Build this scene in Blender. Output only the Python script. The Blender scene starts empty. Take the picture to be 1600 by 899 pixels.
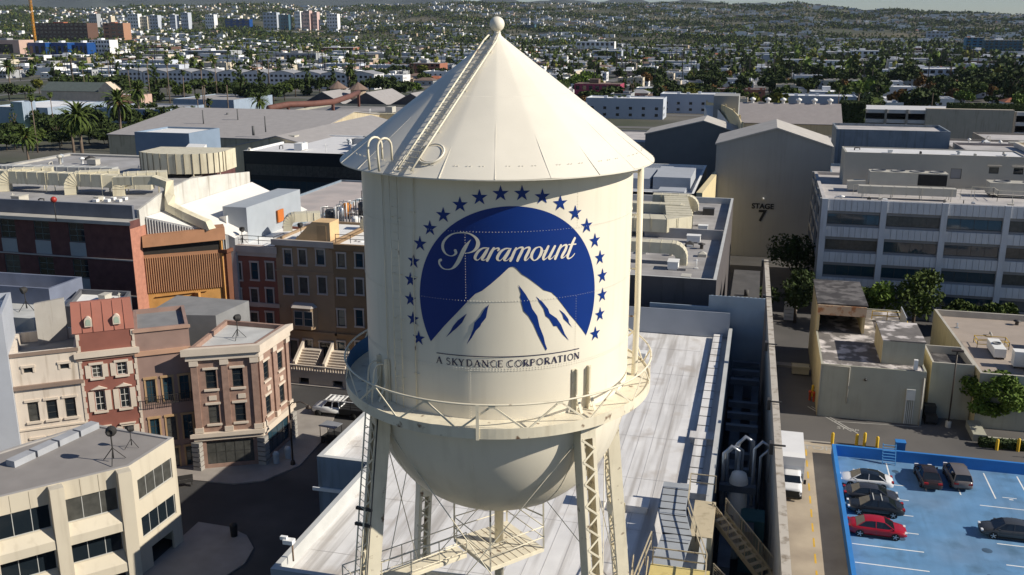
import bpy, math, random
import numpy as np
from mathutils import Vector, Matrix
from mathutils.geometry import delaunay_2d_cdt, tessellate_polygon
random.seed(7)
R = math.radians
SC = bpy.context.scene
COL = SC.collection

# ------------------------------------------------------------------ camera, world, sun, exposure
CAM_H, PITCH, YAW, FPX = 41.5, R(15.1), R(14.5), 1500.0
cd = bpy.data.cameras.new('camera')
cam = bpy.data.objects.new('camera', cd); COL.objects.link(cam)
cam.location = (0, 0, CAM_H)
cam.rotation_euler = (R(90) - PITCH, 0, YAW)
cd.sensor_width = 36.0; cd.lens = 36.0 * FPX / 1600.0
cd.clip_start = 0.5; cd.clip_end = 60000
SC.camera = cam

SUN_AZ, SUN_EL = R(89), R(32)            # azimuth clockwise from +Y
world = bpy.data.worlds.new('World'); SC.world = world; world.use_nodes = True
wn = world.node_tree.nodes; wl = world.node_tree.links
sky = wn.new('ShaderNodeTexSky'); sky.sky_type = 'NISHITA'; sky.sun_disc = False
sky.sun_elevation = SUN_EL; sky.sun_rotation = SUN_AZ
sky.air_density = 1.0; sky.dust_density = 0.2; sky.ozone_density = 2.0; sky.altitude = 300
hs = wn.new('ShaderNodeMix'); hs.data_type = 'RGBA'; hs.blend_type = 'MULTIPLY'; hs.inputs[0].default_value = 1.0; hs.inputs[7].default_value = (.87, .96, 1.14, 1)
wl.new(sky.outputs['Color'], hs.inputs[6]); wl.new(hs.outputs[2], wn['Background'].inputs['Color'])
wn['Background'].inputs['Strength'].default_value = 0.06
sd = bpy.data.lights.new('sun', 'SUN'); sun = bpy.data.objects.new('sun', sd); COL.objects.link(sun)
sd.energy = 5.0; sd.angle = R(0.5); sd.color = (1.0, 0.93, 0.81)
SUNV = Vector((math.cos(SUN_EL) * math.sin(SUN_AZ), math.cos(SUN_EL) * math.cos(SUN_AZ), math.sin(SUN_EL)))
sun.rotation_euler = SUNV.to_track_quat('Z', 'Y').to_euler()
sun.location = (60, 0, 120)
SC.view_settings.view_transform = 'Standard'; SC.view_settings.look = 'None'
SC.view_settings.exposure = 0.17; SC.view_settings.gamma = 1.0
SC.render.engine = 'CYCLES'
SC.cycles.max_bounces = 5; SC.cycles.diffuse_bounces = 3; SC.cycles.glossy_bounces = 2
SC.cycles.transmission_bounces = 2; SC.cycles.volume_bounces = 0
SC.cycles.use_denoising = True

# survey helper: where the sight line through a photo pixel meets the height z
FW = Vector((-math.sin(YAW) * math.cos(PITCH), math.cos(YAW) * math.cos(PITCH), -math.sin(PITCH)))
RT = Vector((math.cos(YAW), math.sin(YAW), 0)); UP = RT.cross(FW)
CP = Vector((0, 0, CAM_H))
def G(px, py, z=0.0):
    d = FW + RT * ((px - 800) / FPX) + UP * ((450 - py) / FPX)
    return CP + d * ((z - CAM_H) / d.z)
def PROJ(p):
    v = Vector(p) - CP; a = v.dot(FW)
    if a < 1: return (-9999, -9999, a)
    return (800 + FPX * v.dot(RT) / a, 450 - FPX * v.dot(UP) / a, a)

# ------------------------------------------------------------------ materials
MATS = {}
def mat(name, col, rough=.75, var=.12, scale=.6, metal=0.0, bump=0.0, streak=0.0, spec=.4, c2=None, c2pos=(.45, .6), c2scale=.3, emit=None, wear=0.0, grain=0.0):
    if name in MATS: return MATS[name]
    m = bpy.data.materials.new(name); m.use_nodes = True
    n = m.node_tree.nodes; l = m.node_tree.links; b = n['Principled BSDF']
    b.inputs['Roughness'].default_value = rough; b.inputs['Metallic'].default_value = metal
    b.inputs['Specular IOR Level'].default_value = spec
    geo = n.new('ShaderNodeNewGeometry'); src = geo.outputs['Position']
    def noise(sc, det=4, src=src, stretch=None):
        t = n.new('ShaderNodeTexNoise'); t.inputs['Scale'].default_value = sc; t.inputs['Detail'].default_value = det
        if stretch:
            mp = n.new('ShaderNodeMapping'); mp.inputs['Scale'].default_value = stretch
            l.new(src, mp.inputs['Vector']); l.new(mp.outputs[0], t.inputs['Vector'])
        else: l.new(src, t.inputs['Vector'])
        return t
    def mixc(a, bb, fac, mode='MIX'):
        x = n.new('ShaderNodeMix'); x.data_type = 'RGBA'; x.blend_type = mode
        for s, v in ((x.inputs[6], a), (x.inputs[7], bb)):
            if isinstance(v, tuple): s.default_value = v
            else: l.new(v, s)
        if isinstance(fac, float): x.inputs[0].default_value = fac
        else: l.new(fac, x.inputs[0])
        return x.outputs[2]
    def ramp(f, a, b_):
        r = n.new('ShaderNodeMapRange'); r.inputs[1].default_value = a; r.inputs[2].default_value = b_
        l.new(f, r.inputs[0]); return r.outputs[0]
    c = (*col, 1)
    cur = c
    if c2:
        t = noise(c2scale, 6); cur = mixc(c, (*c2, 1), ramp(t.outputs[0], *c2pos))
    if var:
        t = noise(scale, 5)
        v = n.new('ShaderNodeMapRange'); v.inputs[1].default_value = .3; v.inputs[2].default_value = .7
        v.inputs[3].default_value = 1 - var; v.inputs[4].default_value = 1 + var
        l.new(t.outputs[0], v.inputs[0])
        cb = n.new('ShaderNodeCombineColor')
        for i in range(3): l.new(v.outputs[0], cb.inputs[i])
        cur = mixc(cur, cb.outputs[0], 1.0, 'MULTIPLY')
    if streak:
        t = noise(1.0, 5, stretch=(1.7, 1.7, .16))
        cur = mixc(cur, (col[0] * .45, col[1] * .4, col[2] * .34, 1), ramp(t.outputs[0], .53, .57 + .09 / max(streak, .01)))
    if grain:
        t = noise(1.0, 6, stretch=(1.5, .07, 1.0)); cur = mixc(cur, (col[0] * .62, col[1] * .60, col[2] * .58, 1), ramp(t.outputs[0], .47, .50 + .13 / grain))
        t = noise(.35, 7); cur = mixc(cur, (col[0] * .6, col[1] * .55, col[2] * .5, 1), ramp(t.outputs[0], .56, .74))
    if wear:
        t = noise(2.3, 8); cur = mixc(cur, (.16, .09, .05, 1), ramp(t.outputs[0], .63 - wear * .03, .72))
    if isinstance(cur, tuple): b.inputs['Base Color'].default_value = cur
    else: l.new(cur, b.inputs['Base Color'])
    if bump:
        t = noise(scale * 6, 5); bp = n.new('ShaderNodeBump'); bp.inputs['Strength'].default_value = bump
        bp.inputs['Distance'].default_value = .05; l.new(t.outputs[0], bp.inputs['Height']); l.new(bp.outputs[0], b.inputs['Normal'])
    if emit:
        b.inputs['Emission Color'].default_value = (*emit[:3], 1); b.inputs['Emission Strength'].default_value = emit[3]
    MATS[name] = m; return m

# ------------------------------------------------------------------ mesh builder
class MB:
    def __init__(s): s.v = []; s.f = []; s.m = []; s.mi = 0; s.sm = []; s.smooth = False
    def add(s, vs, fs):
        o = len(s.v); s.v.extend([tuple(p) for p in vs])
        for f in fs: s.f.append(tuple(o + i for i in f)); s.m.append(s.mi); s.sm.append(s.smooth)
    def quad(s, a, b, c, d): s.add([a, b, c, d], [(0, 1, 2, 3)])
    def box(s, x0, x1, y0, y1, z0, z1):
        s.add([(x0, y0, z0), (x1, y0, z0), (x1, y1, z0), (x0, y1, z0), (x0, y0, z1), (x1, y0, z1), (x1, y1, z1), (x0, y1, z1)],
              [(0, 3, 2, 1), (4, 5, 6, 7), (0, 1, 5, 4), (1, 2, 6, 5), (2, 3, 7, 6), (3, 0, 4, 7)])
    def beam(s, p, q, w, h=None, up=(0, 0, 1)):
        h = h or w; p = Vector(p); q = Vector(q); d = (q - p)
        if d.length < 1e-6: return
        d.normalize(); u = Vector(up)
        if abs(d.dot(u)) > .98: u = Vector((0, 1, 0)) if abs(d.y) < .9 else Vector((1, 0, 0))
        a = d.cross(u).normalized(); b = a.cross(d).normalized(); a *= w / 2; b *= h / 2
        vs = [p - a - b, p + a - b, p + a + b, p - a + b, q - a - b, q + a - b, q + a + b, q - a + b]
        s.add(vs, [(0, 3, 2, 1), (4, 5, 6, 7), (0, 1, 5, 4), (1, 2, 6, 5), (2, 3, 7, 6), (3, 0, 4, 7)])
    def tube(s, pts, r, n=8, close=False, caps=True):
        pts = [Vector(p) for p in pts]; k = len(pts); rings = []
        rr = r if isinstance(r, (list, tuple)) else [r] * k
        prev = None
        for i, p in enumerate(pts):
            if close: d = (pts[(i + 1) % k] - pts[i - 1])
            else: d = pts[min(i + 1, k - 1)] - pts[max(i - 1, 0)]
            d.normalize()
            if prev is None:
                u = Vector((0, 0, 1)) if abs(d.z) < .9 else Vector((1, 0, 0)); a = d.cross(u).normalized()
            else: a = (prev - d * prev.dot(d)).normalized()
            b = d.cross(a); prev = a
            rings.append([p + (a * math.cos(2 * math.pi * j / n) + b * math.sin(2 * math.pi * j / n)) * rr[i] for j in range(n)])
        vs = [q for g in rings for q in g]; fs = []
        for i in range(k if close else k - 1):
            i2 = (i + 1) % k
            for j in range(n): fs.append((i * n + j, i * n + (j + 1) % n, i2 * n + (j + 1) % n, i2 * n + j))
        if caps and not close: fs.append(tuple(range(n - 1, -1, -1))); fs.append(tuple((k - 1) * n + j for j in range(n)))
        sv = s.smooth; s.smooth = n > 5; s.add(vs, fs); s.smooth = sv
    def lathe(s, prof, n=64, c=(0, 0), a0=0, a1=2 * math.pi):
        full = abs(a1 - a0 - 2 * math.pi) < 1e-6; k = n if full else n + 1; vs = []; fs = []
        for r, z in prof:
            for j in range(k):
                a = a0 + (a1 - a0) * j / n; vs.append((c[0] + r * math.sin(a), c[1] - r * math.cos(a), z))
        for i in range(len(prof) - 1):
            for j in range(n):
                j2 = (j + 1) % k
                fs.append((i * k + j, i * k + j2, (i + 1) * k + j2, (i + 1) * k + j))
        s.add(vs, fs)
    def prism(s, poly, z0, z1, top=True, bottom=True):
        n = len(poly); vs = [(p[0], p[1], z0) for p in poly] + [(p[0], p[1], z1) for p in poly]
        fs = [(i, (i + 1) % n, n + (i + 1) % n, n + i) for i in range(n)]
        if top: fs.append(tuple(range(n, 2 * n)))
        if bottom: fs.append(tuple(range(n - 1, -1, -1)))
        s.add(vs, fs)
    def build(s, name, mats, parent=None, loc=(0, 0, 0), rz=0.0):
        me = bpy.data.meshes.new(name); me.from_pydata(s.v, [], s.f)
        for m in (mats if isinstance(mats, (list, tuple)) else [mats]): me.materials.append(m)
        if any(s.m): me.polygons.foreach_set('material_index', s.m)
        me.polygons.foreach_set('use_smooth', s.sm)
        me.update()
        return link(name, me, parent, loc, rz)
def link(name, me, parent=None, loc=(0, 0, 0), rz=0.0):
    o = bpy.data.objects.new(name, me); COL.objects.link(o)
    o.location = loc; o.rotation_euler = (0, 0, rz)
    if parent: o.parent = parent
    return o
def thing(name, label, cat, loc=(0, 0, 0), rz=0.0, group=None):
    o = link(name, None, None, loc, rz); o['label'] = label; o['category'] = cat
    if group: o['group'] = group
    return o
def tag(o, label, cat, group=None):
    o['label'] = label; o['category'] = cat
    if group: o['group'] = group
    return o
def struct(o, label=None):
    o['kind'] = 'structure'
    if label: o['label'] = label
    return o
def dup(root, loc=None, rz=None, label=None, scale=None):
    def cp(o, par):
        c = o.copy(); COL.objects.link(c)
        if par: c.parent = par
        for ch in o.children: cp(ch, c)
        return c
    r = cp(root, None)
    if loc is not None: r.location = loc
    if rz is not None: r.rotation_euler = (0, 0, rz)
    if label: r['label'] = label
    if scale: r.scale = (scale, scale, scale) if not isinstance(scale, tuple) else scale
    return r
# ================================================================== WATER TOWER
cream = mat('cream_paint', (.80, .735, .60), rough=.42, var=.05, scale=.35, streak=.07, spec=.35)
creamr = mat('cream_roof_paint', (.78, .725, .61), rough=.5, var=.05, scale=.5, streak=0, spec=.3)
creams = mat('cream_steel', (.76, .69, .53), rough=.5, var=.07, scale=1.5, streak=.15, wear=.1)
blue = mat('emblem_blue', (.001, .028, .19), rough=.4, var=.06, scale=.5)
navy = mat('emblem_navy', (.022, .018, .06), rough=.5, var=0)
bbl = mat('walkway_blue', (.03, .13, .30), rough=.6)
TR, TZ0, TZ1 = 5.63, 26.4, 36.75
TC = Vector((-math.sin(YAW), math.cos(YAW), 0)) * 40 + RT * -.6
tower = thing('water_tower', 'tall cream riveted water tower with conical roof and blue mountain emblem', 'water tower', TC, YAW)
def tp(a, r, z): return Vector((r * math.sin(a), -r * math.cos(a), z))
def cyl(u, z, r=TR): return tp(u / TR, r, z)
SEAMS = [34.35, 31.72, 28.99]
b = MB(); b.smooth = True
b.lathe([(TR, TZ0), (TR, TZ1)], 180)
for zz in SEAMS: b.lathe([(TR + .007, zz - .07), (TR + .007, zz + .07)], 180)
b.build('tank_shell', cream, tower)
b = MB(); b.smooth = True                      # bowl
prof = []
for i in range(25):
    t = i / 24 * math.pi / 2; prof.append((TR * math.cos(t) ** .92, TZ0 + .1 - 5.6 * math.sin(t)))
prof = [(max(r, .02), z) for r, z in reversed(prof)] + [(TR + .02, TZ0 + .1), (TR + .02, TZ0 + .35)]
b.lathe(prof, 144); bowl = b.build('tank_bowl', cream, tower)
b = MB()
for k in range(8):                             # plate laps on the bowl
    a = R(-10.7 + 45 * k); pts = []
    for i in range(20):
        t = i / 19 * 1.42; pts.append(tp(a, (TR + .006) * math.cos(t) ** .92, TZ0 + .1 - 5.606 * math.sin(t)))
    b = MB()
    for p, q in zip(pts, pts[1:]): b.beam(p, q, .09, .02, up=tp(a, 1, 0))
    b.build('plate_seam', cream, bowl)
# rivets
b = MB()
def rivet(a, z, r=TR, s=.019):
    c = tp(a, r + .012, z); n = tp(a, 1, 0); t = tp(a + math.pi / 2, 1, 0); up = Vector((0, 0, 1))
    vs = [c + t * s, c + up * s, c - t * s, c - up * s, c + n * s * .9]
    b.add(vs, [(0, 1, 4), (1, 2, 4), (2, 3, 4), (3, 0, 4)])
for zz in SEAMS + [TZ0 + .22]:
    for dz in ((-.03,) if zz != SEAMS[2] else (-.05, .03)):
        for k in range(300): rivet(2 * math.pi * k / 300, zz + dz)
for a, z0, z1 in ((-11.5, 31.8, 34.3), (32.7, 34.4, 36.3), (32.7, 29.05, 31.7), (-10.7, TZ0 + .3, 28.95), (78, 31.8, 34.3), (-55, 34.4, 36.3), (-57, 29.05, 31.7), (76, 26.7, 28.95)):
    z = z0
    while z < z1: rivet(R(a), z); z += .1
    z = z0
    while z < z1 and (a == -10.7): rivet(R(a) + .012, z + .05); z += .1
b.build('rivets', cream, tower)
# ---- emblem (blue field, mountain left open, snow clefts), all decals bent on to the shell
def inside(pt, loops):
    c = False; x, y = pt
    for L in loops:
        n = len(L); j = n - 1
        for i in range(n):
            xi, yi = L[i]; xj, yj = L[j]
            if (yi > y) != (yj > y) and x < (xj - xi) * (y - yi) / (yj - yi) + xi: c = not c
            j = i
    return c
def decal(bm, loops, r, step=.22):
    vs = []; ed = []
    for L in loops:
        o = len(vs); vs += [Vector(p) for p in L]; ed += [(o + i, o + (i + 1) % len(L)) for i in range(len(L))]
    xs = [p[0] for L in loops for p in L]; ys = [p[1] for L in loops for p in L]
    x = min(xs) + step * .5
    while x < max(xs):
        y = min(ys) + step * .5
        while y < max(ys):
            if inside((x, y), loops): vs.append(Vector((x, y)))
            y += step * 3
        x += step
    V, E_, F_, *_ = delaunay_2d_cdt(vs, ed, [], 0, 1e-5)
    fs = []
    for f in F_:
        c = sum((V[i] for i in f), Vector((0, 0))) / len(f)
        if inside(c, loops):
            f = list(f)
            a, b2, c2 = V[f[0]], V[f[1]], V[f[2]]
            if (b2 - a).cross(c2 - a) < 0: f.reverse()
            fs.append(tuple(f))
    bm.add([cyl(p.x, p.y, r) for p in V], fs)
EU, EV = .558, 31.678
MT = [(-2.61,29.91),(-2.01,30.62),(-1.47,31.21),(-1.02,31.71),(-.75,31.99),(-.52,32.09),(-.2,32.35),(.17,32.68),(.44,32.94),(.52,33.0),(.6,33.02),(.68,33.01),(.76,32.95),(.98,32.71),(1.17,32.59),(1.47,32.35),(1.82,32.05),(2.14,31.93),(2.35,31.71),(2.6,31.4),(2.93,30.96),(3.35,30.48),(3.72,30.02)]
disc = []
a0 = math.atan2(29.96 - EV, 3.75 - EU); a1 = math.atan2(29.86 - EV, -2.72 - EU) + 2 * math.pi
for i in range(97):
    a = a0 + (a1 - a0) * i / 96; disc.append((EU + 3.6 * math.cos(a), EV + 3.6 * math.sin(a)))
b = MB(); b.smooth = True
decal(b, [disc + MT], TR + .016)
em = b.build('emblem', blue, tower); em['label'] = 'blue disc behind a cream mountain'
CLEFT = [[(-1.1,31.19),(-1.28,30.83),(-1.51,30.58),(-1.66,30.45),(-1.94,30.18),(-1.74,30.47),(-1.65,30.65),(-1.45,30.9)],
[(-.25,31.58),(-.3,31.43),(-.37,31.06),(-.56,30.81),(-.59,30.72),(-.76,30.54),(-.92,30.25),(-1.12,29.97),(-.98,30.3),(-.86,30.59),(-.81,30.85),(-.59,31.09),(-.42,31.4)],
[(.84,32.32),(1.12,31.93),(1.28,31.64),(1.37,31.36),(1.57,31.06),(1.66,30.65),(1.83,30.21),(1.89,29.94),(1.97,29.73),(1.93,29.65),(1.78,29.95),(1.6,30.32),(1.43,30.73),(1.23,31.08),(1.04,31.29),(.95,31.66),(.91,31.83),(.94,31.97)],
[(1.51,31.83),(1.76,31.61),(2.0,31.3),(2.06,31.12),(2.36,30.89),(2.55,30.61),(2.72,30.21),(2.92,29.91),(2.62,30.22),(2.37,30.58),(2.24,30.59),(2.06,30.9),(1.91,31.03),(1.82,31.32),(1.65,31.59)],
[(2.46,31.23),(2.7,31.02),(2.87,30.79),(2.9,30.64),(3.07,30.4),(2.84,30.65),(2.67,30.82),(2.61,31.0)]]
b = MB(); b.smooth = True
for L in CLEFT: decal(b, [L], TR + .016)
b.build('mountain_clefts', blue, em)
for k in range(22):
    a = R(-155.3 - k * 229.9 / 21 + 0) ; cx, cy = EU + 4.08 * math.cos(a), EV + 4.08 * math.sin(a)
    st = []
    for j in range(10):
        rr = .31 if j % 2 == 0 else .12; t = R(90 + 36 * j); st.append((cx + rr * math.cos(t), cy + rr * math.sin(t)))
    b = MB(); b.smooth = True; decal(b, [st], TR + .016); b.build('star', blue, tower)
SCRIPT = [[(-1.505, 33.59, 0.123), (-1.481, 33.5, 0.109), (-1.56, 33.414, 0.06), (-1.696, 33.375, 0.032), (-1.865, 33.433, 0.061), (-1.98, 33.587, 0.112), (-1.998, 33.767, 0.118), (-1.93, 33.934, 0.101), (-1.768, 34.106, 0.076), (-1.577, 34.218, 0.052), (-1.371, 34.265, 0.043), (-1.127, 34.277, 0.047), (-0.927, 34.238, 0.062), (-0.75, 34.124, 0.097), (-0.652, 33.977, 0.145), (-0.654, 33.817, 0.159), (-0.734, 33.675, 0.117), (-0.855, 33.58, 0.066), (-0.996, 33.529, 0.039), (-1.117, 33.515, 0.028)], [(-0.91, 34.029, 0.012), (-0.991, 33.926, 0.068), (-1.093, 33.782, 0.137), (-1.197, 33.596, 0.167), (-1.302, 33.369, 0.168), (-1.408, 33.16, 0.159), (-1.535, 32.99, 0.12), (-1.663, 32.889, 0.06), (-1.812, 32.851, 0.036), (-1.973, 32.864, 0.045), (-2.092, 32.946, 0.066), (-2.155, 33.063, 0.082), (-2.142, 33.156, 0.103), (-2.086, 33.192, 0.112)], [(-0.3, 33.734, 0.039), (-0.457, 33.721, 0.058), (-0.616, 33.618, 0.097), (-0.727, 33.454, 0.117), (-0.758, 33.332, 0.107), (-0.679, 33.263, 0.039), (-0.579, 33.337, 0.027), (-0.459, 33.5, 0.027), (-0.34, 33.683, 0.031)], [(-0.251, 33.734, 0.039), (-0.36, 33.562, 0.116), (-0.47, 33.379, 0.12), (-0.5, 33.294, 0.087), (-0.411, 33.276, 0.031), (-0.283, 33.392, 0.023), (-0.184, 33.524, 0.023)], [(0.513, 33.71, 0.039), (0.356, 33.703, 0.058), (0.199, 33.604, 0.097), (0.09, 33.444, 0.116), (0.06, 33.323, 0.106), (0.139, 33.253, 0.039), (0.237, 33.322, 0.027), (0.355, 33.482, 0.027), (0.473, 33.661, 0.031)], [(0.562, 33.709, 0.039), (0.454, 33.541, 0.116), (0.345, 33.361, 0.12), (0.316, 33.277, 0.087), (0.404, 33.256, 0.031), (0.532, 33.368, 0.023), (0.631, 33.497, 0.023)], [(-0.065, 33.725, 0.097), (-0.164, 33.564, 0.12), (-0.263, 33.362, 0.12), (-0.313, 33.257, 0.107)], [(-0.203, 33.504, 0.027), (-0.065, 33.665, 0.039), (0.072, 33.729, 0.058), (0.121, 33.689, 0.087), (0.081, 33.635, 0.058)], [(0.753, 33.719, 0.073), (0.679, 33.571, 0.109), (0.586, 33.347, 0.113), (0.54, 33.249, 0.1)], [(0.623, 33.459, 0.022), (0.734, 33.626, 0.033), (0.864, 33.725, 0.055), (0.995, 33.72, 0.092), (0.958, 33.58, 0.114), (0.856, 33.376, 0.113), (0.8, 33.242, 0.101)], [(0.883, 33.451, 0.022), (0.995, 33.616, 0.033), (1.126, 33.715, 0.055), (1.249, 33.709, 0.092), (1.212, 33.569, 0.114), (1.109, 33.366, 0.114), (1.081, 33.253, 0.074), (1.166, 33.268, 0.029), (1.298, 33.413, 0.022)], [(1.603, 33.721, 0.037), (1.469, 33.669, 0.074), (1.355, 33.505, 0.115), (1.327, 33.355, 0.111), (1.404, 33.231, 0.046), (1.529, 33.257, 0.056), (1.664, 33.41, 0.116), (1.717, 33.596, 0.113), (1.671, 33.703, 0.056), (1.594, 33.721, 0.037)], [(1.711, 33.596, 0.022), (1.8, 33.556, 0.023), (1.898, 33.611, 0.023)], [(1.977, 33.719, 0.095), (1.899, 33.564, 0.114), (1.792, 33.344, 0.117), (1.793, 33.23, 0.075), (1.921, 33.286, 0.027), (2.04, 33.42, 0.023)], [(2.24, 33.703, 0.096), (2.14, 33.526, 0.115), (2.021, 33.307, 0.118), (2.042, 33.229, 0.067), (2.143, 33.268, 0.027), (2.244, 33.364, 0.023)], [(2.489, 33.713, 0.098), (2.408, 33.559, 0.117), (2.307, 33.339, 0.12), (2.257, 33.225, 0.106)], [(2.347, 33.412, 0.023), (2.47, 33.591, 0.035), (2.596, 33.693, 0.059), (2.725, 33.689, 0.1), (2.684, 33.531, 0.123), (2.559, 33.333, 0.122), (2.528, 33.237, 0.088), (2.624, 33.24, 0.032), (2.753, 33.351, 0.024)], [(3.088, 33.924, 0.102), (2.989, 33.747, 0.122), (2.839, 33.419, 0.125), (2.78, 33.271, 0.12), (2.811, 33.176, 0.07), (2.932, 33.196, 0.044), (3.044, 33.279, 0.041), (3.1, 33.346, 0.029)], [(2.823, 33.704, 0.052), (3.138, 33.692, 0.053)]]
def catmull(P, n=6):
    o = []
    for i in range(len(P) - 1):
        p0, p1, p2, p3 = P[max(i - 1, 0)], P[i], P[i + 1], P[min(i + 2, len(P) - 1)]
        for k in range(n):
            t = k / n
            o.append(tuple(.5 * (2 * b_ + (c_ - a_) * t + (2 * a_ - 5 * b_ + 4 * c_ - d_) * t * t + (3 * b_ - a_ - 3 * c_ + d_) * t ** 3) for a_, b_, c_, d_ in zip(p0, p1, p2, p3)))
    o.append(tuple(P[-1])); return o
def stroke(bm, P, r, k=1.0, cap=True):
    Q = catmull(P); vs = []; n = len(Q)
    for i, (u, z, w) in enumerate(Q):
        u0, z0, _ = Q[max(i - 1, 0)]; u1, z1, _ = Q[min(i + 1, n - 1)]
        dx, dz = u1 - u0, z1 - z0; L = math.hypot(dx, dz) or 1; nx, nz = -dz / L * w * k / 2, dx / L * w * k / 2
        vs += [cyl(u + nx, z + nz, r), cyl(u - nx, z - nz, r)]
    bm.add(vs, [(2 * i, 2 * i + 1, 2 * i + 3, 2 * i + 2) for i in range(n - 1)])
    for (u, z, w) in ((Q[0], Q[-1]) if cap else ()):
        if w > .03:
            m = 12; bm.add([cyl(u + w * k / 2 * math.cos(2 * math.pi * j / m), z + w * k / 2 * math.sin(2 * math.pi * j / m), r) for j in range(m)], [tuple(range(m))])
b = MB(); b.smooth = True
for i, s_ in enumerate(SCRIPT): stroke(b, s_, TR + .022 + .0006 * i, .92)
lt = b.build('script_lettering', cream, tower); lt['label'] = 'cream script lettering reading Paramount'
# serif capitals: strokes (x0,z0,x1,z1,w) in a 1-high box
def arc(cx, cz, rx, rz, a0, a1, n=14): return [(cx + rx * math.cos(R(a0 + (a1 - a0) * i / n)), cz + rz * math.sin(R(a0 + (a1 - a0) * i / n))) for i in range(n + 1)]
TK, TN = .19, .10
def ser(x, z, w=.3): return ([(x - w / 2, z), (x + w / 2, z)], .055)
GL = {
 'A': [([(-.38, 0), (0, 1)], TN), ([(.36, 0), (0, 1)], TK), ([(-.24, .36), (.22, .36)], .06), ser(-.38, .02, .26), ser(.36, .02, .32)],
 'S': [(arc(0, .74, .24, .24, 30, 200) + arc(0, .26, .27, .25, 60, -150), .11)],
 'K': [([(-.26, 0), (-.26, 1)], TK), ([(.3, 1), (-.2, .45)], TN), ([(-.1, .55), (.36, 0)], TK), ser(-.26, .02), ser(-.26, .98), ser(.36, .02), ser(.3, .98, .24)],
 'Y': [([(-.34, 1), (0, .48)], TK), ([(.34, 1), (0, .48)], TN), ([(0, .5), (0, 0)], TK), ser(0, .02), ser(-.34, .98), ser(.34, .98, .24)],
 'D': [([(-.3, 0), (-.3, 1)], TK), ([(-.3, .97)] + arc(-.06, .5, .42, .47, 90, -90) + [(-.3, .03)], .11), ser(-.36, .02, .2), ser(-.36, .98, .2)],
 'N': [([(-.34, 0), (-.34, 1)], TN), ([(.34, 0), (.34, 1)], TN), ([(-.36, 1), (.34, 0)], TK), ser(-.36, .02, .26), ser(.34, .98, .26), ser(-.4, .98, .2)],
 'C': [(arc(.04, .5, .42, .48, 56, 304), .13)],
 'E': [([(-.24, 0), (-.24, 1)], TK), ([(-.24, .97), (.28, .97)], TN), ([(-.24, .5), (.18, .5)], TN), ([(-.24, .03), (.3, .03)], TN), ([(.28, 1), (.28, .8)], .05), ([(.3, 0), (.31, .22)], .05), ser(-.3, .02, .2), ser(-.3, .98, .2)],
 'O': [(arc(0, .5, .43, .47, 0, 360, 24), .12)],
 'R': [([(-.28, 0), (-.28, 1)], TK), ([(-.28, .97)] + arc(-.04, .74, .26, .23, 90, -90) + [(-.28, .5)], .1), ([(-.06, .5), (.36, 0)], TK), ser(-.3, .02), ser(-.34, .98, .2), ser(.38, .02, .2)],
 'P': [([(-.26, 0), (-.26, 1)], TK), ([(-.26, .97)] + arc(-.02, .72, .28, .25, 90, -90) + [(-.26, .47)], .1), ser(-.26, .02), ser(-.32, .98, .2)],
 'T': [([(0, 0), (0, 1)], TK), ([(-.36, .97), (.36, .97)], TN), ([(-.36, 1), (-.36, .78)], .05), ([(.36, 1), (.36, .78)], .05), ser(0, .02)],
 'I': [([(0, 0), (0, 1)], TK), ser(0, .02), ser(0, .98)]}
def glyphs(bm, items, z0, h, r):
    q = 0
    for ch, u in items:
        for L, w in GL[ch]:
            for p, p2 in zip(L, L[1:]):
                a_ = Vector((u + p[0] * h, z0 + p[1] * h)); b_ = Vector((u + p2[0] * h, z0 + p2[1] * h)); d_ = (b_ - a_); Ln = d_.length
                if Ln < 1e-6: continue
                nrm = Vector((-d_.y, d_.x)) / Ln * w * h / 2; e_ = d_ / Ln * (w * h * .15 if len(L) > 2 else 0)
                rr = r + .0004 * (q % 12); q += 1
                bm.add([cyl(*(a_ - e_ - nrm), rr), cyl(*(b_ + e_ - nrm), rr), cyl(*(b_ + e_ + nrm), rr), cyl(*(a_ - e_ + nrm), rr)], [(0, 1, 2, 3)])
b = MB()
glyphs(b, [('A',-2.245),('S',-1.86),('K',-1.604),('Y',-1.335),('D',-1.023),('A',-.717),('N',-.413),('C',-.103),('E',.161),('C',.558),('O',.862),('R',1.15),('P',1.414),('O',1.692),('R',1.996),('A',2.279),('T',2.538),('I',2.752),('O',2.995),('N',3.294)], 29.1, .27, TR + .018)
for k in range(30):
    u0 = -2.35 + 5.75 * k / 30; u1 = -2.35 + 5.75 * (k + 1) / 30
    b.quad(cyl(u0, 29.495, TR + .018), cyl(u1, 29.495, TR + .018), cyl(u1, 29.53, TR + .018), cyl(u0, 29.53, TR + .018))
lt = b.build('serif_lettering', navy, tower); lt['label'] = 'dark serif capitals reading A SKYDANCE CORPORATION under a thin rule'
# ---- conical roof
ER, EZ, AZ = 6.47, 36.37, 41.25
b = MB(); b.smooth = True
N = 240; prof = []
K = 14; vs = []; fs = []
for i in range(K + 1):
    t = i / K; r = ER * (1 - t) + .12 * t
    for j in range(N):
        a = 2 * math.pi * j / N; ph = (a / (2 * math.pi) * 20) % 1.0
        sag = -.035 * math.sin(math.pi * ph) * (1 - t) * min(1, t * 6 + .3)
        sag += .012 * math.sin(a * 7 + 3 * t * 5) * (1 - t)
        vs.append((r * math.sin(a), -r * math.cos(a), EZ + (AZ - EZ) * t + sag))
for i in range(K):
    for j in range(N): fs.append((i * N + j, i * N + (j + 1) % N, (i + 1) * N + (j + 1) % N, (i + 1) * N + j))
b.add(vs, fs)
b.smooth = False
b.lathe([(ER + .004, EZ - .05), (ER + .004, EZ - .002)], 120)
b.smooth = True; b.lathe([(TR - .1, EZ + .15), (ER, EZ - .05)], 120)
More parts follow.
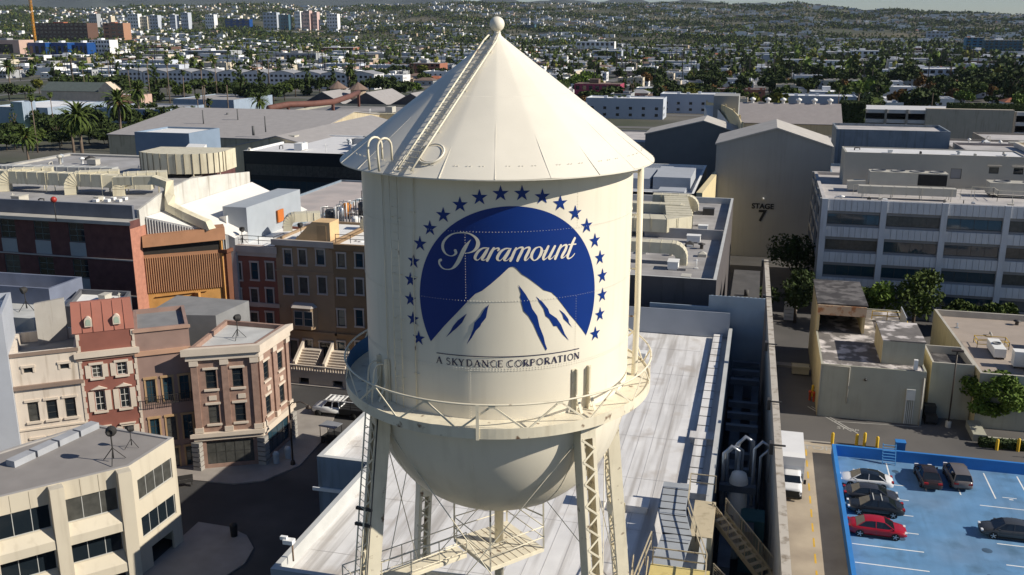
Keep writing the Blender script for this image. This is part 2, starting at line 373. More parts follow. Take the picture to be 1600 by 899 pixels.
croof = b.build('conical_roof', creamr, tower)
b = MB()
for k in range(20):
    a = 2 * math.pi * k / 20; b.beam(tp(a, ER, EZ + .0), tp(a, 3.05, EZ + (AZ - EZ) * (1 - 3.05 / ER) + .01), .03, .035)
    for j in range(3):
        aa = a + R(4.5 + 4.5 * j); r_ = 5.95
        for s in (-.06, .06):
            rz_ = EZ + (AZ - EZ) * (1 - r_ / ER) + .02; p = tp(aa + s / r_, r_, rz_); b.box(p.x - .01, p.x + .01, p.y - .01, p.y + .01, p.z - .03, p.z + .015)
b.build('roof_seam', creamr, croof)
b = MB(); b.smooth = True
b.lathe([(3.0, EZ + (AZ - EZ) * (1 - 3.0 / ER) + .035), (3.03, EZ + (AZ - EZ) * (1 - 3.03 / ER) + .05), (3.1, EZ + (AZ - EZ) * (1 - 3.1 / ER) + .02)], 96)
b.build('seam_ring', creamr, croof)
b = MB(); b.smooth = True
b.lathe([(.32, AZ - .16), (.17, AZ - .02), (.12, AZ + .12), (.12, AZ + .28)], 24)
prof = [(max(.3 * math.sin(t * math.pi / 12), .005), AZ + .42 - .3 * math.cos(t * math.pi / 12)) for t in range(13)]
b.lathe(prof, 32); b.build('finial_ball', creamr, tower)
# roof ladder: two rails from the eave to the tip
def cone_pt(u_px, v_px, lift=.0):   # point on the cone below a survey pixel
    d = FW + RT * ((u_px - 800) / FPX) + UP * ((450 - v_px) / FPX)
    lo, hi = 20.0, 45.0
    Mi = Matrix.Rotation(-YAW, 3, 'Z')
    def f(t):
        p = Mi @ (CP + d * t - TC); return p.z - (EZ + (AZ - EZ) * (1 - math.hypot(p.x, p.y) / ER))
    t = lo
    while f(t) > 0 and t < hi: t += .02
    p = Mi @ (CP + d * t - TC); p.z += lift; return p
b = MB()
l0, l1 = cone_pt(623, 268, .22), cone_pt(650, 270, .22)
a_l = math.atan2((l0.x + l1.x) / 2, -(l0.y + l1.y) / 2); wl_ = .3
side = tp(a_l + math.pi / 2, 1, 0)
def lad(t, s, lift=.2):
    r = 6.45 * (1 - t) + .35 * t; return tp(a_l, r, EZ + (AZ - EZ) * (1 - r / ER) + lift) + side * s
for s in (-wl_, wl_):
    b.tube([lad(0, s), lad(.25, s), lad(.5, s), lad(.75, s), lad(.97, s), tp(a_l, .1, AZ + .14) + side * s * .6], .04, 6)
for i in range(26): b.beam(lad(i / 26 + .01, -wl_), lad(i / 26 + .01, wl_), .025)
for t in (.02, .3, .6, .9):
    for s in (-wl_, wl_): b.beam(lad(t, s), lad(t, s, .02), .03)
b.build('roof_ladder', creams, tower)
b = MB(); hc = tp(a_l + .1, 5.55, EZ + (AZ - EZ) * (1 - 5.55 / ER))
ha = a_l + .1; hn = (tp(ha, 1, 0) * .61 + Vector((0, 0, .79))); h1 = tp(ha + math.pi / 2, 1, 0); h2 = hn.cross(h1)
for rr_, hh_, wd_ in ((.5, .07, .04), (.4, .05, .02)):
    b.tube([hc + hn * hh_ + (h1 * math.cos(t) + h2 * math.sin(t)) * rr_ for t in np.linspace(0, 6.283, 25)[:-1]], wd_, 6, close=True)
b.add([hc + hn * .06 + (h1 * math.cos(t) + h2 * math.sin(t)) * .4 for t in np.linspace(0, 6.283, 25)[:-1]], [tuple(range(24))])
b.build('hatch', creamr, tower)
# wall ladder with gooseneck hoops over the eave
a_w = R(-42); b = MB()
side = tp(a_w + math.pi / 2, 1, 0)
for s in (-.27, .27):
    pts = [tp(a_w, TR + .5, 27.0) + side * s, tp(a_w, TR + .5, EZ - .25) + side * s, tp(a_w, TR + 1.0, EZ + .1) + side * s, tp(a_w, TR + 1.05, EZ + .75) + side * s]
    for k in range(9):
        t = math.pi * k / 8; pts.append(tp(a_w, TR + .72 + .33 * math.cos(t), EZ + .95 + .33 * math.sin(t)) + side * s)
    pts.append(tp(a_w, TR + .38, EZ + .45) + side * s)
    b.tube(pts[2:], .045, 7)
    b.tube([tp(a_w, TR + .14, 27.0) + side * s * .8, tp(a_w, TR + .14, EZ - .05) + side * s * .8], .02, 6)
z = 27.1
while z < EZ: b.beam(tp(a_w, TR + .14, z) - side * .2, tp(a_w, TR + .14, z) + side * .2, .018); z += .33
for z in (28.2, 30.6, 32.4, 34.6):
    for s in (-.2, .2): b.beam(tp(a_w, TR, z) + side * s, tp(a_w, TR + .16, z) + side * s, .03)
b.build('shell_ladder', creams, tower)
b = MB(); a_c = R(-33.5)
b.tube([tp(a_c, TR + .06, 27), tp(a_c, TR + .06, 33.0), tp(a_c + .012, TR + .06, 34.2), tp(a_c + .02, TR + .06, EZ + .1)], .022, 6)
for z in (28.5, 30.5, 32.4, 34.9):
    p = tp(a_c, TR + .03, z); b.beam(p - tp(a_c + math.pi / 2, .12, 0), p + tp(a_c + math.pi / 2, .12, 0), .05)
b.tube([tp(R(-50), TR + .06, 27), tp(R(-50), TR + .06, EZ)], .02, 6)
b.build('conduit', creams, tower)
# overflow pipe down the far right
a_o = R(84); b = MB()
b.tube([tp(a_o, TR + .3, EZ + .1), tp(a_o, TR + .36, 30), tp(a_o, TR + .32, 26.8), tp(a_o, TR - .5, 24.4)], .13, 12)
for z in (27.7, 29.6, 31.7, 34, 35.8): b.beam(tp(a_o, TR, z), tp(a_o, TR + .4, z), .06)
b.build('overflow_pipe', creams, tower)
# ---- balcony
BR, BZ = 6.62, 26.95
b = MB(); b.smooth = False
b.lathe([(TR + .01, BZ - .04), (BR, BZ - .04), (BR, BZ), (TR + .01, BZ)], 120)
bal = b.build('balcony', creams, tower)
b = MB(); b.smooth = False
b.lathe([(BR - .02, BZ + .06), (BR + .03, BZ + .06), (BR + .03, BZ - .37), (BR - .02, BZ - .37), (BR - .02, BZ + .06)], 144)
b.build('ring_girder', creams, bal)
b = MB(); RZ = 27.96
b.tube([tp(2 * math.pi * i / 120, BR + .03, RZ) for i in range(120)], .04, 6, close=True)
NB = 16
for k in range(NB):
    a = 2 * math.pi * k / NB - R(1.3); h = math.pi / NB * .92
    top = tp(a, BR + .03, RZ - .03)
    for s in (-1, 1): b.beam(top, tp(a + s * h, BR + .01, BZ + .03), .07, .03, up=tp(a, 1, 0))
    p = tp(a, BR + .035, RZ - .07); t_ = tp(a + math.pi / 2, 1, 0)
    b.beam(p - t_ * .13, p + t_ * .13, .012, .12)
b.beam(tp(R(-6), BR + .05, BZ - .4), tp(R(-6), BR + .05, RZ), .12, .05)
b.build('railing', creams, bal)
b = MB()
for k in range(40):
    a = 2 * math.pi * k / 40; b.beam(tp(a, TR - .3, BZ - .35), tp(a, BR, BZ - .12), .05, .12)
b.build('bracket', creams, bal)
b = MB()     # blue sheet inside the balcony on the far left
for k in range(8):
    a0_, a1_ = R(-112 + k * 4), R(-108 + k * 4)
    b.quad(tp(a0_, BR - .05, BZ + .02), tp(a1_, BR - .05, BZ + .02), tp(a1_, BR - .05, RZ - .25), tp(a0_, BR - .05, RZ - .25))
b.build('blue_panel', bbl, bal)
# ---- legs
LA = [36, 121, 216, 306]
def leg_c(a, z): return tp(a, 5.85 + .115 * (26.3 - z), z)
for A_ in LA:
    a = R(A_); rad = tp(a - R(11), 1, 0); tan = tp(a - R(11) + math.pi / 2, 1, 0)
    dz = (leg_c(a, 0) - leg_c(a, 26.6)).normalized()
    b = MB(); hw, hd = .33, .31           # two channels, webs facing outward/inward along the ring
    for s in (-1, 1):
        p, q = leg_c(a, 26.5) + rad * s * hd * 0 + tan * s * hw, leg_c(a, 0) + tan * s * hw
        b.beam(p, q, .03, hd * 2, up=rad)
        for e in (-1, 1):
            b.beam(p + rad * e * hd - tan * s * .07, q + rad * e * hd - tan * s * .07, .14, .022, up=rad)
    leg = b.build('leg', creams, tower)
    b = MB(); z = 25.9; k = 0
    while z > .5:
        z2 = z - .46
        for e in (-1, 1):
            s = 1 if k % 2 else -1
            b.beam(leg_c(a, z) + rad * e * (hd + .02) + tan * s * (hw - .06), leg_c(a, z2) + rad * e * (hd + .02) - tan * s * (hw - .06), .08, .02, up=rad)
        z = z2; k += 1
    for e in (-1, 1):
        for zz in (26.2, 18.4, 9):
            p = leg_c(a, zz) + rad * e * (hd + .034); b.beam(p + Vector((0, 0, .3)), p - Vector((0, 0, .3)), hw * 2, .02, up=rad)
    b.build('lacing', creams, leg)
    b = MB()     # stiffener angles riveted on the shell over the leg
    for s in (-1, 1):
        pa = a + s * .055
        b.beam(tp(pa, TR + .09, 28.72), tp(pa, TR + .09, BZ), .05, .2, up=rad)
        b.beam(tp(pa + s * .014, TR + .04, 28.72), tp(pa + s * .014, TR + .04, BZ), .16, .03, up=rad)
        if s: b.beam(tp(pa, TR + .02, 28.0), tp(pa, TR + .5, BZ + .05), .03, .12, up=tan)
    b.build('shell_bracket', creams, tower)
for i, A_ in enumerate(LA):     # tie rods between neighbouring legs, two tiers
    B_ = LA[(i + 1) % 4]
    for z0, z1 in ((26.0, 13.2), (13.2, .6)):
        for x, y in ((A_, B_), (B_, A_)):
            b = MB(); b.tube([leg_c(R(x), z0), leg_c(R(y), z1)], .022, 6); b.build('tie_rod', creams, tower)
    b = MB(); b.beam(leg_c(R(A_), 13.2), leg_c(R(B_), 13.2), .12, .3); b.build('strut', creams, tower)
# riser pipe
b = MB(); b.smooth = True
b.lathe([(.21, 0), (.21, 20.5), (.34, 20.5), (.34, 20.58), (.21, 20.58), (.21, 20.95)], 24); b.build('riser_pipe', creams, tower)
# platform under the bowl with its rail and hangers
PZ = 18.5
plat = MB(); cor = [Vector((-.35, -2.3, PZ)), Vector((2.05, -.6, PZ)), Vector((.35, 1.9, PZ)), Vector((-2.1, .3, PZ))]
plat.prism([(c.x, c.y) for c in cor], PZ - .05, PZ)
pl = plat.build('service_platform', creams, tower)
b = MB()
for i in range(4):
    p, q = cor[i], cor[(i + 1) % 4]
    b.beam(p - Vector((0, 0, .1)), q - Vector((0, 0, .1)), .05, .16)
    zt = 21.4
    b.beam(p, Vector((p.x * .98, p.y * .98, zt)), .08)
    for h in (.55, 1.1): b.tube([p + Vector((0, 0, h)), q + Vector((0, 0, h))], .025, 6)
b.beam(cor[1] + Vector((0, 0, 1.6)), (0, 0, 20.8), .05)
b.build('platform_rail', creams, pl)
b = MB()
for i in range(1, 8):
    t = i / 8; b.beam(cor[0].lerp(cor[1], t) + Vector((0, 0, .006)), cor[3].lerp(cor[2], t) + Vector((0, 0, .006)), .02, .01)
b.build('plate_joint', mat('rust_brown', (.2, .13, .08), var=.2), pl)
# catwalk from the left leg to the platform
e0 = leg_c(R(306), PZ) + Vector((-.9, -.15, 0)); e1 = Vector((-1.7, -.75, PZ)); dirv = (e1 - e0).normalized(); sv = Vector((-dirv.y, dirv.x, 0)) * .4
b = MB(); b.beam(e0 - Vector((0, 0, .04)), e1 - Vector((0, 0, .04)), .8, .06)
for s in (-1, 1): b.beam(e0 + sv * s - Vector((0, 0, .12)), e1 + sv * s - Vector((0, 0, .12)), .05, .16)
cw = b.build('catwalk', creams, tower)
b = MB()
for s in (-1, 1):
    for h in (.1, .55, 1.05): b.tube([e0 + sv * s + Vector((0, 0, h)), e1 + sv * s + Vector((0, 0, h))], .024, 6)
    for t in (0, .25, .5, .75, 1.0):
        p = e0.lerp(e1, t) + sv * s; b.beam(p, p + Vector((0, 0, 1.06)), .045)
for h in (.55, 1.05): b.tube([e0 + sv + Vector((0, 0, h)), e0 - sv + Vector((0, 0, h))], .024, 6)
b.build('catwalk_rail', creams, cw)
# caged ladder up the left leg to the balcony
b = MB(); a = R(306); out = tp(a, 1, 0); tn = tp(a + math.pi / 2, 1, 0)
def lp(z, s, o=0): return leg_c(a, z) + out * (.62 + o) + tn * s
for s in (-.22, .22):
    pts = [lp(0, s), lp(13, s), lp(26, s), lp(27.6, s)]
    for k in range(7):
        t = math.pi * k / 6; pts.append(lp(28.25, s) + out * (-.28 + .28 * math.cos(t)) * 1.0 + Vector((0, 0, .28 * math.sin(t))))
    pts.append(lp(27.0, s) - out * .56); b.tube(pts, .035, 7)
z = .3
while z < 27.8: b.beam(lp(z, -.22), lp(z, .22), .022); z += .32
for k in range(14):
    z = 3 + k * 1.75
    for s in (-.22, .22): b.beam(lp(z, s), leg_c(a, z) + out * .4 + tn * s, .03)
b.build('leg_ladder', creams, tower)
b = MB()
for zz in (21.6, 22.3): b.beam(lp(zz, -.3, .1), lp(zz, .32, -.3), .12, .12)
b.tube([lp(0, .45, -.2), lp(26.5, .45, -.2)], .03, 6); b.build('ladder_conduit', mat('dark_steel', (.06, .055, .05), rough=.5), tower)
# ================================================================== BUILDING KIT
glass_d = mat('window_glass_dark', (.012, .018, .024), rough=.06, var=0, spec=.8)
glass_b = mat('window_glass_blue', (.02, .05, .07), rough=.05, var=0, spec=.9)
white = mat('white_paint', (.78, .77, .74), rough=.6, var=.06)
trimw = mat('stone_trim', (.62, .55, .46), rough=.8, var=.1)
WM = {}; winrnd = random.Random(4); glass_l = mat('window_blind', (.075, .075, .068), rough=.18, var=.25, scale=2, spec=.6)
def win_meshes(w, h, style):
    fm, gl, nx, nz, trim, kind = style
    key = (round(w, 2), round(h, 2), id(fm), id(gl), nx, nz, id(trim), kind)
    if key in WM: return WM[key]
    b = MB(); t = .06; y0, y1 = .1, .16
    b.box(0, t, y0, y1, 0, h); b.box(w - t, w, y0, y1, 0, h); b.box(t, w - t, y0, y1, 0, t); b.box(t, w - t, y0, y1, h - t, h)
    for i in range(1, nx): b.box(w * i / nx - .025, w * i / nx + .025, y0 + .01, y1, t, h - t)
    for i in range(1, nz): b.box(t, w - t, y0 + .012, y1, h * i / nz - .025, h * i / nz + .025)
    if trim:
        b.mi = 1; o = .06
        if 'side' in kind: b.box(-.16, -.002, -o, .02, 0, h); b.box(w + .002, w + .16, -o, .02, 0, h)
        if 'head' in kind: b.box(-.2, w + .2, -o - .05, .02, h + .003, h + .22)
        if 'hood' in kind: b.box(-.3, w + .3, -o - .16, .02, h + .224, h + .32)
        if 'peak' in kind: b.prism([(0, 0)], 0, 0, False, False) if 0 else b.add([(-.3, -.2, h + .22), (w + .3, -.2, h + .22), (w / 2, -.2, h + .55), (-.3, .01, h + .22), (w + .3, .01, h + .22), (w / 2, .01, h + .55)], [(0, 1, 2), (0, 2, 5, 3), (2, 1, 4, 5), (0, 3, 4, 1)])
        if 'sill' in kind: b.box(-.2, w + .2, -o - .1, .02, -.2, -.003)
        if 'shut' in kind: b.box(-.55, -.06, -.07, -.003, 0, h); b.box(w + .06, w + .55, -.07, -.003, 0, h)
    f = b.build('window', [fm, trim or fm]); fme = f.data; bpy.data.objects.remove(f)
    b = MB(); b.quad((t / 2, .135, t / 2), (w - t / 2, .135, t / 2), (w - t / 2, .135, h - t / 2), (t / 2, .135, h - t / 2))
    g = b.build('pane', gl); gme = g.data; bpy.data.objects.remove(g)
    WM[key] = (fme, gme); return WM[key]
def wall_face(b, o, d, w, z0, z1, holes, depth=.2, arch=()):
    """one outer wall plane with real openings and their reveals; o, d are 2D, inward normal is d rotated +90"""
    nx, ny = -d[1], d[0]
    P = lambda u, z, k=0.0: (o[0] + d[0] * u + nx * k, o[1] + d[1] * u + ny * k, z)
    us = sorted({0, w, *[h[0] for h in holes], *[h[2] for h in holes]}); zs = sorted({z0, z1, *[h[1] for h in holes], *[h[3] for h in holes]})
    for i in range(len(us) - 1):
        run = None
        for j in range(len(zs) - 1):
            uc, zc = (us[i] + us[i + 1]) / 2, (zs[j] + zs[j + 1]) / 2
            hole = any(h[0] < uc < h[2] and h[1] < zc < h[3] for h in holes)
            if not hole and run is None: run = zs[j]
            if hole and run is not None: b.quad(P(us[i], run), P(us[i + 1], run), P(us[i + 1], zs[j]), P(us[i], zs[j])); run = None
        if run is not None: b.quad(P(us[i], run), P(us[i + 1], run), P(us[i + 1], z1), P(us[i], z1))
    for h in holes:
        u0, a, u1, c = h[:4]; k = depth
        b.quad(P(u0, a), P(u0, a, k), P(u0, c, k), P(u0, c)); b.quad(P(u1, a, k), P(u1, a), P(u1, c), P(u1, c, k))
        b.quad(P(u0, a, k), P(u0, a), P(u1, a), P(u1, a, k)); b.quad(P(u0, c), P(u0, c, k), P(u1, c, k), P(u1, c))
def inset(poly, t):
    n = len(poly); out = []
    for i in range(n):
        p0, p1, p2 = Vector(poly[i - 1]), Vector(poly[i]), Vector(poly[(i + 1) % n])
        d1 = (p1 - p0).normalized(); d2 = (p2 - p1).normalized(); n1 = Vector((-d1.y, d1.x)); n2 = Vector((-d2.y, d2.x))
        m = n1 + n2; m = m / max(m.dot(n1), .2); out.append((p1.x + m.x * t, p1.y + m.y * t))
    return out
def bldg(name, label, poly, z1, wallm, roofm, holes=None, ph=.5, t=.3, cat='building', cornice=None, capm=None, group=None, z0=0.0, winname='window'):
    """poly: world corners, counter-clockwise. holes[side] = [(u0,z0,u1,z1,style)]. Returns the thing; local frame = world axes at poly[0]."""
    o = Vector((poly[0][0], poly[0][1], 0)); holes = holes or {}
    root = thing(name, label, cat, o, 0, group)
    lp_ = [(p[0] - o.x, p[1] - o.y) for p in poly]; n = len(lp_)
    b = MB()
    for i in range(n):
        p, q = Vector(lp_[i]), Vector(lp_[(i + 1) % n]); w = (q - p).length; d = (q - p) / w
        hs = holes.get(i, [])
        wall_face(b, p, d, w, z0, z1, hs)
        for (u0, a, u1, c, st) in hs:
            if st is None: continue
            if winrnd.random() < .22: st = (st[0], glass_l, *st[2:])
            fme, gme = win_meshes(u1 - u0, c - a, st)
            ang = math.atan2(d.y, d.x)
            f = link(winname, fme, root, (p.x + d.x * u0, p.y + d.y * u0, a), ang)
            link('pane', gme, f)
    if capm: b.mi = 1
    ins = inset(lp_, t)
    for i in range(n):
        j = (i + 1) % n
        b.quad((*lp_[i], z1), (*lp_[j], z1), (*ins[j], z1), (*ins[i], z1))
        b.quad((*ins[i], z1), (*ins[j], z1), (*ins[j], z1 - ph), (*ins[i], z1 - ph))
    b.build('wall', [wallm, capm or wallm], root)
    b = MB(); tris = tessellate_polygon([[Vector((*p, 0)) for p in ins]])
    b.add([(*p, z1 - ph) for p in ins], [])
    for tr in tris:
        a, c, e = [Vector(ins[k]) for k in tr]
        tr = tr if (c - a).cross(e - a) > 0 else tr[::-1]
        b.f.append(tuple(tr)); b.m.append(0); b.sm.append(False)
    b.build('roof', roofm, root)
    if cornice:
        for (side_ids, za, zb, ex, cm) in cornice:
            b = MB(); op = inset(lp_, -ex)
            for i in side_ids:
                p, q = lp_[i], lp_[(i + 1) % n]; po, qo = op[i], op[(i + 1) % n]
                b.prism([po, qo, q, p], za, zb)
            b.build('cornice', cm, root)
    return root
def rect(x0, y0, x1, y1): return [(x0, y0), (x1, y0), (x1, y1), (x0, y1)]
def grid_holes(w, z0s, wh, n, ww, style, m=None):
    """n windows of width ww per storey; z0s sill heights; wh height"""
    m = m if m is not None else (w - n * ww) / (n + 1); gap = (w - 2 * m - n * ww) / max(n - 1, 1)
    return [(m + i * (ww + gap), z, m + i * (ww + gap) + ww, z + wh, style) for z in z0s for i in range(n)]
def duct(name, label, pts, w, h, m, group='ducts on the studio roofs', legs=None, seam=1.6, zroof=None):
    """square sheet-metal duct swept along pts with raised joint flanges; root at first point"""
    o = Vector(pts[0]); root = thing(name, label, 'duct', (o.x, o.y, zroof if zroof is not None else o.z), 0, group)
    zo = Vector((o.x, o.y, zroof if zroof is not None else o.z)); P = [Vector(p) - zo for p in pts]; k = len(P); b = MB(); rings = []
    hv = next((Vector((q.x - p.x, q.y - p.y, 0)) for p, q in zip(P, P[1:]) if (q.xy - p.xy).length > .05), Vector((1, 0, 0))); root_a = Vector((0, 0, 1)).cross(hv).normalized()
    for i, p in enumerate(P):
        d = (P[min(i + 1, k - 1)] - P[max(i - 1, 0)]).normalized()
        hor = Vector((d.x, d.y, 0))
        a = Vector((0, 0, 1)).cross(hor).normalized() if hor.length > .05 else root_a
        root_a = a; c = a.cross(d) * -1 if a.cross(d).length else Vector((0, 0, 1)); c = d.cross(a).normalized()
        rings.append([p - a * w / 2 - c * h / 2, p + a * w / 2 - c * h / 2, p + a * w / 2 + c * h / 2, p - a * w / 2 + c * h / 2])
    vs = [q for g in rings for q in g]; fs = []
    for i in range(k - 1):
        for j in range(4): fs.append((i * 4 + j, i * 4 + (j + 1) % 4, i * 4 + 4 + (j + 1) % 4, i * 4 + 4 + j))
    fs += [(3, 2, 1, 0), tuple((k - 1) * 4 + j for j in range(4))]
    b.add(vs, fs); b.build('duct_body', m, root)
    b = MB()
    for i in range(k - 1):
        L = (P[i + 1] - P[i]).length; m_ = max(1, int(L / seam))
        for q in range(m_):
            tt = q / m_; r = [rings[i][j].lerp(rings[i + 1][j], tt) for j in range(4)]; c = sum(r, Vector()) / 4; r = [c + (x - c) * 1.05 for x in r]
            dd = (P[i + 1] - P[i]).normalized() * .03
            b.add([x - dd for x in r] + [x + dd for x in r], [(0, 1, 2, 3), (7, 6, 5, 4)] + [(j, j + 4, (j + 1) % 4 + 4, (j + 1) % 4) for j in range(4)])
    b.build('joint_flanges', m, root)
    if legs:
        for t_ in legs:
            i = min(int(t_ * (k - 1)), k - 2); p = P[i].lerp(P[i + 1], t_ * (k - 1) - i); b = MB()
            for s in (-1, 1):
                a = rings[i][1] - rings[i][0]; a = a.normalized() * (w / 2 + .05) * s
                b.beam((p.x + a.x, p.y + a.y, 0), (p.x + a.x, p.y + a.y, p.z + h / 2), .08)
            b.build('leg', m, root)
    return root
def hook(x, y, z, m, ang, label, s=1.0, run=3.0, grp='gooseneck ducts on the studio roofs'):
    """gooseneck duct: rises from the roof, bends over and runs off"""
    d = Vector((math.cos(ang), math.sin(ang), 0)); pts = []
    c = Vector((x, y, z)); r = .95 * s
    pts.append(c); pts.append(c + Vector((0, 0, .7 * s)))
    for k in range(1, 7):
        t = math.pi / 2 * k / 6; pts.append(c + Vector((0, 0, .7 * s)) + d * (r - r * math.cos(t)) + Vector((0, 0, r * math.sin(t))))
    pts.append(pts[-1] + d * run)
    return duct('gooseneck_duct', label, pts, 1.5 * s, 1.1 * s, m, grp, legs=(.97,), seam=1.2, zroof=z)
def railing(b, pts, h=1.05, r=.025, rails=(.5, 1.0), post=1.8):
    pts = [Vector(p) for p in pts]
    for p, q in zip(pts, pts[1:]):
        for f in rails: b.beam(p + Vector((0, 0, h * f)), q + Vector((0, 0, h * f)), r * 2)
        n = max(1, int((q - p).length / post))
        for i in range(n + 1):
            s = p.lerp(q, i / n); b.beam(s, s + Vector((0, 0, h)), r * 2)
# ================================================================== GROUND, STREETS, LOT
asph = mat('asphalt', (.055, .053, .052), rough=.9, var=.18, scale=.25, c2=(.085, .08, .075), c2scale=.08)
asph2 = mat('asphalt_faded', (.12, .112, .105), rough=.9, var=.12, scale=.2, c2=(.085, .08, .076), c2scale=.1)
conc = mat('concrete', (.34, .31, .27), rough=.9, var=.14, scale=.4, c2=(.27, .245, .21), c2scale=.15)
lanec = mat('lane_concrete', (.42, .35, .26), rough=.9, var=.12, scale=.35, c2=(.34, .28, .21), c2scale=.18)
lotb = mat('lot_blue', (.11, .26, .46), rough=.8, var=.14, scale=.5, c2=(.13, .22, .34), c2scale=.13, c2pos=(.38, .68), grain=.22)
lotw = mat('lot_wall_blue', (.03, .19, .52), rough=.6, var=.08)
linew = mat('line_white', (.75, .75, .72), rough=.8, var=.1)
liney = mat('line_yellow', (.62, .38, .04), rough=.8, var=.2)
b = MB(); b.quad((-9000, -300, 0), (9000, -300, 0), (9000, 14000, 0), (-9000, 14000, 0))
struct(b.build('ground', mat('city_ground', (.10, .092, .078), rough=.95, var=.25, scale=.02, c2=(.05, .06, .03), c2scale=.012, c2pos=(.4, .6))))
def sheet(name, pts, z, m):
    b = MB(); tr = tessellate_polygon([[Vector((*p, 0)) for p in pts]]); b.add([(*p[:2], z) for p in pts], [])
    for t in tr:
        a, c, e = [Vector(pts[k]) for k in t]; t = t if (c - a).cross(e - a) > 0 else t[::-1]; b.f.append(tuple(t)); b.m.append(0); b.sm.append(False)
    return struct(b.build(name, m))
sheet('studio_street', [(-80, 20), (60, 20), (60, 200), (-80, 200)], .004, asph)
sheet('back_road', [(3.2, 96.2), (60, 96.2), (60, 145), (3.2, 145)], .008, asph2)
sheet('lane', [(3.0, 40), (9.0, 40), (9.0, 97), (3.0, 97)], .012, lanec)
# paving slab curb strips by the lane head
b = MB(); b.box(3.0, 9.3, 97.0, 97.4, 0, .03); struct(b.build('kerb', conc))
b = MB()
for k in range(20):
    y = 44 + k * 2.6; b.quad((6.35 + k * .0, y, .017), (6.5, y, .017), (6.5, y + 1.5, .017), (6.35, y + 1.5, .017))
struct(b.build('lane_marking', liney))
sheet('parking_lot', [(9.2, 55), (60, 55), (60, 94.2), (9.2, 94.2)], .012, lotb)
# blue lot wall
b = MB(); b.box(8.85, 9.2, 50, 94.4, 0, 1.15); b.box(9.2, 60, 94.15, 94.45, 0, 1.15)
w_ = b.build('parking_wall', lotw); tag(w_, 'low bright blue wall round the blue parking lot', 'wall')
b = MB()
for k in range(9):
    y = 88.6 - k * 3.0 + (.2 if k < 3 else 0); x0 = 9.5; L = 5.6
    b.quad((x0, y - .06, .017), (x0 + L, y - .06, .017), (x0 + L, y + .06, .017), (x0, y + .06, .017))
for k in range(8):
    x = 14.0 + k * 2.95; b.quad((x - .06, 88.2, .017), (x + .06, 88.2, .017), (x + .06, 93.6, .017), (x - .06, 93.6, .017))
for y in (86.5, 83.3, 79.6, 76.2, 73.0, 69.8):
    b.quad((21.2, y - .06, .017), (40, y - .06, .017), (40, y + .06, .017), (21.2, y + .06, .017))
for (x, y) in ((24.1, 88.6), (27.1, 88.3)):
    b.quad((x - .6, y, .018), (x + .6, y, .018), (x + .6, y + .1, .018), (x - .6, y + .1, .018)); b.box(x - .1, x + .25, y - .35, y - .2, .016, .019)
struct(b.build('lot_marking', linew))
b = MB()
for p, q in (((1262, 636), (1330, 675)), ((1268, 636), (1340, 678))):
    p, q = G(*p), G(*q); b.beam((p.x, p.y, .012), (q.x, q.y, .012), .14, .01)
p, q = G(1225, 694), G(1300, 700); b.beam((p.x, p.y, .018), (q.x, q.y, .018), .1, .01)
p, q = G(1300, 659), G(1440, 668); b.beam((p.x, p.y, .012), (q.x, q.y, .012), .1, .01)
struct(b.build('road_marking', mat('line_worn', (.4, .39, .36), var=.3)))
def flat_text(body, size, px, py, rz, z=.02):
    cu = bpy.data.curves.new('t', 'FONT'); cu.body = body; cu.size = size; cu.align_x = 'CENTER'
    o = bpy.data.objects.new('t', cu); COL.objects.link(o); dg = bpy.context.evaluated_depsgraph_get(); me = bpy.data.meshes.new_from_object(o.evaluated_get(dg)); bpy.data.objects.remove(o)
    me.materials.clear(); me.materials.append(mat('line_worn', (.4, .39, .36), var=.3)); p = G(px, py); q = link('painted_letters', me, None, (p.x, p.y, z), rz); struct(q)
flat_text('STOP', 1.5, 1272, 703, 0); flat_text('STOP', .95, 1324, 673, R(-12))
# sidewalks of the backlot street
side = mat('sidewalk', (.30, .27, .24), rough=.9, var=.12)
def kerbed(pts, name='sidewalk'):
    b = MB(); b.prism(pts, 0, .13); return struct(b.build(name, side))
kerbed([(-66, 64.2), (-50.2, 73.0), (-46.0, 73.3), (-43.6, 74.6), (-41.8, 78.5), (-42.2, 84.0), (-44.0, 92.2), (-48, 92.2), (-49, 90), (-45, 78), (-51.5, 76.4), (-64, 68)])
kerbed([(-45.0, 57.0), (-45.2, 66.0), (-42.2, 65.9), (-40.0, 65.0), (-38.4, 63.3), (-37.9, 61), (-38.8, 57.5), (-39.5, 53), (-43, 53)])
kerbed([(-60, 98.6), (-36, 98.6), (-36, 103), (-60, 103)])
# ================================================================== WHITE-ROOF STAGE under the tower
wroof = mat('white_roof', (.74, .72, .695), rough=.8, var=.06, scale=.7, c2=(.66, .645, .63), c2scale=.25, c2pos=(.4, .7), grain=.8)
bg = mat('blue_grey_wall', (.20, .25, .30), rough=.8, var=.06, streak=.3)
beige = mat('beige_wall', (.52, .44, .30), rough=.85, var=.07, streak=.3)
gy = mat('grey_wall', (.27, .275, .26), rough=.85, var=.06, streak=.2)
brick = mat('red_brick', (.24, .085, .06), rough=.9, var=.25, scale=3)
stg = bldg('stage_building', 'wide white-roofed stage right behind the tower legs', [(-24.9, 42.6), (-1.6, 42.6), (-1.6, 94.3), (-20, 94.3), (-20, 84.5), (-28.8, 84.5), (-28.8, 56.6), (-24.9, 56.6)], 12.5, bg, wroof, ph=.95, t=.35, capm=mat('parapet_cap', (.5, .5, .48), var=.08))
o = Vector((-24.9, 42.6, 0))
b = MB()     # membrane seams
for k in range(7):
    y = 46.5 + k * 7.1; b.box(.5 - (3.6 if 57 < y < 83 else 0) + (4.6 if y > 83 else 0), 20.5, y - 42.6, y - 42.6 + .03, 11.56, 11.565)
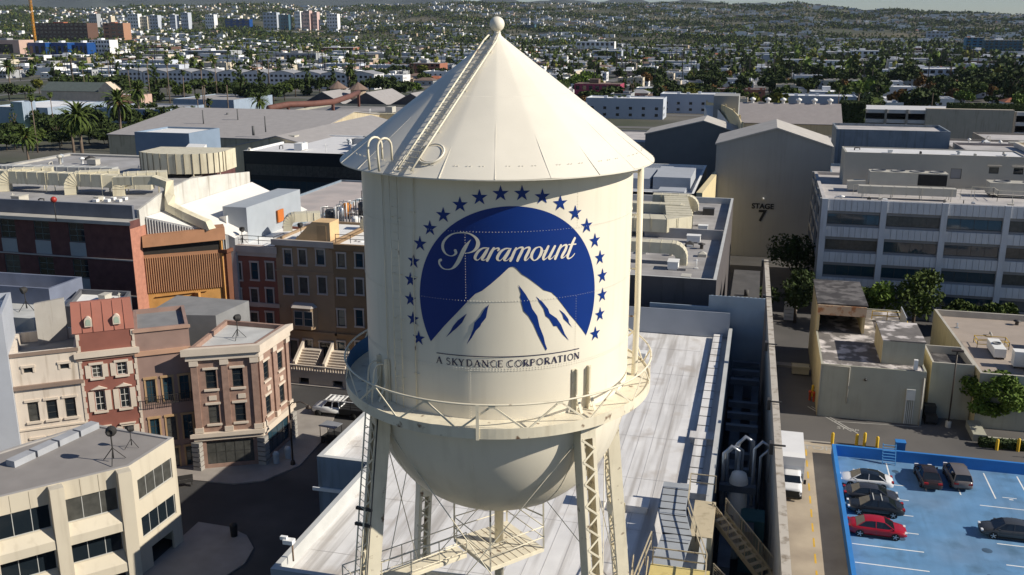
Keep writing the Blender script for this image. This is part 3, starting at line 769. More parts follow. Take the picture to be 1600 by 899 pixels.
for k in range(19):
    x_ = .9 + k * 1.03; b.box(x_, x_ + .025, .5, 41.5, 11.56, 11.5635)
for k in range(3):
    x_ = -2.9 + k * 1.2; b.box(x_, x_ + .025, 15, 41, 11.56, 11.5635)
b.build('roof_joint', mat('roof_joint_grey', (.5, .48, .46), var=.2), stg)
b = MB(); b.box(-4.3, 0, 13.85, 13.99, 9.9, 10.15); b.build('ledge', white, stg)
b = MB(); b.box(-3.92, -.02, 13.98, 13.99, 0, 3.6); b.build('brick_base', brick, stg)
b = MB()     # raised walkway strip along the east edge of the white roof
x = 21.55
b.box(x, x + .85, 16, 51, 11.88, 12.0)
for k in range(19): b.box(x + .1, x + .75, 16.1 + k * 1.9, 16.2 + k * 1.9, 11.56, 11.88)
wk = b.build('walkway', wroof, stg)
b = MB()
for k in range(18): b.box(x - .02, x + .87, 17.9 + k * 1.9, 18.0 + k * 1.9, 11.99, 12.02)
b.build('walkway_joint', mat('dark_steel', (.06, .055, .05)), wk)
b = MB(); b.box(.36, 23.0, 51.25, 51.34, 11.6, 14.2); b.build('back_parapet', mat('blue_grey_light', (.38, .40, .43), var=.05), stg)
# roof curbs / skylights
for i, (px, py) in enumerate(((925, 785), (990, 795), (1085, 775), (1098, 690))):
    p = G(px, py, 11.6); b = MB(); w = .9; b.box(-w, w, -w * .6, w * .6, 0, .45); b.box(-w - .08, w + .08, -w * .6 - .08, w * .6 + .08, .45, .53)
    tag(b.build('roof_hatch', wroof, None, (p.x, p.y, 11.56)), ['white curb box on the white roof behind the right tower legs', 'white curb box at the middle of the white roof right of the tower', 'white curb box by the roof edge above the stairs', 'small white curb box beside the raised walkway'][i], 'roof hatch', 'curb boxes on the white roof')
# street light fixture on the stage parapet corner
def work_light(x, y, z, label, s=1.0, head=(0, -1)):
    t = thing('work_light', label, 'work light', (x, y, z), random.uniform(0, 2), 'stage lights on tripods on the roofs')
    dk = mat('lamp_black', (.03, .028, .026), rough=.5)
    b = MB(); b.tube([(0, 0, .25 * s), (0, 0, 1.9 * s)], .045 * s, 6)
    b.build('pole', dk, t)
    for k in range(3):
        a = k * 2.094; b = MB(); b.beam((0, 0, 1.0 * s), (.8 * s * math.cos(a), .8 * s * math.sin(a), .03), .05 * s); b.build('leg', dk, t)
    b = MB(); b.smooth = True
    c = Vector((0, 0, 2.15 * s)); ax = Vector((head[0], head[1], -.15)).normalized(); u = Vector((0, 0, 1)).cross(ax).normalized(); v = ax.cross(u)
    rg = [(-.28, .18), (-.1, .32), (.12, .36), (.28, .36)]
    vs = [c + ax * q * s + (u * math.cos(j * math.pi / 6) + v * math.sin(j * math.pi / 6)) * r * s for q, r in rg for j in range(12)]
    fs = [(i * 12 + j, i * 12 + (j + 1) % 12, i * 12 + 12 + (j + 1) % 12, i * 12 + 12 + j) for i in range(3) for j in range(12)]
    b.add(vs, fs + [tuple(range(12)), tuple(reversed(range(36, 48)))]); b.build('lamp_head', dk, t)
    return t
# ================================================================== EAST WALL, PIT AND STAIRS
b = MB(); b.add([(1.25, 118, 0), (1.75, 118, 0), (3.0, 44, 0), (2.5, 44, 0), (1.25, 118, 14.3), (1.75, 118, 14.3), (3.0, 44, 14.3), (2.5, 44, 14.3)], [(4, 7, 6, 5), (0, 4, 5, 1), (1, 5, 6, 2), (2, 6, 7, 3), (3, 7, 4, 0)])
ew = b.build('screen_wall', mat('screen_wall_paint', (.50, .45, .38), var=.08, streak=.6)); tag(ew, 'tall narrow wall with pale top edge between the dark pit and the lane', 'wall')
b = MB()
for y, x in ((116, 1.5), (100, 1.75), (84, 2.02), (70, 2.25), (62, 2.4)):
    b.box(x - .55, x - .3, y - .3, y + .3, 13.9, 14.7); b.box(x - .3, x + .5, y - .05, y + .05, 14.45, 14.55)
b.build('floodlight', mat('dark_steel', (.06, .055, .05)), ew)
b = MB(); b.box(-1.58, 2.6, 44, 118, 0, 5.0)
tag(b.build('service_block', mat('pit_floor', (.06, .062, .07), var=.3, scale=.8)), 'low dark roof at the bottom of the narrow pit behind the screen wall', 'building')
b = MB()     # ducts and cross beams in the pit
for k in range(9):
    y = 92 - k * 3.6; b.box(-1.3, 1.2, y - .25, y + .25, 9.4 + (k % 3) * .4, 9.9 + (k % 3) * .4)
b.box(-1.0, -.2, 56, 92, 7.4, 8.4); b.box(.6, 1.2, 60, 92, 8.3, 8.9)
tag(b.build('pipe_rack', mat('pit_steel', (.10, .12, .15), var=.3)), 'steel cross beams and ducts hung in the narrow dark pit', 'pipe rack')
cb_ = mat('corrugated_blue', (.30, .36, .42), rough=.5, var=.1, metal=.1)
b = MB()
n_ = 26
for k in range(n_):
    x0 = -4.1 + k * 5.5 / n_; x1 = x0 + 5.5 / n_; b.box(x0, x1, 95.0, 95.1 + (.12 if k % 2 else 0), 0, 15.6)
b.box(-10, -4.1, 95.0, 95.2, 0, 14.4)
tag(b.build('metal_screen', cb_), 'blue grey corrugated metal screen at the far end of the pit', 'screen')
# white process tank with pipes
t = thing('process_tank', 'upright white tank with pipes standing in the pit by the stairs', 'tank', (.0, 63.6, 5.0))
b = MB(); b.smooth = True; b.lathe([(.02, 0), (.62, .0), (.65, .3), (.65, 5.9), (.5, 6.4), (.02, 6.6)], 28); b.build('tank_body', white, t)
pm = mat('galvanised_pipe', (.45, .47, .5), rough=.35, metal=.6, var=.1)
b = MB()
for (x, y, r) in ((-1.1, .2, .14), (-.85, 1.0, .1), (.95, .3, .12), (1.4, 1.1, .1), (-.2, 1.3, .16)):
    h = 7.2 + 1.6 * random.random(); b.tube([(x, y, 0), (x, y, h), (x + .5, y + .15, h + .5), (x + 1.0, y + .2, h + .2), (x + 1.0, y + .2, h - 2.5)], r, 8)
b.build('pipe', pm, t)
b = MB(); b.box(.3, 1.9, -2.2, -.4, 0, 4.0); b.build('cabinet', mat('teal_cabinet', (.05, .14, .16)), t)
# stairs on the east end
stp = mat('stair_steel', (.50, .42, .28), rough=.6, var=.1, wear=.5)
def stair(name, label, p0, p1, w=1.1, mesh=True):
    """flight from p0 (low) to p1 (high), with stringers, treads and mesh rails"""
    p0, p1 = Vector(p0), Vector(p1); t = thing(name, label, 'stairs', p0, 0, 'outside stair flights in the pit'); d = p1 - p0; hor = Vector((d.x, d.y, 0)).normalized(); s = Vector((-hor.y, hor.x, 0)) * w / 2
    b = MB()
    for e in (-1, 1): b.beam(s * e, d + s * e, .08, .3)
    b.build('stringer', stp, t); n = max(3, int(abs(d.z) / .2)); b = MB()
    for k in range(n):
        c = d * ((k + .5) / n); b.beam(c - s, c + s, .28, .04, up=(0, 0, 1))
    b.build('treads', stp, t)
    for e in (-1, 1):
        b = MB(); q = s * e
        b.tube([q + Vector((0, 0, 1.1)), d + q + Vector((0, 0, 1.1))], .04, 6); b.tube([q + Vector((0, 0, .2)), d + q + Vector((0, 0, .2))], .03, 6)
        m = max(2, int(d.length / 1.3))
        for k in range(m + 1): b.beam(q + d * k / m, q + d * k / m + Vector((0, 0, 1.12)), .07)
        for k in range(m * 6 + 1): b.beam(q + d * k / (m * 6) + Vector((0, 0, .2)), q + d * k / (m * 6) + Vector((0, 0, 1.1)), .015)
        for h in (.35, .5, .65, .8, .95): b.beam(q + Vector((0, 0, h)), d + q + Vector((0, 0, h)), .015)
        b.build('railing', stp, t)
    return t
stair('stair_flight', 'upper mesh-railed steel stair slanting down to the screen wall', (2.1, 53.2, 9.6), (-1.1, 56.6, 11.6))
stair('stair_flight', 'lower mesh-railed steel stair slanting down at the bottom of the pit', (2.2, 46.8, 9.3), (-1.3, 48.6, 11.5))
b = MB(); b.box(-4.3, -1.3, 44.2, 47.6, 5, 13.2); b.box(-4.4, -1.2, 44.1, 47.7, 13.2, 13.3)
sh = b.build('stair_tower', mat('yellow_cream', (.62, .50, .20), var=.06, streak=.3)); tag(sh, 'yellow cream stair head block at the near right edge of the white roof', 'stair head')
sh.location.z = -.35
b = MB(); b.box(-2.6, -1.3, 52.0, 56.6, 5, 12.55); tag(b.build('landing_block', beige), 'beige landing block with rail posts at the edge of the pit', 'stair landing')
t = thing('roof_walkway', 'grey plank walkway with steel rails bending along the roof edge', 'walkway', (0, 0, 0))
gp = mat('grey_plank', (.34, .36, .38), rough=.8, var=.12)
A1, A2, A3, A4 = Vector((-3.6, 47.8, 12.75)), Vector((-3.3, 51.5, 12.75)), Vector((-3.9, 54.5, 12.75)), Vector((-3.9, 58.2, 12.75))
b = MB()
for p, q in ((A1, A2), (A2, A3), (A3, A4)): b.beam(p, q, 1.7, .08)
b.build('deck', gp, t); b = MB()
for p, q in ((A1, A2), (A2, A3), (A3, A4)):
    for k in range(4): c = p.lerp(q, k / 4); b.box(c.x - .8, c.x + .8, c.y - .03, c.y + .03, 12.79, 12.82)
b.build('deck_joint', mat('dark_steel', (.06, .055, .05)), t)
b = MB(); railing(b, [(-1.35, 44.4, 12.85), (-1.4, 47.6, 12.85), (-2.2, 51.0, 12.75), (-2.9, 54.0, 12.75), (-3.0, 57.5, 12.75), (-1.4, 57.5, 12.75)], 1.15, .03)
railing(b, [(-4.3, 47.6, 12.85), (-1.4, 47.6, 12.85)], 1.15, .03); railing(b, [(-5.0, 44, 12.85), (-4.6, 49.5, 12.75)], 1.15, .03); b.build('railing', stp, t)
stair('ladder_stair', 'narrow steel ladder stair with two tall rails beside the yellow stair head', (-4.9, 43.6, 9.5), (-4.95, 47.4, 12.4), .8)
# ================================================================== OFFICE BLOCK (right)
offw = mat('office_panel', (.60, .61, .63), rough=.7, var=.05, streak=.15)
offg = mat('office_band', (.24, .24, .245), rough=.7, var=.05)
conc_l = mat('pale_roof', (.50, .47, .45), rough=.85, var=.1, c2=(.38, .36, .35), c2scale=.3)
ZO = 17.5; OX0, OX1, OY0, OY1 = 9.2, 42.0, 146.0, 174.5
fr = mat('bronze_frame', (.05, .05, .05), rough=.4)
wst = (fr, glass_b, 4, 1, None, '')
bay = 8.15; sh_ = []; 
for k in range(4):
    for z in (14.0, 10.15, 6.3, 2.45):
        sh_.append((.75 + k * bay + .15, z - .2, (k + 1) * bay - .05, z + 1.35, wst))
west = []
for k in range(3):
    for z in (14.0, 10.15, 6.3, 2.45): west.append((1 + k * 9.2, z - .4, 9.6 + k * 9.2, z + 1.7, (fr, glass_d, 3, 1, None, '')))
off = bldg('office_building', 'grey and white five storey office block with ribbon windows', rect(OX0, OY0, OX1, OY1), ZO, offg, conc_l, {0: sh_, 3: west}, ph=.5, t=.5, capm=conc_l)
b = MB()
for k in range(5): b.box(k * bay - (.0 if k else .05), k * bay + .8, -.42, -.003, 0, ZO + .02)
b.build('column', offw, off)
for z in (15.85, 12.0, 8.15, 4.3):
    for k in range(4):
        b = MB(); n = 9; w = (bay - .8) / n
        for i in range(n): b.box(.8 + k * bay + i * w + .02, .8 + k * bay + (i + 1) * w - .02, -.26, -.003, z - .05, z + (1.6 if z > 15 else 1.45))
        b.build('spandrel_panel', offw, off)
b = MB()
for k in range(4): b.box(-.3, -.003, k * 9.2 + .1, k * 9.2 + .8, 0, ZO)
for z in (4.3, 8.15, 12.0, 15.9): b.box(-.2, -.004, .8, 28, z - .1, z + .7)
b.build('west_rib', mat('office_rib', (.30, .30, .29)), off)
def rail_thing(name, label, pts, m, h=1.05, group=None):
    o = Vector(pts[0]); t = thing(name, label, 'railing', o, 0, group); b = MB(); railing(b, [Vector(p) - o for p in pts], h, .03); b.build('rails', m, t); return t
ph_ = bldg('rooftop_penthouse', 'long beige plant room with white flat roof on the office block', rect(13.2, 163.5, 40, 171.5), 22.3, mat('plant_room_beige', (.40, .38, .33), var=.04), mat('white_roof2', (.66, .65, .64), var=.05), {0: [(16, 18.6, 17.6, 20.2, (fr, offg, 1, 1, None, '')), (21.5, 19.6, 22.9, 20.6, (fr, glass_d, 1, 1, trimw, 'hood')), (25, 19.6, 26.4, 20.6, (fr, glass_d, 1, 1, trimw, 'hood'))]}, ph=.15, z0=17.0)
acm = mat('machine_beige', (.50, .47, .40), rough=.5, var=.06)
def ac_unit(x, y, z, w, d, h, label, fans=3, grp='rooftop cooling units', louver=True, rz=0, m=None):
    t = thing('cooling_unit', label, 'cooling unit', (x, y, z), rz, grp); m = m or acm
    b = MB(); b.box(0, w, 0, d, .25, h); n = max(2, int(w / 1.4))
    for i in range(n + 1): b.box(max(0, w * i / n - .03) - .01, min(w, w * i / n + .03) + .01, -.02, d + .02, .25, h + .02)
    b.box(-.03, w + .03, -.03, d + .03, h, h + .06); b.build('casing', m, t)
    b = MB()
    for sx in (.1, w - .25): b.box(sx, sx + .15, .1, d - .1, 0, .25)
    b.build('skid', mat('dark_steel', (.06, .055, .05)), t)
    if louver:
        b = MB(); x0 = w * .62; 
        for k in range(int((h - .5) / .12)): b.box(x0, w - .12, -.045, -.03, .4 + k * .12, .47 + k * .12)
        b.box(x0, w - .12, -.03, -.024, .38, h - .12); b.build('louvre', mat('louvre_dark', (.02, .02, .02)), t)
    for k in range(fans):
        b = MB(); b.smooth = True; c = (w * (k + .5) / fans, d / 2); r = min(d * .38, w / fans * .4); b.lathe([(r, h + .05), (r, h + .2), (r - .06, h + .2), (r - .06, h + .08), (.02, h + .08)], 16, c=c); b.build('fan', mat('fan_grey', (.2, .2, .2)), t)
    return t
ac_unit(16.6, 157.0, 17.9, 11.2, 2.8, 2.2, 'long beige cooling unit with black louvres on the office block roof', 4)
ac_unit(33.5, 156.0, 17.3, 8, 3, 1.9, 'beige cooling unit by the steps at the far right of the office roof', 2, louver=False)
duct('roof_duct', 'long beige box duct on stands along the front of the office roof', [(14.5, 151.2, 18.3), (28.0, 151.2, 18.3)], 1.5, 1.15, acm, legs=(.05, .35, .65, .95), zroof=17.0)
duct('roof_duct', 'short beige duct bending down behind the shaded patch of the office roof', [(13.4, 157.0, 18.0), (16.0, 157.0, 18.2)], 1.6, 1.3, acm, zroof=17.0)
rail_thing('roof_railing', 'cream handrail in front of the long cooling unit', [(14, 153.3, 17.0), (31, 153.3, 17.0)], creams, 1.6)
rail_thing('roof_railing', 'cream handrail round the steps at the right of the office roof', [(31, 155.5, 17.0), (34, 155.5, 17.0), (34, 152.6, 17.0), (40, 152.6, 17.0)], creams, 1.6)
# ================================================================== STAGE 7 and its neighbours
s7 = mat('stage_grey', (.31, .31, .295), rough=.85, var=.06, scale=.15, streak=.06)
s7r = mat('stage_roof', (.46, .43, .39), rough=.8, var=.1)
def gable(name, label, x0, x1, y0, y1, ze, zp, wm, rm, xp=None, parapet=.25, ridge='y', cat='building', group=None, over=.25):
    """gabled hall; ridge along y (gable faces south) or x"""
    t = thing(name, label, cat, (x0, y0, 0), 0, group); w, d = x1 - x0, y1 - y0; b = MB()
    if ridge == 'y':
        xp_ = (xp - x0) if xp is not None else w / 2
        for yy, fl in ((0, 1), (d, -1)):
            pts = [(0, yy, 0), (w, yy, 0), (w, yy, ze), (xp_, yy, zp), (0, yy, ze)]; b.add(pts if fl > 0 else pts[::-1], [(0, 1, 2, 3, 4)])
        b.quad((0, d, 0), (0, 0, 0), (0, 0, ze), (0, d, ze)); b.quad((w, 0, 0), (w, d, 0), (w, d, ze), (w, 0, ze)); b.build('wall', wm, t); b = MB(); o = over
        b.add([(-o, -o, ze - .02), (xp_, -o, zp + .05), (w + o, -o, ze - .02), (-o, d + o, ze - .02), (xp_, d + o, zp + .05), (w + o, d + o, ze - .02), (-o, -o, ze + .2), (xp_, -o, zp + .3), (w + o, -o, ze + .2), (-o, d + o, ze + .2), (xp_, d + o, zp + .3), (w + o, d + o, ze + .2)],
              [(6, 7, 10, 9), (7, 8, 11, 10), (0, 1, 7, 6), (1, 2, 8, 7), (0, 6, 9, 3), (2, 5, 11, 8), (3, 9, 10, 4), (4, 10, 11, 5)])
    else:
        for xx, fl in ((0, -1), (w, 1)):
            pts = [(xx, 0, 0), (xx, d, 0), (xx, d, ze), (xx, d / 2, zp), (xx, 0, ze)]; b.add(pts if fl > 0 else pts[::-1], [(0, 1, 2, 3, 4)])
        b.quad((0, 0, 0), (w, 0, 0), (w, 0, ze), (0, 0, ze)); b.quad((w, d, 0), (0, d, 0), (0, d, ze), (w, d, ze)); b.build('wall', wm, t); b = MB(); o = over
        b.add([(-o, -o, ze - .02), (-o, d / 2, zp + .05), (-o, d + o, ze - .02), (w + o, -o, ze - .02), (w + o, d / 2, zp + .05), (w + o, d + o, ze - .02), (-o, -o, ze + .18), (-o, d / 2, zp + .28), (-o, d + o, ze + .18), (w + o, -o, ze + .18), (w + o, d / 2, zp + .28), (w + o, d + o, ze + .18)],
              [(6, 9, 10, 7), (7, 10, 11, 8), (0, 3, 9, 6), (2, 8, 11, 5), (0, 6, 7, 1), (1, 7, 8, 2), (3, 4, 10, 9), (4, 5, 11, 10)])
    b.build('roof', rm, t); return t
bx = lambda n, l, x0, y0, x1, y1, z, wm, rm, **k: bldg(n, l, rect(x0, y0, x1, y1), z, wm, rm, **k)
S7 = gable('sound_stage', 'tall grey gabled sound stage lettered STAGE 7', -8.0, 12.4, 182, 199, 20.8, 23.9, s7, s7r, xp=2.6)
def text_part(body, size, m, parent, loc, label, thick=.03):
    cu = bpy.data.curves.new('t', 'FONT'); cu.body = body; cu.size = size; cu.align_x = 'CENTER'; cu.extrude = thick; cu.offset = size * .03
    o = bpy.data.objects.new('t', cu); COL.objects.link(o); dg = bpy.context.evaluated_depsgraph_get(); me = bpy.data.meshes.new_from_object(o.evaluated_get(dg)); bpy.data.objects.remove(o)
    me.materials.clear(); me.materials.append(m)
    q = link('lettering', me, parent, loc); q.rotation_euler = (R(90), 0, 0); q['label'] = label; return q
blk = mat('letter_black', (.012, .012, .012), rough=.7, var=0)
text_part('STAGE', 1.35, blk, S7, (9.0, -.06, 9.2), 'black capitals reading STAGE')
text_part('7', 2.9, blk, S7, (9.0, -.06, 6.9), 'large black numeral 7')
b = MB(); b.box(8.85, 9.15, -.5, -.01, 11.0, 11.3); b.tube([(9, -.3, 11.2), (9, -.6, 11.1)], .16, 8); b.build('wall_lamp', white, S7)
# block behind the white roof (dark south face, ducts)
lr = mat('grey_roof', (.36, .345, .335), rough=.85, var=.1, c2=(.28, .265, .255), c2scale=.25, c2pos=(.42, .62))
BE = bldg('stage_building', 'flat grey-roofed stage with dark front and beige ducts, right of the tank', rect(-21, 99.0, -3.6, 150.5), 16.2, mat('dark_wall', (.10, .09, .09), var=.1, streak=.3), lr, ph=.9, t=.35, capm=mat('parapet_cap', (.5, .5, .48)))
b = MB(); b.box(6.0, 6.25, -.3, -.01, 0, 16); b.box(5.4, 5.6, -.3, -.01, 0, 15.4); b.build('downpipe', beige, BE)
b = MB(); b.box(7.0, 17.05, 24, 24.35, 15.3, 16.6); b.build('fire_wall', lr, BE)
dm = mat('duct_beige', (.60, .55, .41), rough=.55, var=.07, streak=.2)
RZ16 = 15.3
p = G(1030, 395, RZ16 + 1.2)
hook(p.x + 2.6, p.y, RZ16, dm, math.pi, 'gooseneck duct nearest the dark front edge, right of the tank', 1.15, 9.0)
p = G(1085, 322, RZ16 + 1.0)
hook(p.x, p.y, RZ16, dm, math.pi, 'gooseneck duct at the far right end of the ducted grey roof', 1.15, 5.0)
p = G(1075, 337, RZ16 + 1.0)
hook(p.x, p.y, RZ16, dm, math.pi, 'second gooseneck duct from the far end of the ducted grey roof', 1.15, 7.0)
p0_, p1_ = G(1040, 350, RZ16 + 1.6), G(1055, 312, RZ16 + 1.6)
duct('roof_duct', 'wide beige trunk duct running north on the roof right of the tank', [(p0_.x - 6, p0_.y, RZ16 + 1.6), (p0_.x, p0_.y, RZ16 + 1.6), (p0_.x + 1.6, p0_.y + 1.6, RZ16 + 1.6), (p1_.x, p1_.y, RZ16 + 1.6)], 3.4, 1.7, dm, legs=(.1, .6), zroof=RZ16)
for i, (px, py) in enumerate(((1092, 334), (1107, 336), (1090, 354), (1078, 386), (1066, 423), (1098, 368))):
    p = G(px, py, RZ16); b = MB(); s = (.7, .8, .35, .35, .4, .6)[i]; h_ = (.3, .9, .2, .2, .25, 1.3)[i]; b.box(-s, s, -s * .8, s * .8, 0, h_); b.box(-s - .05, s + .05, -s * .8 - .05, s * .8 + .05, h_, h_ + .05)
    tag(b.build('roof_vent', [lr, white][i % 2] if i != 1 else mat('dark_steel', (.06, .055, .05)), None, (p.x, p.y, RZ16)), ['low grey roof box near the far ducts', 'small dark cage box on the far part of the ducted roof', 'small low box in the middle of the ducted roof', 'small low white box left of the gooseneck duct on the ducted roof', 'small square vent near the dark front edge of the ducted roof', 'upright box beside the low cross wall of the ducted roof'][i], 'roof vent', 'vents on the ducted grey roof')
# small building past the wall
b = MB(); b.box(-2.4, .9, 119, 133, 0, 9); b.box(-2.5, 1.0, 118.9, 133.1, 9, 9.15); b.tube([(-.6, 119.6, 9.1), (-.6, 119.6, 9.9)], .3, 10)
tag(b.build('shed_building', [mat('dark_roof_shed', (.09, .085, .08), var=.2)]), 'low dark-roofed annex in front of the grey gabled stage', 'building')
# dark glass office behind
tg = mat('white_roof2', (.66, .65, .64))
GL_ = []
def curtain(poly_w, z1, rows, n):
    st = (mat('curtain_frame', (.02, .03, .035), rough=.4), glass_b, n, 1, None, '')
    return [(.3, a, poly_w - .3, c, st) for a, c in rows]
cw1 = mat('curtain_wall_dark', (.022, .028, .032), rough=.2, var=0)
p = G(380, 236, 16.0); q = G(560, 245, 16.0)
wG = 48
g1 = bldg('glass_office', 'low dark glass office with white roof, left of the tank roof', rect(p.x, p.y, p.x + wG, p.y + 34), 16.0, cw1, tg, {0: curtain(wG, 16, ((10.8, 13.2), (6.4, 9.8)), 30)}, ph=.35, t=.5, capm=white)
t = ac_unit(p.x + 22, p.y + 9, 15.6, 16, 9, 2.6, 'round grey plant enclosure on the white roof of the dark glass office', 3, m=mat('plant_grey', (.4, .41, .42)))
p = G(1005, 253, 15.0)
g2 = bldg('glass_office', 'blue glass office in shade just right of the tank roof edge', rect(-40, 160.5, -10.3, 196), 15.0, cw1, mat('blue_grey_light', (.38, .40, .43)), {0: curtain(29.7, 15, ((9.9, 11.9), (6.0, 9.2), (1.5, 4.8)), 22)}, ph=.8, t=.4, capm=white)
b = MB(); b.box(22, 28.5, 8, 22, 14.25, 16.4); b.box(17, 21.5, 8, 20, 14.25, 16.0); b.box(23.5, 28.0, 1.5, 6, 14.25, 15.0); b.build('plant_box', mat('blue_grey_light', (.38, .40, .43)), g2)
b = MB(); b.prism([(-9.9, 160), (-8.9, 160), (-6.8, 198), (-7.6, 198)], 0, 15.3)
tag(b.build('curved_wall', mat('yellow_cream2', (.66, .55, .33), var=.05)), 'cream wall running back beside the blue glass office', 'wall')
bx('stage_annex', 'low grey flat annex left of the stage lettered 17', -54, 240, -27.7, 270, 14.2, s7, conc_l)
S17 = gable('sound_stage', 'dark-fronted gabled sound stage lettered 17 behind the blue office', -27.5, -3, 236, 250, 16.6, 20.0, mat('stage_dark', (.16, .165, .165), var=.05), s7r, ridge='y', xp=-13.7)
text_part('STAGE', 1.1, blk, S17, (18.9, -.06, 12.4), 'black capitals reading STAGE'); text_part('17', 2.4, blk, S17, (19.1, -.06, 10.2), 'black numerals 17')
p = G(1150, 165, 20)
b = MB(); b.box(-14, -7, 284, 296, 0, 23.0); tag(b.build('stage_tower', s7), 'square grey block rising behind the dark stage roof', 'building')
t = thing('curved_facade', 'curved yellow-cream screen wall with white gable behind it', 'building', (0, 0, 0))
cp_ = [G(px, py, 20.5) for px, py in ((1103, 160), (1118, 162), (1132, 166), (1145, 173), (1154, 183), (1158, 194))]
b = MB()
for p, q in zip(cp_, cp_[1:]): b.prism([(p.x, p.y), (p.x + .1, p.y - .6), (q.x + .6, q.y - .1), (q.x, q.y)][::-1], 0, 20.5)
b.build('wall', mat('yellow_cream2', (.66, .55, .33)), t)
b = MB()
for p in cp_: b.beam((p.x + .3, p.y - .5, 0), (p.x + .3, p.y - .5, 21), .5)
b.build('pilaster', mat('yellow_cream2', (.66, .55, .33)), t)
g_ = [G(1103, 170, 18.5), G(1143, 198, 16.0)]
b = MB(); b.add([(g_[0].x, g_[0].y - 8, 0), (g_[1].x, g_[1].y - 2, 0), (g_[1].x, g_[1].y - 2, 16.2), (g_[0].x + 3, g_[0].y - 8, 20.0), (g_[0].x, g_[0].y - 8, 20.0)], [(0, 1, 2, 3, 4)]); b.build('gable_end', mat('white_roof2', (.66, .65, .64)), t)
# long shed with roof ventilators
p = G(1130, 190, 15)
sh2 = gable('long_hall', 'long grey-roofed hall with a row of white ventilators on its ridge', -12, 22.5, 300, 326, 14.0, 19.0, beige, mat('taupe_roof', (.30, .27, .26), var=.06), ridge='x')
for k in range(6):
    b = MB(); b.smooth = True; x = 8.5 + k * 4.6; b.lathe([(.5, 19.0), (.5, 19.9), (.9, 20.0), (.9, 20.5), (.1, 20.9)], 12, c=(x, 13)); b.build('ventilator', white, sh2)
# right back: flat blocks, parking structure
bgd = mat('blue_panel_wall', (.22, .25, .28), var=.12, streak=.3)
bx('plant_building', 'blue metal-clad block behind the office plant room', 15.0, 212, 37, 226, 21.3, bgd, conc_l)
bx('plant_building', 'lower blue grey block beside the gabled stage', 13.2, 186, 19.0, 205, 15.0, mat('blue_panel_wall2', (.14, .2, .27)), conc_l)
bx('studio_block', 'grey flat-roofed block behind the right end of the office plant room', 38, 196, 52, 214, 19.0, mat('grey_wall3', (.28, .25, .24)), conc_l)
fl_ = bx('studio_block', 'cream trimmed block with tall windows at the right edge behind the office', 49.5, 190, 80, 212, 19.5, beige, tg, holes={0: [(4 + 4 * k, 15, 6.2 + 4 * k, 18, (white, glass_d, 3, 2, None, '')) for k in range(6)], 3: grid_holes(22, [15], 3, 5, 1.2, (white, glass_d, 1, 1, None, ''))}, cornice=[((0, 3), 18.6, 19.5, .5, trimw)])
for i, (x0, y0, w, d, h) in enumerate(((26, 232, 26, 20, 13.5), (56, 228, 34, 18, 14), (46, 258, 30, 22, 13), (80, 250, 36, 30, 14.5), (16, 252, 22, 18, 14.0), (4, 240, 10, 12, 12), (60, 290, 50, 20, 12))):
    bx('studio_block', ['low taupe block with ducts behind the blue metal block', 'low block with duct runs at the right behind the trimmed block', 'taupe block in front of the parking structure blank wall', 'pale low block at the right edge in front of the parking structure', 'beige block beside the taupe block, left of the parking structure', 'small low block tucked behind the gabled stage', 'long low block in front of the right end of the parking structure'][i], x0, y0, x0 + w, y0 + d, h, mat('taupe_wall', (.30, .27, .23)), conc_l)
for i in range(9):
    x = 52 + i * 6.5; y = 232 + (i % 3) * 9
    duct('roof_duct', '%s beige zigzag duct from the left on low roofs before the parking structure' % ['first', 'second', 'third', 'fourth', 'fifth', 'sixth', 'seventh', 'eighth', 'ninth'][i], [(x, y, 15.5), (x + 4, y + (i % 2) * 3, 15.5), (x + 9, y - 1, 15.5)], 1.6, 1.4, dm, zroof=14, legs=(.2, .8))
pk = mat('parking_concrete', (.36, .32, .27), var=.06); pkd = mat('parking_band', (.58, .57, .56), var=.06)
PK = thing('parking_structure', 'long open parking structure with pale bands and a blank tan wall', 'parking structure', (37, 392, 0))
b = MB()
for z in (3.2, 6.9, 10.6): b.box(0, 22, 0, .3, z, z + 1.3); b.box(52, 78, 0, .3, z, z + 1.3)
b.box(0, 160, 3, 40, 2.9, 3.2); b.box(0, 160, 3, 40, 6.6, 6.9); b.box(0, 160, 3, 40, 10.3, 10.6)
b.build('parapet_band', pkd, PK)
b = MB(); b.box(22, 52, -1.2, 2, 0, 12.6); b.box(78, 160, -.5, 2, 0, 11.4); b.build('blank_wall', mat('tan_blank', (.46, .40, .31), var=.04, streak=.2), PK)
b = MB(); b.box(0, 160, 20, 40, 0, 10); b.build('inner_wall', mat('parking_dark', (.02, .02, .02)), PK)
for k in range(6):
    b = MB(); x = [0, 7.5, 15, 52.2, 60.5, 69][k]; b.box(x, x + .8, -.5, .0, 0, 12); b.build('column', pk, PK)
hd = mat('hedge_green', (.035, .055, .012), rough=.9, var=.4, scale=1.5)
def leaf_box(name, label, x0, x1, y0, y1, z0, z1, n, size=.5, cat='hedge', m=None, core=True):
    rs = np.random.RandomState(int(abs(x0 * 7 + y0)) % 9999); b = MB()
    if core: b.box(x0 + size * .3, x1 - size * .3, y0 + size * .3, y1 - size * .3, z0, z1 - size * .3)
    for _ in range(n):
        f = rs.randint(4); p = Vector((rs.uniform(x0, x1), rs.uniform(y0, y1), rs.uniform(z0, z1)))
        if f == 0: p.y = y0
        elif f == 1: p.x = x1
        elif f == 2: p.z = z1
        else: p.x = x0
        u = Vector(rs.normal(size=3)).normalized() * size * rs.uniform(.5, 1); v = u.cross(Vector(rs.normal(size=3))).normalized() * size * .5
        b.quad(p - u, p - v, p + u, p + v)
    o = b.build(name, m or hd); tag(o, label, cat); return o
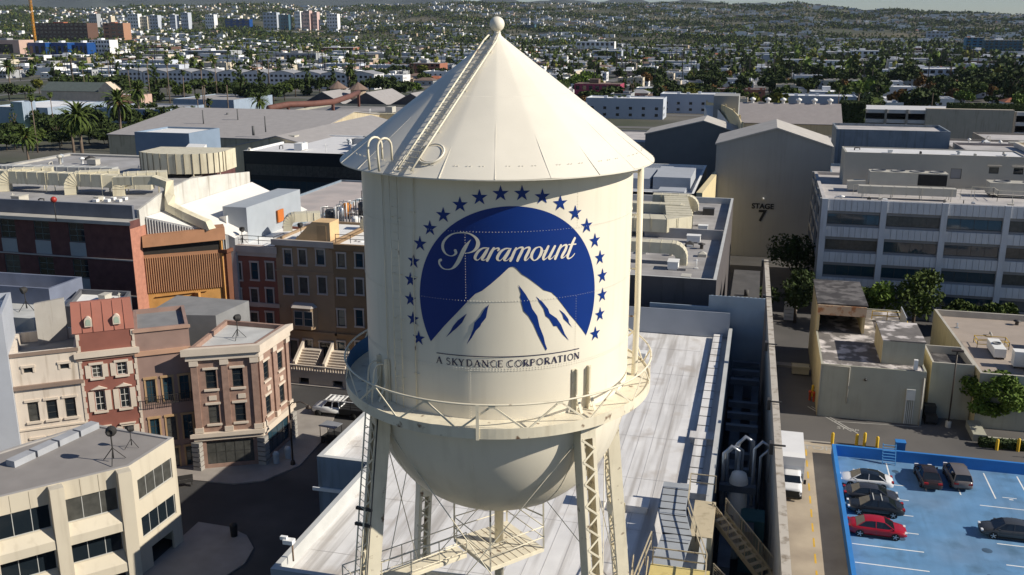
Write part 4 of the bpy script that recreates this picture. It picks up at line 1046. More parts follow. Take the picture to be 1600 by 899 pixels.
leaf_box('hedge', 'tall clipped ivy block beside the parking structure', 27.5, 35.5, 372, 384, 0, 15.5, 3500, .6)
leaf_box('hedge', 'long low hedge along the top of the parking structure', 70, 160, 412, 415, 10.6, 13.2, 5000, .6)
# ================================================================== SMALL SERVICE BUILDINGS (right)
gw = mat('grey_green_wall', (.38, .37, .295), rough=.85, var=.06, streak=.1)
yw = mat('yellow_side_wall', (.58, .48, .27), rough=.85, var=.06, streak=.2)
dr = mat('weathered_roof', (.16, .145, .135), rough=.9, var=.2, scale=.8, c2=(.60, .55, .52), c2scale=.55, c2pos=(.50, .60))
drk = mat('tar_roof', (.055, .05, .05), rough=.9, var=.2, c2=(.14, .13, .125), c2scale=.8)
def twotone(name, label, poly, z1, ph, rm, t=.2, cat='building', parent=None, extra=None):
    root = bldg(name, label, poly, z1, gw, rm, ph=ph, t=t, capm=mat('cap_pale', (.45, .42, .36)), cat=cat); return root
sb = bldg('service_building', 'grey green service building with patchy weathered roof and yellow side wall', rect(7.9, 104.5, 18.7, 128.5), 6.1, gw, dr, ph=.12, t=.2)
def side_skin(root, x, y0, y1, z1, z0=0): 
    b = MB(); b.box(x - .02, x - .004, y0, y1, z0, z1 - .01); b.build('side_wall', yw, root)
side_skin(sb, 0, 0, 24, 6.1)
b = MB(); b.box(6.4, 10.7, 2.2, 9.4, 5.95, 8.6); b.build('roof_block', gw, sb); b = MB(); b.box(6.33, 10.77, 2.13, 9.47, 8.6, 8.72); b.build('roof_block_top', dr, sb)
b = MB(); b.box(6.38, 6.395, 2.2, 9.4, 5.98, 8.59); b.build('roof_block_side', yw, sb)
b = MB(); b.box(0, .3, 12.5, 24, 6.1, 9.4); b.box(5.2, 5.5, 12.5, 24, 6.1, 9.2); b.box(.3, 5.2, 23.6, 24, 6.1, 9.2); b.build('canopy_side', yw, sb)
b = MB(); b.box(-.1, 5.7, 12.4, 24.1, 9.4, 9.6); b.build('canopy_roof', drk, sb)
b = MB(); b.box(0, 5.55, 12.2, 12.4, 8.2, 9.4); b.build('canopy_fascia', mat('rust_fascia', (.55, .40, .27), c2=(.36, .15, .06), c2scale=1.2, c2pos=(.5, .62), var=.1), sb)
b = MB(); b.box(8, 10.6, 12.5, 18, 6.0, 6.35); b.box(10.3, 10.4, 14, 19, 6.0, 8.0); b.build('roof_deck', mat('blue_grey_light', (.38, .40, .43)), sb)
b = MB(); railing(b, [(7.0, 19, 6.1), (10.6, 19, 6.1), (10.6, 14, 6.1)], 1.1, .04); b.build('yellow_rail', mat('safety_yellow', (.65, .42, .03)), sb)
b = MB(); b.tube([(.05, -.08, 0), (.05, -.08, 6.0), (3.0, -.08, 6.0), (3.0, -.08, 1.8)], .06, 6); b.tube([(10.6, -.1, 0), (10.6, -.1, 5.4)], .09, 6); b.build('drain_pipe', mat('cap_pale', (.45, .42, .36)), sb)
b = MB(); b.box(8.95, 9.85, -.35, -.01, 2.9, 4.1); b.box(8.98, 9.1, -.2, -.01, .1, 2.9); 
for k in range(5): b.box(9.0 + k * .19, 9.07 + k * .19, -.15, -.01, .1, 2.9)
b.build('electric_box', mat('grey_box', (.55, .55, .5)), sb)
b = MB(); b.box(9.5, 9.9, .4, .8, 6.1, 7.2); b.build('roof_box', white, sb)
b = MB(); b.smooth = True; b.tube([(4.7, -.12, 4.7), (4.7, -.01, 4.7)], .16, 12); b.build('wall_fan', mat('dark_steel', (.06, .055, .05)), sb)
sb2 = bldg('service_building', 'flat beige-roofed building with white rooftop machines at the right edge', [(24.1, 105.4), (48, 105.4), (48, 130), (23.2, 130)], 6.2, gw, mat('tan_roof', (.36, .30, .25), rough=.9, var=.07), ph=.8, t=.3, capm=mat('cap_pale', (.45, .42, .36)))
b = MB(); b.add([(-.02, 0, 0), (-.92, 24.6, 0), (-.92, 24.6, 6.19), (-.02, 0, 6.19)], [(0, 3, 2, 1)]); b.build('side_wall', yw, sb2)
sb3 = bldg('stair_block', 'cream-yellow side block against the beige-roofed building', [(19.6, 107.2), (23.9, 107.2), (23.7, 113.5), (19.6, 113.5)], 6.4, gw, drk, ph=.9, t=.2, capm=mat('cap_pale', (.45, .42, .36)))
side_skin(sb3, 0, 0, 6.3, 6.4)
for i, (x, y, w, d, h) in enumerate(((29.5, 107.5, 6, 4, 1.7), (28.4, 110.2, 8, 1.2, 1.9), (32.5, 117, 2.6, 2.4, 1.4), (27.0, 113, 1.2, 4, 1.2))):
    ac_unit(x, y, 5.4, w, d, h, ['white boxy machine nearest the front of the beige roof', 'long white duct machine behind the front machine on the beige roof', 'small white cooling unit in the middle of the beige roof', 'narrow white duct box at the left of the beige roof machines'][i], 1, louver=False, m=white)
rail_thing('roof_railing', 'yellow guard rail on the beige roof', [(26, 119, 5.4), (29.4, 119, 5.4), (29.4, 117, 5.4), (26, 117, 5.4), (26, 119, 5.4)], mat('safety_yellow', (.65, .42, .03)), .9)
b = MB(); b.box(23.3, 24.6, 101.4, 105.3, 0, .8); b.box(24.6, 30, 101.4, 101.7, 0, .6); tag(b.build('planter_wall', gw), 'low grey wall under the round tree at the right', 'wall')
b = MB(); b.box(3.2, 7.6, 120, 121.2, 0, .25); struct(b.build('kerb', conc))
# ================================================================== BACKLOT STREET (left)
p0 = Vector((-63.5, 67.5)); dv = Vector((.8088, .5881)); nv = Vector((-.5881, .8088))
def rowp(s0, s1, dep, f=0.0): a, b_ = p0 + dv * s0 - nv * f, p0 + dv * s1 - nv * f; return [a[:], b_[:], (b_ + nv * (dep + f))[:], (a + nv * (dep + f))[:]]
wfr = mat('sash_dark', (.05, .05, .045), rough=.5); wfw = mat('sash_white', (.6, .58, .52), rough=.6)
creamw = mat('plaster_cream', (.68, .59, .49), rough=.85, var=.06, streak=.35)
redw = mat('plaster_red', (.25, .095, .07), rough=.85, var=.12)
mans = mat('mansard_red', (.36, .14, .10), rough=.7, var=.06)
mauvew = mat('plaster_mauve', (.30, .20, .165), rough=.9, var=.12)
brw = mat('brown_brick', (.31, .20, .155), rough=.9, var=.15, scale=2)
wtrim = mat('painted_trim', (.62, .53, .43), rough=.8, var=.07)
tarp = mat('tar_grey', (.22, .22, .22), rough=.9, var=.12)
cr = bldg('cream_townhouse', 'cream plaster townhouse front with three sash windows a floor', rowp(-.35, 5.2, 7), 13.4, creamw, tarp,
  {0: [(c - .45, z, c + .45, z + h, (wfr, glass_d, 1, 3, wtrim, k)) for c in (1.35, 2.9, 4.45) for z, h, k in ((6.8, 1.9, 'headsill'), (3.2, 1.85, 'headsill'))] + [(1.0, 11.5, 1.75, 12.0, (wfr, glass_d, 1, 1, wtrim, 'sidehead')), (4.0, 11.5, 4.75, 12.0, (wfr, glass_d, 1, 1, wtrim, 'sidehead'))]},
  cornice=[((0,), 10.0, 10.35, .28, mat('brown_trim', (.25, .18, .14))), ((0,), 6.0, 6.15, .12, wtrim), ((0,), 13.1, 13.42, .12, mat('brown_trim', (.25, .18, .14)))], ph=1.0)
ry = .32
pil = bldg('pilaster_building', 'grey stone pilaster and dark brick front at the left edge', rowp(-9, -.36, 7, .7), 17.4, mat('stone_blue_grey', (.40, .42, .46), rough=.8, var=.05), white,
  {0: [(1.2, z, 6.3, z + 3.3, None) for z in (1, 5.2, 9.4, 13.3)]}, ph=.6)
b = MB()
q = Vector(rowp(-9, -.36, 7, .7)[0])
for z in (1, 5.2, 9.4, 13.3):
    a_, b_ = p0 + dv * -7.9 - nv * .35 - q, p0 + dv * -2.6 - nv * .35 - q; b.quad((*a_, z - .1), (*b_, z - .1), (*b_, z + 3.4), (*a_, z + 3.4))
b.build('infill', redw, pil)
mz = rowp(5.2, 10.2, 6)
rm_ = bldg('red_townhouse', 'dark red townhouse with white shutters, cream quoins and orange mansard', mz, 14.7, redw, tarp,
  {0: [(c - .42, z, c + .42, z + h, (wfw, glass_d, 2, 3, wtrim, k)) for c in (1.45, 3.6) for z, h, k in ((10.3, 1.25, 'headsillshut'), (7.0, 1.95, 'peaksillshut'), (3.2, 2.0, 'headhoodsillshut'))]},
  cornice=[((0,), 12.1, 12.35, .15, mat('brown_trim', (.25, .18, .14))), ((0,), 12.35, 12.9, .3, wtrim)], ph=.3)
o2 = Vector(mz[0]); b = MB()
def RL(s, z, f): p = p0 + dv * s - nv * f - o2; return (p.x, p.y, z)
for k in range(52):
    sd_q = k // 26; kq = k % 26; z = .3 + kq * .55; e = .22 if kq % 2 else .12
    if k == 26: b.build('quoin_trim', wtrim, rm_); b = MB()
    for s0, s1 in (((5.21, 5.3 + e), (10.1 - e, 10.19))[sd_q],):
        P4 = [RL(s0, z, .07), RL(s1, z, .07), RL(s1, z + .53, .07), RL(s0, z + .53, .07)]; Q4 = [RL(s0, z, .0), RL(s1, z, .0), RL(s1, z + .53, .0), RL(s0, z + .53, .0)]
        b.add(P4 + Q4, [(0, 1, 2, 3), (0, 4, 5, 1), (1, 5, 6, 2), (2, 6, 7, 3), (3, 7, 4, 0)])
b.build('quoin_trim', wtrim, rm_)
b = MB(); V8 = [RL(4.95, 14.7, .05), RL(10.25, 14.7, .05), RL(10.15, 17.4, -.75), RL(5.05, 17.4, -.75), RL(4.95, 14.7, -1.2), RL(10.25, 14.7, -1.2), RL(10.15, 17.4, -1.2), RL(5.05, 17.4, -1.2)]
b.add(V8, [(0, 1, 2, 3), (1, 5, 6, 2), (5, 4, 7, 6), (4, 0, 3, 7), (3, 2, 6, 7), (0, 4, 5, 1)])
for s in (5.9, 6.8, 7.7, 8.6, 9.5): b.beam(RL(s, 14.75, .09), RL(s * .98 + .15, 17.35, -.71), .05, .05)
b.build('mansard_roof', mans, rm_)
for s in (6.4, 8.8):
    b = MB(); c = Vector(RL(s, 15.6, .12)); n3 = Vector((nv.x, nv.y, 0)); d3 = Vector((dv.x, dv.y, 0))
    pts = [c - d3 * .32 - Vector((0, 0, .35)), c + d3 * .32 - Vector((0, 0, .35))] + [c + d3 * .32 * math.cos(t) + Vector((0, 0, .15 + .42 * math.sin(t))) for t in np.linspace(0, math.pi, 9)]
    k = len(pts); b.add(pts + [p + n3 * .6 for p in pts], [tuple(range(k))] + [(i, i + k, (i + 1) % k + k, (i + 1) % k) for i in range(k)]); 
    dm_ = b.build('dormer', wtrim, rm_)
    b = MB(); pts = [c - n3 * .02 + (p - c) * .66 for p in pts]; b.add(pts, [tuple(range(k))]); b.build('pane', mat('dormer_pane', (.35, .42, .33)), dm_)
mv = bldg('mauve_townhouse', 'mauve brick townhouse with tall arched windows and iron balconies', rowp(10.2, 15.0, 7), 14.5, mauvew, tarp,
  {0: [(c - .42, z, c + .42, z + h, (wfr, glass_b, 2, 3, mat('ochre_trim', (.42, .27, .14)), 'sidehead')) for c in (.95, 2.45, 3.95) for z, h in ((7.1, 2.4), (3.0, 2.5), (.2, 2.0))]},
  cornice=[((0,), 11.9, 12.35, .18, mat('peach_trim', (.50, .30, .20))), ((0,), 14.2, 14.52, .15, mat('peach_trim2', (.42, .27, .2)))], ph=.4)
b = MB(); q3 = Vector(rowp(10.2, 15, 7)[0])
for s0, s1 in ((10.5, 11.9), (12.1, 15.0)):
    a_ = p0 + dv * s0 - nv * .5 - q3; c_ = p0 + dv * s1 - nv * .5 - q3
    railing(b, [(a_.x, a_.y, 7.0), (c_.x, c_.y, 7.0)], .9, .02, (.1, 1.0), .16)
b.build('balcony_rail', mat('lamp_black', (.03, .028, .026)), mv)
cbA, cbB, cbC, cbD = G(295, 545, 12.5), G(400, 538, 12.5), G(446, 508, 12.5), G(352, 500, 12.5)
cbp = [tuple(v.xy) for v in (cbA, cbB, cbC, cbD)]; Wf = (cbB.xy - cbA.xy).length; We = (cbC.xy - cbB.xy).length
stw = (wfr, glass_d, 1, 3, wtrim, 'headsill')
def cbw(u, z): return (u - .5, z, u + .5, z + 1.95, stw)
cbk = bldg('corner_brick_building', 'pink brown brick corner building with heavy cream cornice and storefront', cbp, 12.5, brw, mat('pale_grey_roof', (.50, .50, .48)),
  {0: [cbw(1.75, 8.3), cbw(4.2, 8.3), cbw(1.75, 4.75), cbw(4.2, 4.75), (.8, .5, 5.2, 2.9, (wfr, glass_b, 5, 2, None, ''))],
   1: [cbw(1.6, 8.3), cbw(4.6, 8.3), cbw(1.6, 4.75), cbw(4.6, 4.75), (1, .5, 5.6, 2.9, (wfr, glass_b, 4, 2, None, ''))]},
  cornice=[((0, 1), 11.85, 12.52, .55, wtrim), ((0, 1), 11.3, 11.85, .3, wtrim), ((0, 1), 3.5, 3.9, .42, wtrim), ((0, 1), 3.1, 3.5, .2, wtrim)], ph=.45, t=.35)
for s_, W_ in ((0, Wf), (1, We)):
    a_ = cbp[s_]; dd_ = (Vector(cbp[s_ + 1]) - Vector(a_)).normalized(); nn_ = Vector((dd_.y, -dd_.x)); base = Vector(a_) - Vector(cbp[0])
    for u in (.0, W_ / 2 - .3, W_ - .6):
        b = MB(); q = base + dd_ * (u + .3); b.beam((*(q + nn_ * .09), 3.9), (*(q + nn_ * .09), 11.0), .6, .2, up=(nn_.x, nn_.y, 0)); b.build('pilaster', brw, cbk)
        for zz in (10.75, 3.95):
            b = MB(); b.beam((*(q + nn_ * .14), zz), (*(q + nn_ * .14), zz + .5), .8, .32, up=(nn_.x, nn_.y, 0)); b.build('pilaster_cap', wtrim, cbk)
    for u in (W_ * .29, W_ * .73):
        b = MB(); q = base + dd_ * u; b.beam((*(q + nn_ * .04), 7.15), (*(q + nn_ * .04), 7.6), .7, .1, up=(nn_.x, nn_.y, 0)); b.build('wall_vent', wtrim, cbk)
b = MB()
for j in (0, 1, 2):
    q = Vector(cbp[j]) - Vector(cbp[0])
    for k in range(6): b.box(q.x - .42, q.x + .42, q.y - .42, q.y + .42, .1 + k * .5, .5 + k * .5)
b.build('rusticated_pier', mat('pier_grey', (.33, .31, .28)), cbk)
c_ = (cbA + cbB + cbC + cbD) / 4
work_light(G(372, 530, 12.05).x, G(372, 530, 12.05).y, 12.05, 'tripod stage light on the corner brick building roof', 1.0, (.6, .3))
# roofs and screens behind the row
gs = mat('grey_screen', (.33, .31, .28), var=.08, streak=.4)
def slab(name, label, pts, z0, z1, m, cat='screen'):
    b = MB(); b.prism(pts, z0, z1); return tag(b.build(name, m), label, cat)
a_, c_ = G(52, 476, 16.5), G(98, 467, 16.5)
slab('set_screen', 'grey corrugated set wall behind the cream townhouse', [(a_.x, a_.y), (c_.x, c_.y), (c_.x - .2, c_.y + .4), (a_.x - .2, a_.y + .4)], 0, 16.5, gs)
a_, c_ = G(100, 470, 15.6), G(185, 474, 15.6)
b_1 = bldg('flat_backlot_building', 'low white-roofed backlot building behind the orange mansard', [(a_.x, a_.y), (c_.x, c_.y), (c_.x - 3, c_.y + 6), (a_.x - 3, a_.y + 6)], 15.0, mat('backlot_dark_grey', (.12, .12, .13)), white, ph=.5)  # walls plain dark grey
a_, c_ = G(-40, 446, 16.0), G(76, 452, 16.0)
bldg('flat_backlot_building', 'white-edged low building with a stage light, far left behind the townhouses', [(a_.x - 8, a_.y), (c_.x, c_.y), (c_.x, c_.y + 5), (a_.x - 8, a_.y + 5)], 16.0, mat('blue_grey_wall2', (.16, .18, .24)), white, ph=1.6)
a_, c_ = G(-60, 490, 14.3), G(52, 497, 14.3)
b = MB(); b.prism([(a_.x, a_.y), (c_.x, c_.y), (c_.x, c_.y + 9), (a_.x, a_.y + 9)], 0, 14.2); tag(b.build('backlot_roof', mat('pale_grey_roof', (.50, .50, .48))), 'pale roof with a tripod light at the far left', 'building')
p = G(42, 486, 14.2); work_light(p.x, p.y, 14.2, 'tripod stage light on the pale roof at the far left', 1.0, (-.3, -.5))
a_, c_ = G(208, 506, 14.0), G(345, 500, 14.0)
b = MB(); b.prism([(-62, 84.5), (-54.5, 86), (-54, 92), (-63, 92)], 0, 12.3); tag(b.build('backlot_roof', [tarp]), 'dark low roof between the mauve townhouse and the wooden set wall', 'building')
# cream corner building at the bottom left
cA, cB, cC = G(201, 729, 9.5), G(271, 684, 9.5), G(-40, 787, 9.5)
d1 = (cA.xy - cC.xy).normalized(); base0 = cA.xy - d1 * 17
pc = [tuple(base0), tuple(cA.xy), tuple(cB.xy), (cB.x - 8.5, cB.y + .8), tuple(base0 + Vector((-d1.y, d1.x)) * 6.0)]
crm = mat('cream_precast', (.57, .51, .40), rough=.8, var=.04, scale=.4, streak=.12)
crw = (mat('alu_frame', (.45, .45, .43), rough=.4), glass_d, 3, 1, None, '')
W0 = 17.0; WE = (cB.xy - cA.xy).length
h0 = []
for k in range(4):
    u1 = W0 - 1.0 - k * 4.7; u0 = u1 - 3.75
    if u0 < 0: continue
    for z in (6.15, 2.75, -.6): h0.append((u0, max(z, .1), u1, z + 1.9, crw))
h1 = [(.75, z, WE - .55, z + 1.75, (crw[0], glass_d, 4, 1, None, '')) for z in (6.2, 3.0)] + [(1.6, .1, WE - 1.2, 1.8, None)]
clb = bldg('cream_corner_building', 'cream precast corner building with recessed ribbon windows, bottom left', pc, 9.5, crm, mat('warm_grey_roof', (.26, .24, .225), rough=.9, var=.08), {0: h0, 1: h1}, ph=.12, t=.3, capm=mat('warm_grey_cap', (.36, .34, .32)))
b = MB(); q0 = Vector(pc[0]); nn_ = Vector((d1.y, -d1.x))
for k in range(4):
    u1 = W0 - 1.0 - k * 4.7; u0 = u1 - 3.75
    if u0 < -1: continue
    for z in (4.85, 1.45):
        P_ = [d1 * u0, d1 * u1, d1 * u1 + nn_ * .75, d1 * u0 + nn_ * .75]
        b = MB(); b.add([(*P_[0], z - .15), (*P_[1], z - .15), (*P_[2], z - .15), (*P_[3], z - .15), (*P_[0], z + 1.25), (*P_[1], z + 1.25), (*P_[2], z + .55), (*P_[3], z + .55)], [(4, 7, 6, 5), (7, 3, 2, 6), (2, 1, 5, 6), (3, 7, 4, 0), (0, 1, 2, 3)]); b.build('sloped_sill', crm, clb)
b = MB()
for k in range(5):
    u = W0 - .5 - k * 4.7
    if u < 0: continue
    q = d1 * u + nn_ * .42; b.beam((*q, 0), (*q, 9.45), .95, .85, up=(nn_.x, nn_.y, 0))
b.build('pier', crm, clb)
b = MB(); joint = mat('joint_grey', (.22, .19, .14))
for k in range(4):
    u1 = W0 - 1.0 - k * 4.7
    for f in (.33, .67): q = d1 * (u1 - 3.75 * f) + nn_ * .006; b.beam((*q, 8.1), (*q, 9.4), .03, .02)
b.build('panel_joint', joint, clb)
for (px, py, s, l) in ((178, 722, 1.15, 'large tripod stage light at the near corner of the cream building roof'), (206, 700, .75, 'smaller tripod stage light behind the large one on the cream building roof')):
    p = G(px, py, 9.4); work_light(p.x, p.y, 9.4, l, s, (.5, .8))
b = MB(); pq = [G(0, 745, 9.5), G(270, 690, 9.5)]
rb = [(cC.x - 2, cC.y + 5.6), (cB.x - 7.6, cB.y + .5)]
for k in range(4):
    a_ = Vector(rb[0]).lerp(Vector(rb[1]), k / 4 + .01); c_ = Vector(rb[0]).lerp(Vector(rb[1]), (k + .94) / 4); b.beam((*a_, 9.62), (*c_, 9.62), .9, .55)
tag(b.build('roof_curb', mat('grey_cap', (.36, .37, .39))), 'row of grey metal boxes along the back edge of the cream building roof', 'roof box')
# ================================================================== BROWNSTONE ROW (faces south, in shade)
YB = 103.0
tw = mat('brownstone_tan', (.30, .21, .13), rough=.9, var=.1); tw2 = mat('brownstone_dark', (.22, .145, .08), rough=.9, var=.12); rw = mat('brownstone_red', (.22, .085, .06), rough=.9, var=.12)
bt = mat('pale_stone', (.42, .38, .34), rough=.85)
def xz(px, py): p = G(px, py, 0); d = FW + RT * ((px - 800) / FPX) + UP * ((450 - py) / FPX); t = YB / d.y; return CP.x + d.x * t, CP.z + d.z * t
def pxwin(x0, pxs, rows, st, w=None):
    o_ = []
    for (pc_, half) in pxs:
        for (pa, pb) in rows:
            X, zt = xz(pc_, pa); _, zb = xz(pc_, pb); ww = half / 12.9; o_.append((X - ww - x0, zb, X + ww - x0, zt, st))
    return o_
X0 = xz(355, 450)[0]; X1 = xz(434, 450)[0]; X2 = xz(522, 450)[0]
st_w = (wfr, glass_b, 1, 2, bt, 'sideheadsill')
flr = mat('pink_grey_roof', (.48, .42, .39), var=.08, c2=(.4, .36, .34), c2scale=.3)
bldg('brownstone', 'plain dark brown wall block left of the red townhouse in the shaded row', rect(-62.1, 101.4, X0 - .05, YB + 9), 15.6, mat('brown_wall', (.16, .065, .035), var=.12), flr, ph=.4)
def clean(h, W, zmax): 
    out = []
    for q in h:
        if q[0] > .1 and q[2] < W - .1 and q[3] < zmax and q[1] > .05: out.append(q)
    return out
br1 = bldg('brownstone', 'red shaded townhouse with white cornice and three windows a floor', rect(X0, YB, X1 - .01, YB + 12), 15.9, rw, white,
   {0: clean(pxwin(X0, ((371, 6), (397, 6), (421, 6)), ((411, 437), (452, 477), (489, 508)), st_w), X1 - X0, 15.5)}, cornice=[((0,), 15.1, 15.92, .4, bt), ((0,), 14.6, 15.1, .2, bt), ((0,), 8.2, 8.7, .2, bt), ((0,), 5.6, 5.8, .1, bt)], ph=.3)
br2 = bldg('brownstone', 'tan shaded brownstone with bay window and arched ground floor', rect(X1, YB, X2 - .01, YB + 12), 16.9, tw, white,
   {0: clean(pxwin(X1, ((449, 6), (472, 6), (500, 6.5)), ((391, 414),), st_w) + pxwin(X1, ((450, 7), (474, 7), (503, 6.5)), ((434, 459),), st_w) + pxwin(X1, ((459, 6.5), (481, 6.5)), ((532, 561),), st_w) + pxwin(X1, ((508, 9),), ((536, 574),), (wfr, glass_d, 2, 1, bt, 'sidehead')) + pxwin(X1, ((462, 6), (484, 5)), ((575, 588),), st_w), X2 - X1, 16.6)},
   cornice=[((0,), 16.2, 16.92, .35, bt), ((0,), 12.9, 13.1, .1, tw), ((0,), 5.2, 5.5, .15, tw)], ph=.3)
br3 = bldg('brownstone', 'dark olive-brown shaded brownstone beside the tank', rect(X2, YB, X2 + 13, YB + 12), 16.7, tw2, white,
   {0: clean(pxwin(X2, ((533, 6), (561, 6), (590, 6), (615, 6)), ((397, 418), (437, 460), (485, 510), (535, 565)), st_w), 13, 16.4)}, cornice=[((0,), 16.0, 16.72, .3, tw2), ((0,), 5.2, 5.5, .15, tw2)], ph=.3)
xa, zt = xz(455, 478); xb, zb = xz(497, 513)
b = MB(); b.prism([(xa - X1, 0), (xa - X1 + .5, -.8), (xb - X1 - .5, -.8), (xb - X1, 0)], zb - .1, zt); b.build('bay', tw, br2)
b = MB(); b.add([(xa - X1 - .1, 0, zt), (xa - X1 + .45, -.95, zt), (xb - X1 - .45, -.95, zt), (xb - X1 + .1, 0, zt), (xa - X1 + .5, 0, zt + .5), (xb - X1 - .5, 0, zt + .5)], [(0, 1, 4), (1, 2, 5, 4), (2, 3, 5), (0, 3, 2, 1)]); b.build('bay_roof', bt, br2)
for k in range(2):
    fme, gme = win_meshes(1.15, 1.9, (bt, glass_b, 1, 2, None, '')); x = xa - X1 + .75 + k * 1.3; f = link('window', fme, br2, (x, -.97, zb + .35)); link('pane', gme, f)
# stoop with balustrade and stairs
stone = mat('stoop_stone', (.52, .45, .37), rough=.85, var=.08)
t = thing('stoop', 'pale stone stoop with arches, balustrade and two flights of steps', 'stoop', (X1 + 1.6, 99.0, 0))
b = MB(); wall_face(b, Vector((0, 0)), Vector((1, 0)), 11.5, 0, 1.7, [(2.6, 0, 3.9, .9, None), (7.0, 0, 8.3, .9, None)], depth=.5); b.quad((0, 0, 1.7), (11.5, 0, 1.7), (11.5, 3.9, 1.7), (0, 3.9, 1.7)); b.quad((11.5, 0, 0), (11.5, 3.9, 0), (11.5, 3.9, 1.7), (11.5, 0, 1.7)); b.quad((0, 3.9, 0), (0, 0, 0), (0, 0, 1.7), (0, 3.9, 1.7)); b.build('podium', stone, t)
b = MB(); b.box(-.05, 11.5, -.08, .2, 2.35, 2.5); b.box(-.05, 11.5, -.06, .18, 1.7, 1.82)
for k in range(34): b.box(.1 + k * .34, .24 + k * .34, -.0, .12, 1.82, 2.35)
b.build('balustrade', stone, t)
for k, x in enumerate((1.7, 5.6)):
    b = MB()
    for j in range(7): b.box(x, x + 2.4, 1.2 + j * .3, 3.95, 1.7 + j * .24, 1.94 + j * .24)
    b.build('steps', stone, t); b = MB(); b.add([(x - .3, 1.0, 1.7), (x, 1.0, 1.7), (x, 3.9, 1.7), (x - .3, 3.9, 1.7), (x - .3, 1.0, 2.5), (x, 1.0, 2.5), (x, 3.9, 4.4), (x - .3, 3.9, 4.4)], [(0, 1, 5, 4), (4, 5, 6, 7), (0, 4, 7, 3), (1, 2, 6, 5), (2, 3, 7, 6)]); b.build('stair_wall', wtrim, t)
b = MB()
for j in range(6): b.box(-3.0 - .0, -.02, .3 + j * .3, 3.9, j * .2, .2 + j * .2)
b.build('steps', stone, t); b = MB()
pts = [(-3.2 + 3.2 * u, -.4 + .5 * math.sin(u * 2.2), 1.5 + .9 * u) for u in np.linspace(0, 1, 12)]
for p, q in zip(pts, pts[1:]): b.beam(p, q, .25, .14); b.beam((p[0], p[1], 0.0), p, .1)
b.build('curved_balustrade', stone, t)
# ---- on and behind the brownstone row
tanp = mat('tan_plaster', (.62, .42, .22), rough=.8)
p = G(520, 376, 16.6)
sbx = thing('roof_shed', 'tan stair shed with an orange side and door on the brownstone roof', 'roof shed', (-54.2, 103.6, 16.6))
b = MB(); b.add([(0, 0, 0), (4.9, 0, 0), (4.9, 2.6, 0), (0, 2.6, 0), (2.6, 0, 2.5), (4.9, 0, 2.5), (4.9, 2.6, 2.5), (2.6, 2.6, 2.5)], [(0, 1, 5, 4), (1, 2, 6, 5), (2, 3, 7, 6), (0, 4, 7, 3), (4, 5, 6, 7)]); b.build('shed_body', tanp, sbx)
b = MB(); b.box(3.2, 4.4, -.03, -.002, .1, 2.1); b.build('door', mat('door_tan', (.50, .33, .17)), sbx)
gb = mat('grey_blue_metal', (.36, .39, .42), rough=.6, var=.05)
a_ = G(388, 372, 16.2); zc = 21.0
b = MB(); b.prism([(a_.x - 3.3, a_.y), (a_.x, a_.y), (a_.x, a_.y + 14.6), (a_.x - 3.3, a_.y + 14.6)], 15.4, 20.0)
b_en = b
tag(b.build('plant_enclosure', [gb]), 'long grey blue metal plant enclosure behind the red brownstone', 'plant enclosure')
b = MB(); b.box(a_.x + .02, a_.x + .1, a_.y + 7.0, a_.y + 9.5, 16.5, 18.6)
hp = MB(); hp.box(0, .2, 0, 1.6, 0, 1.6); tag(hp.build('warning_panel', mat('orange_panel', (.55, .16, .03)), None, (a_.x + .12, a_.y + 7.4, 16.7)), 'small orange panel in a dark frame on the grey blue enclosure', 'panel')
bldg('studio_block', 'grey low block between the white membrane roof and the dark glass office', rect(-73.5, 124, -61.6, 160), 15.0, bg, flr, ph=.3)
base_r = bldg('studio_roof_block', 'flat pinkish studio roof crowded with pipes left of the tank', rect(-60.5, 115.2, -34.2, 152), 15.8, bg, flr, ph=.25)
hook(-58.2, 110, 16.5, dm, .5, 'short gooseneck duct behind the red brownstone roof rail', 1.0, 3.2)
hook(-48.5, 112.5, 16.5, dm, .1, 'gooseneck duct right of the tan stair shed', 1.0, 5.0)
rail_thing('roof_railing', 'dark iron rail on the red brownstone roof', [(X0 + .3, YB + .4, 16.0), (X1 - .3, YB + .4, 16.0), (X1 - .3, YB + 3, 16.0)], mat('lamp_black', (.03, .028, .026)), 1.0)
rail_thing('roof_railing', 'dark iron rail on the olive brownstone roof', [(X2 + .3, YB + .4, 16.8), (X2 + 8, YB + .4, 16.8)], mat('lamp_black', (.03, .028, .026)), 1.0)
for (px, py, s, l) in ((300, 590, 1, ''),)[:0]: pass
p = G(378, 380, 16.0); work_light(X0 + 2.0, YB + 1.0, 15.7, 'tripod stage light on the red brownstone roof', .9, (.4, -.6))
p = G(475, 365, 16.8); work_light(-57.0 + 3.6, YB + 1.2, 16.6, 'tripod stage light left of the tan stair shed', .9, (-.4, -.6))
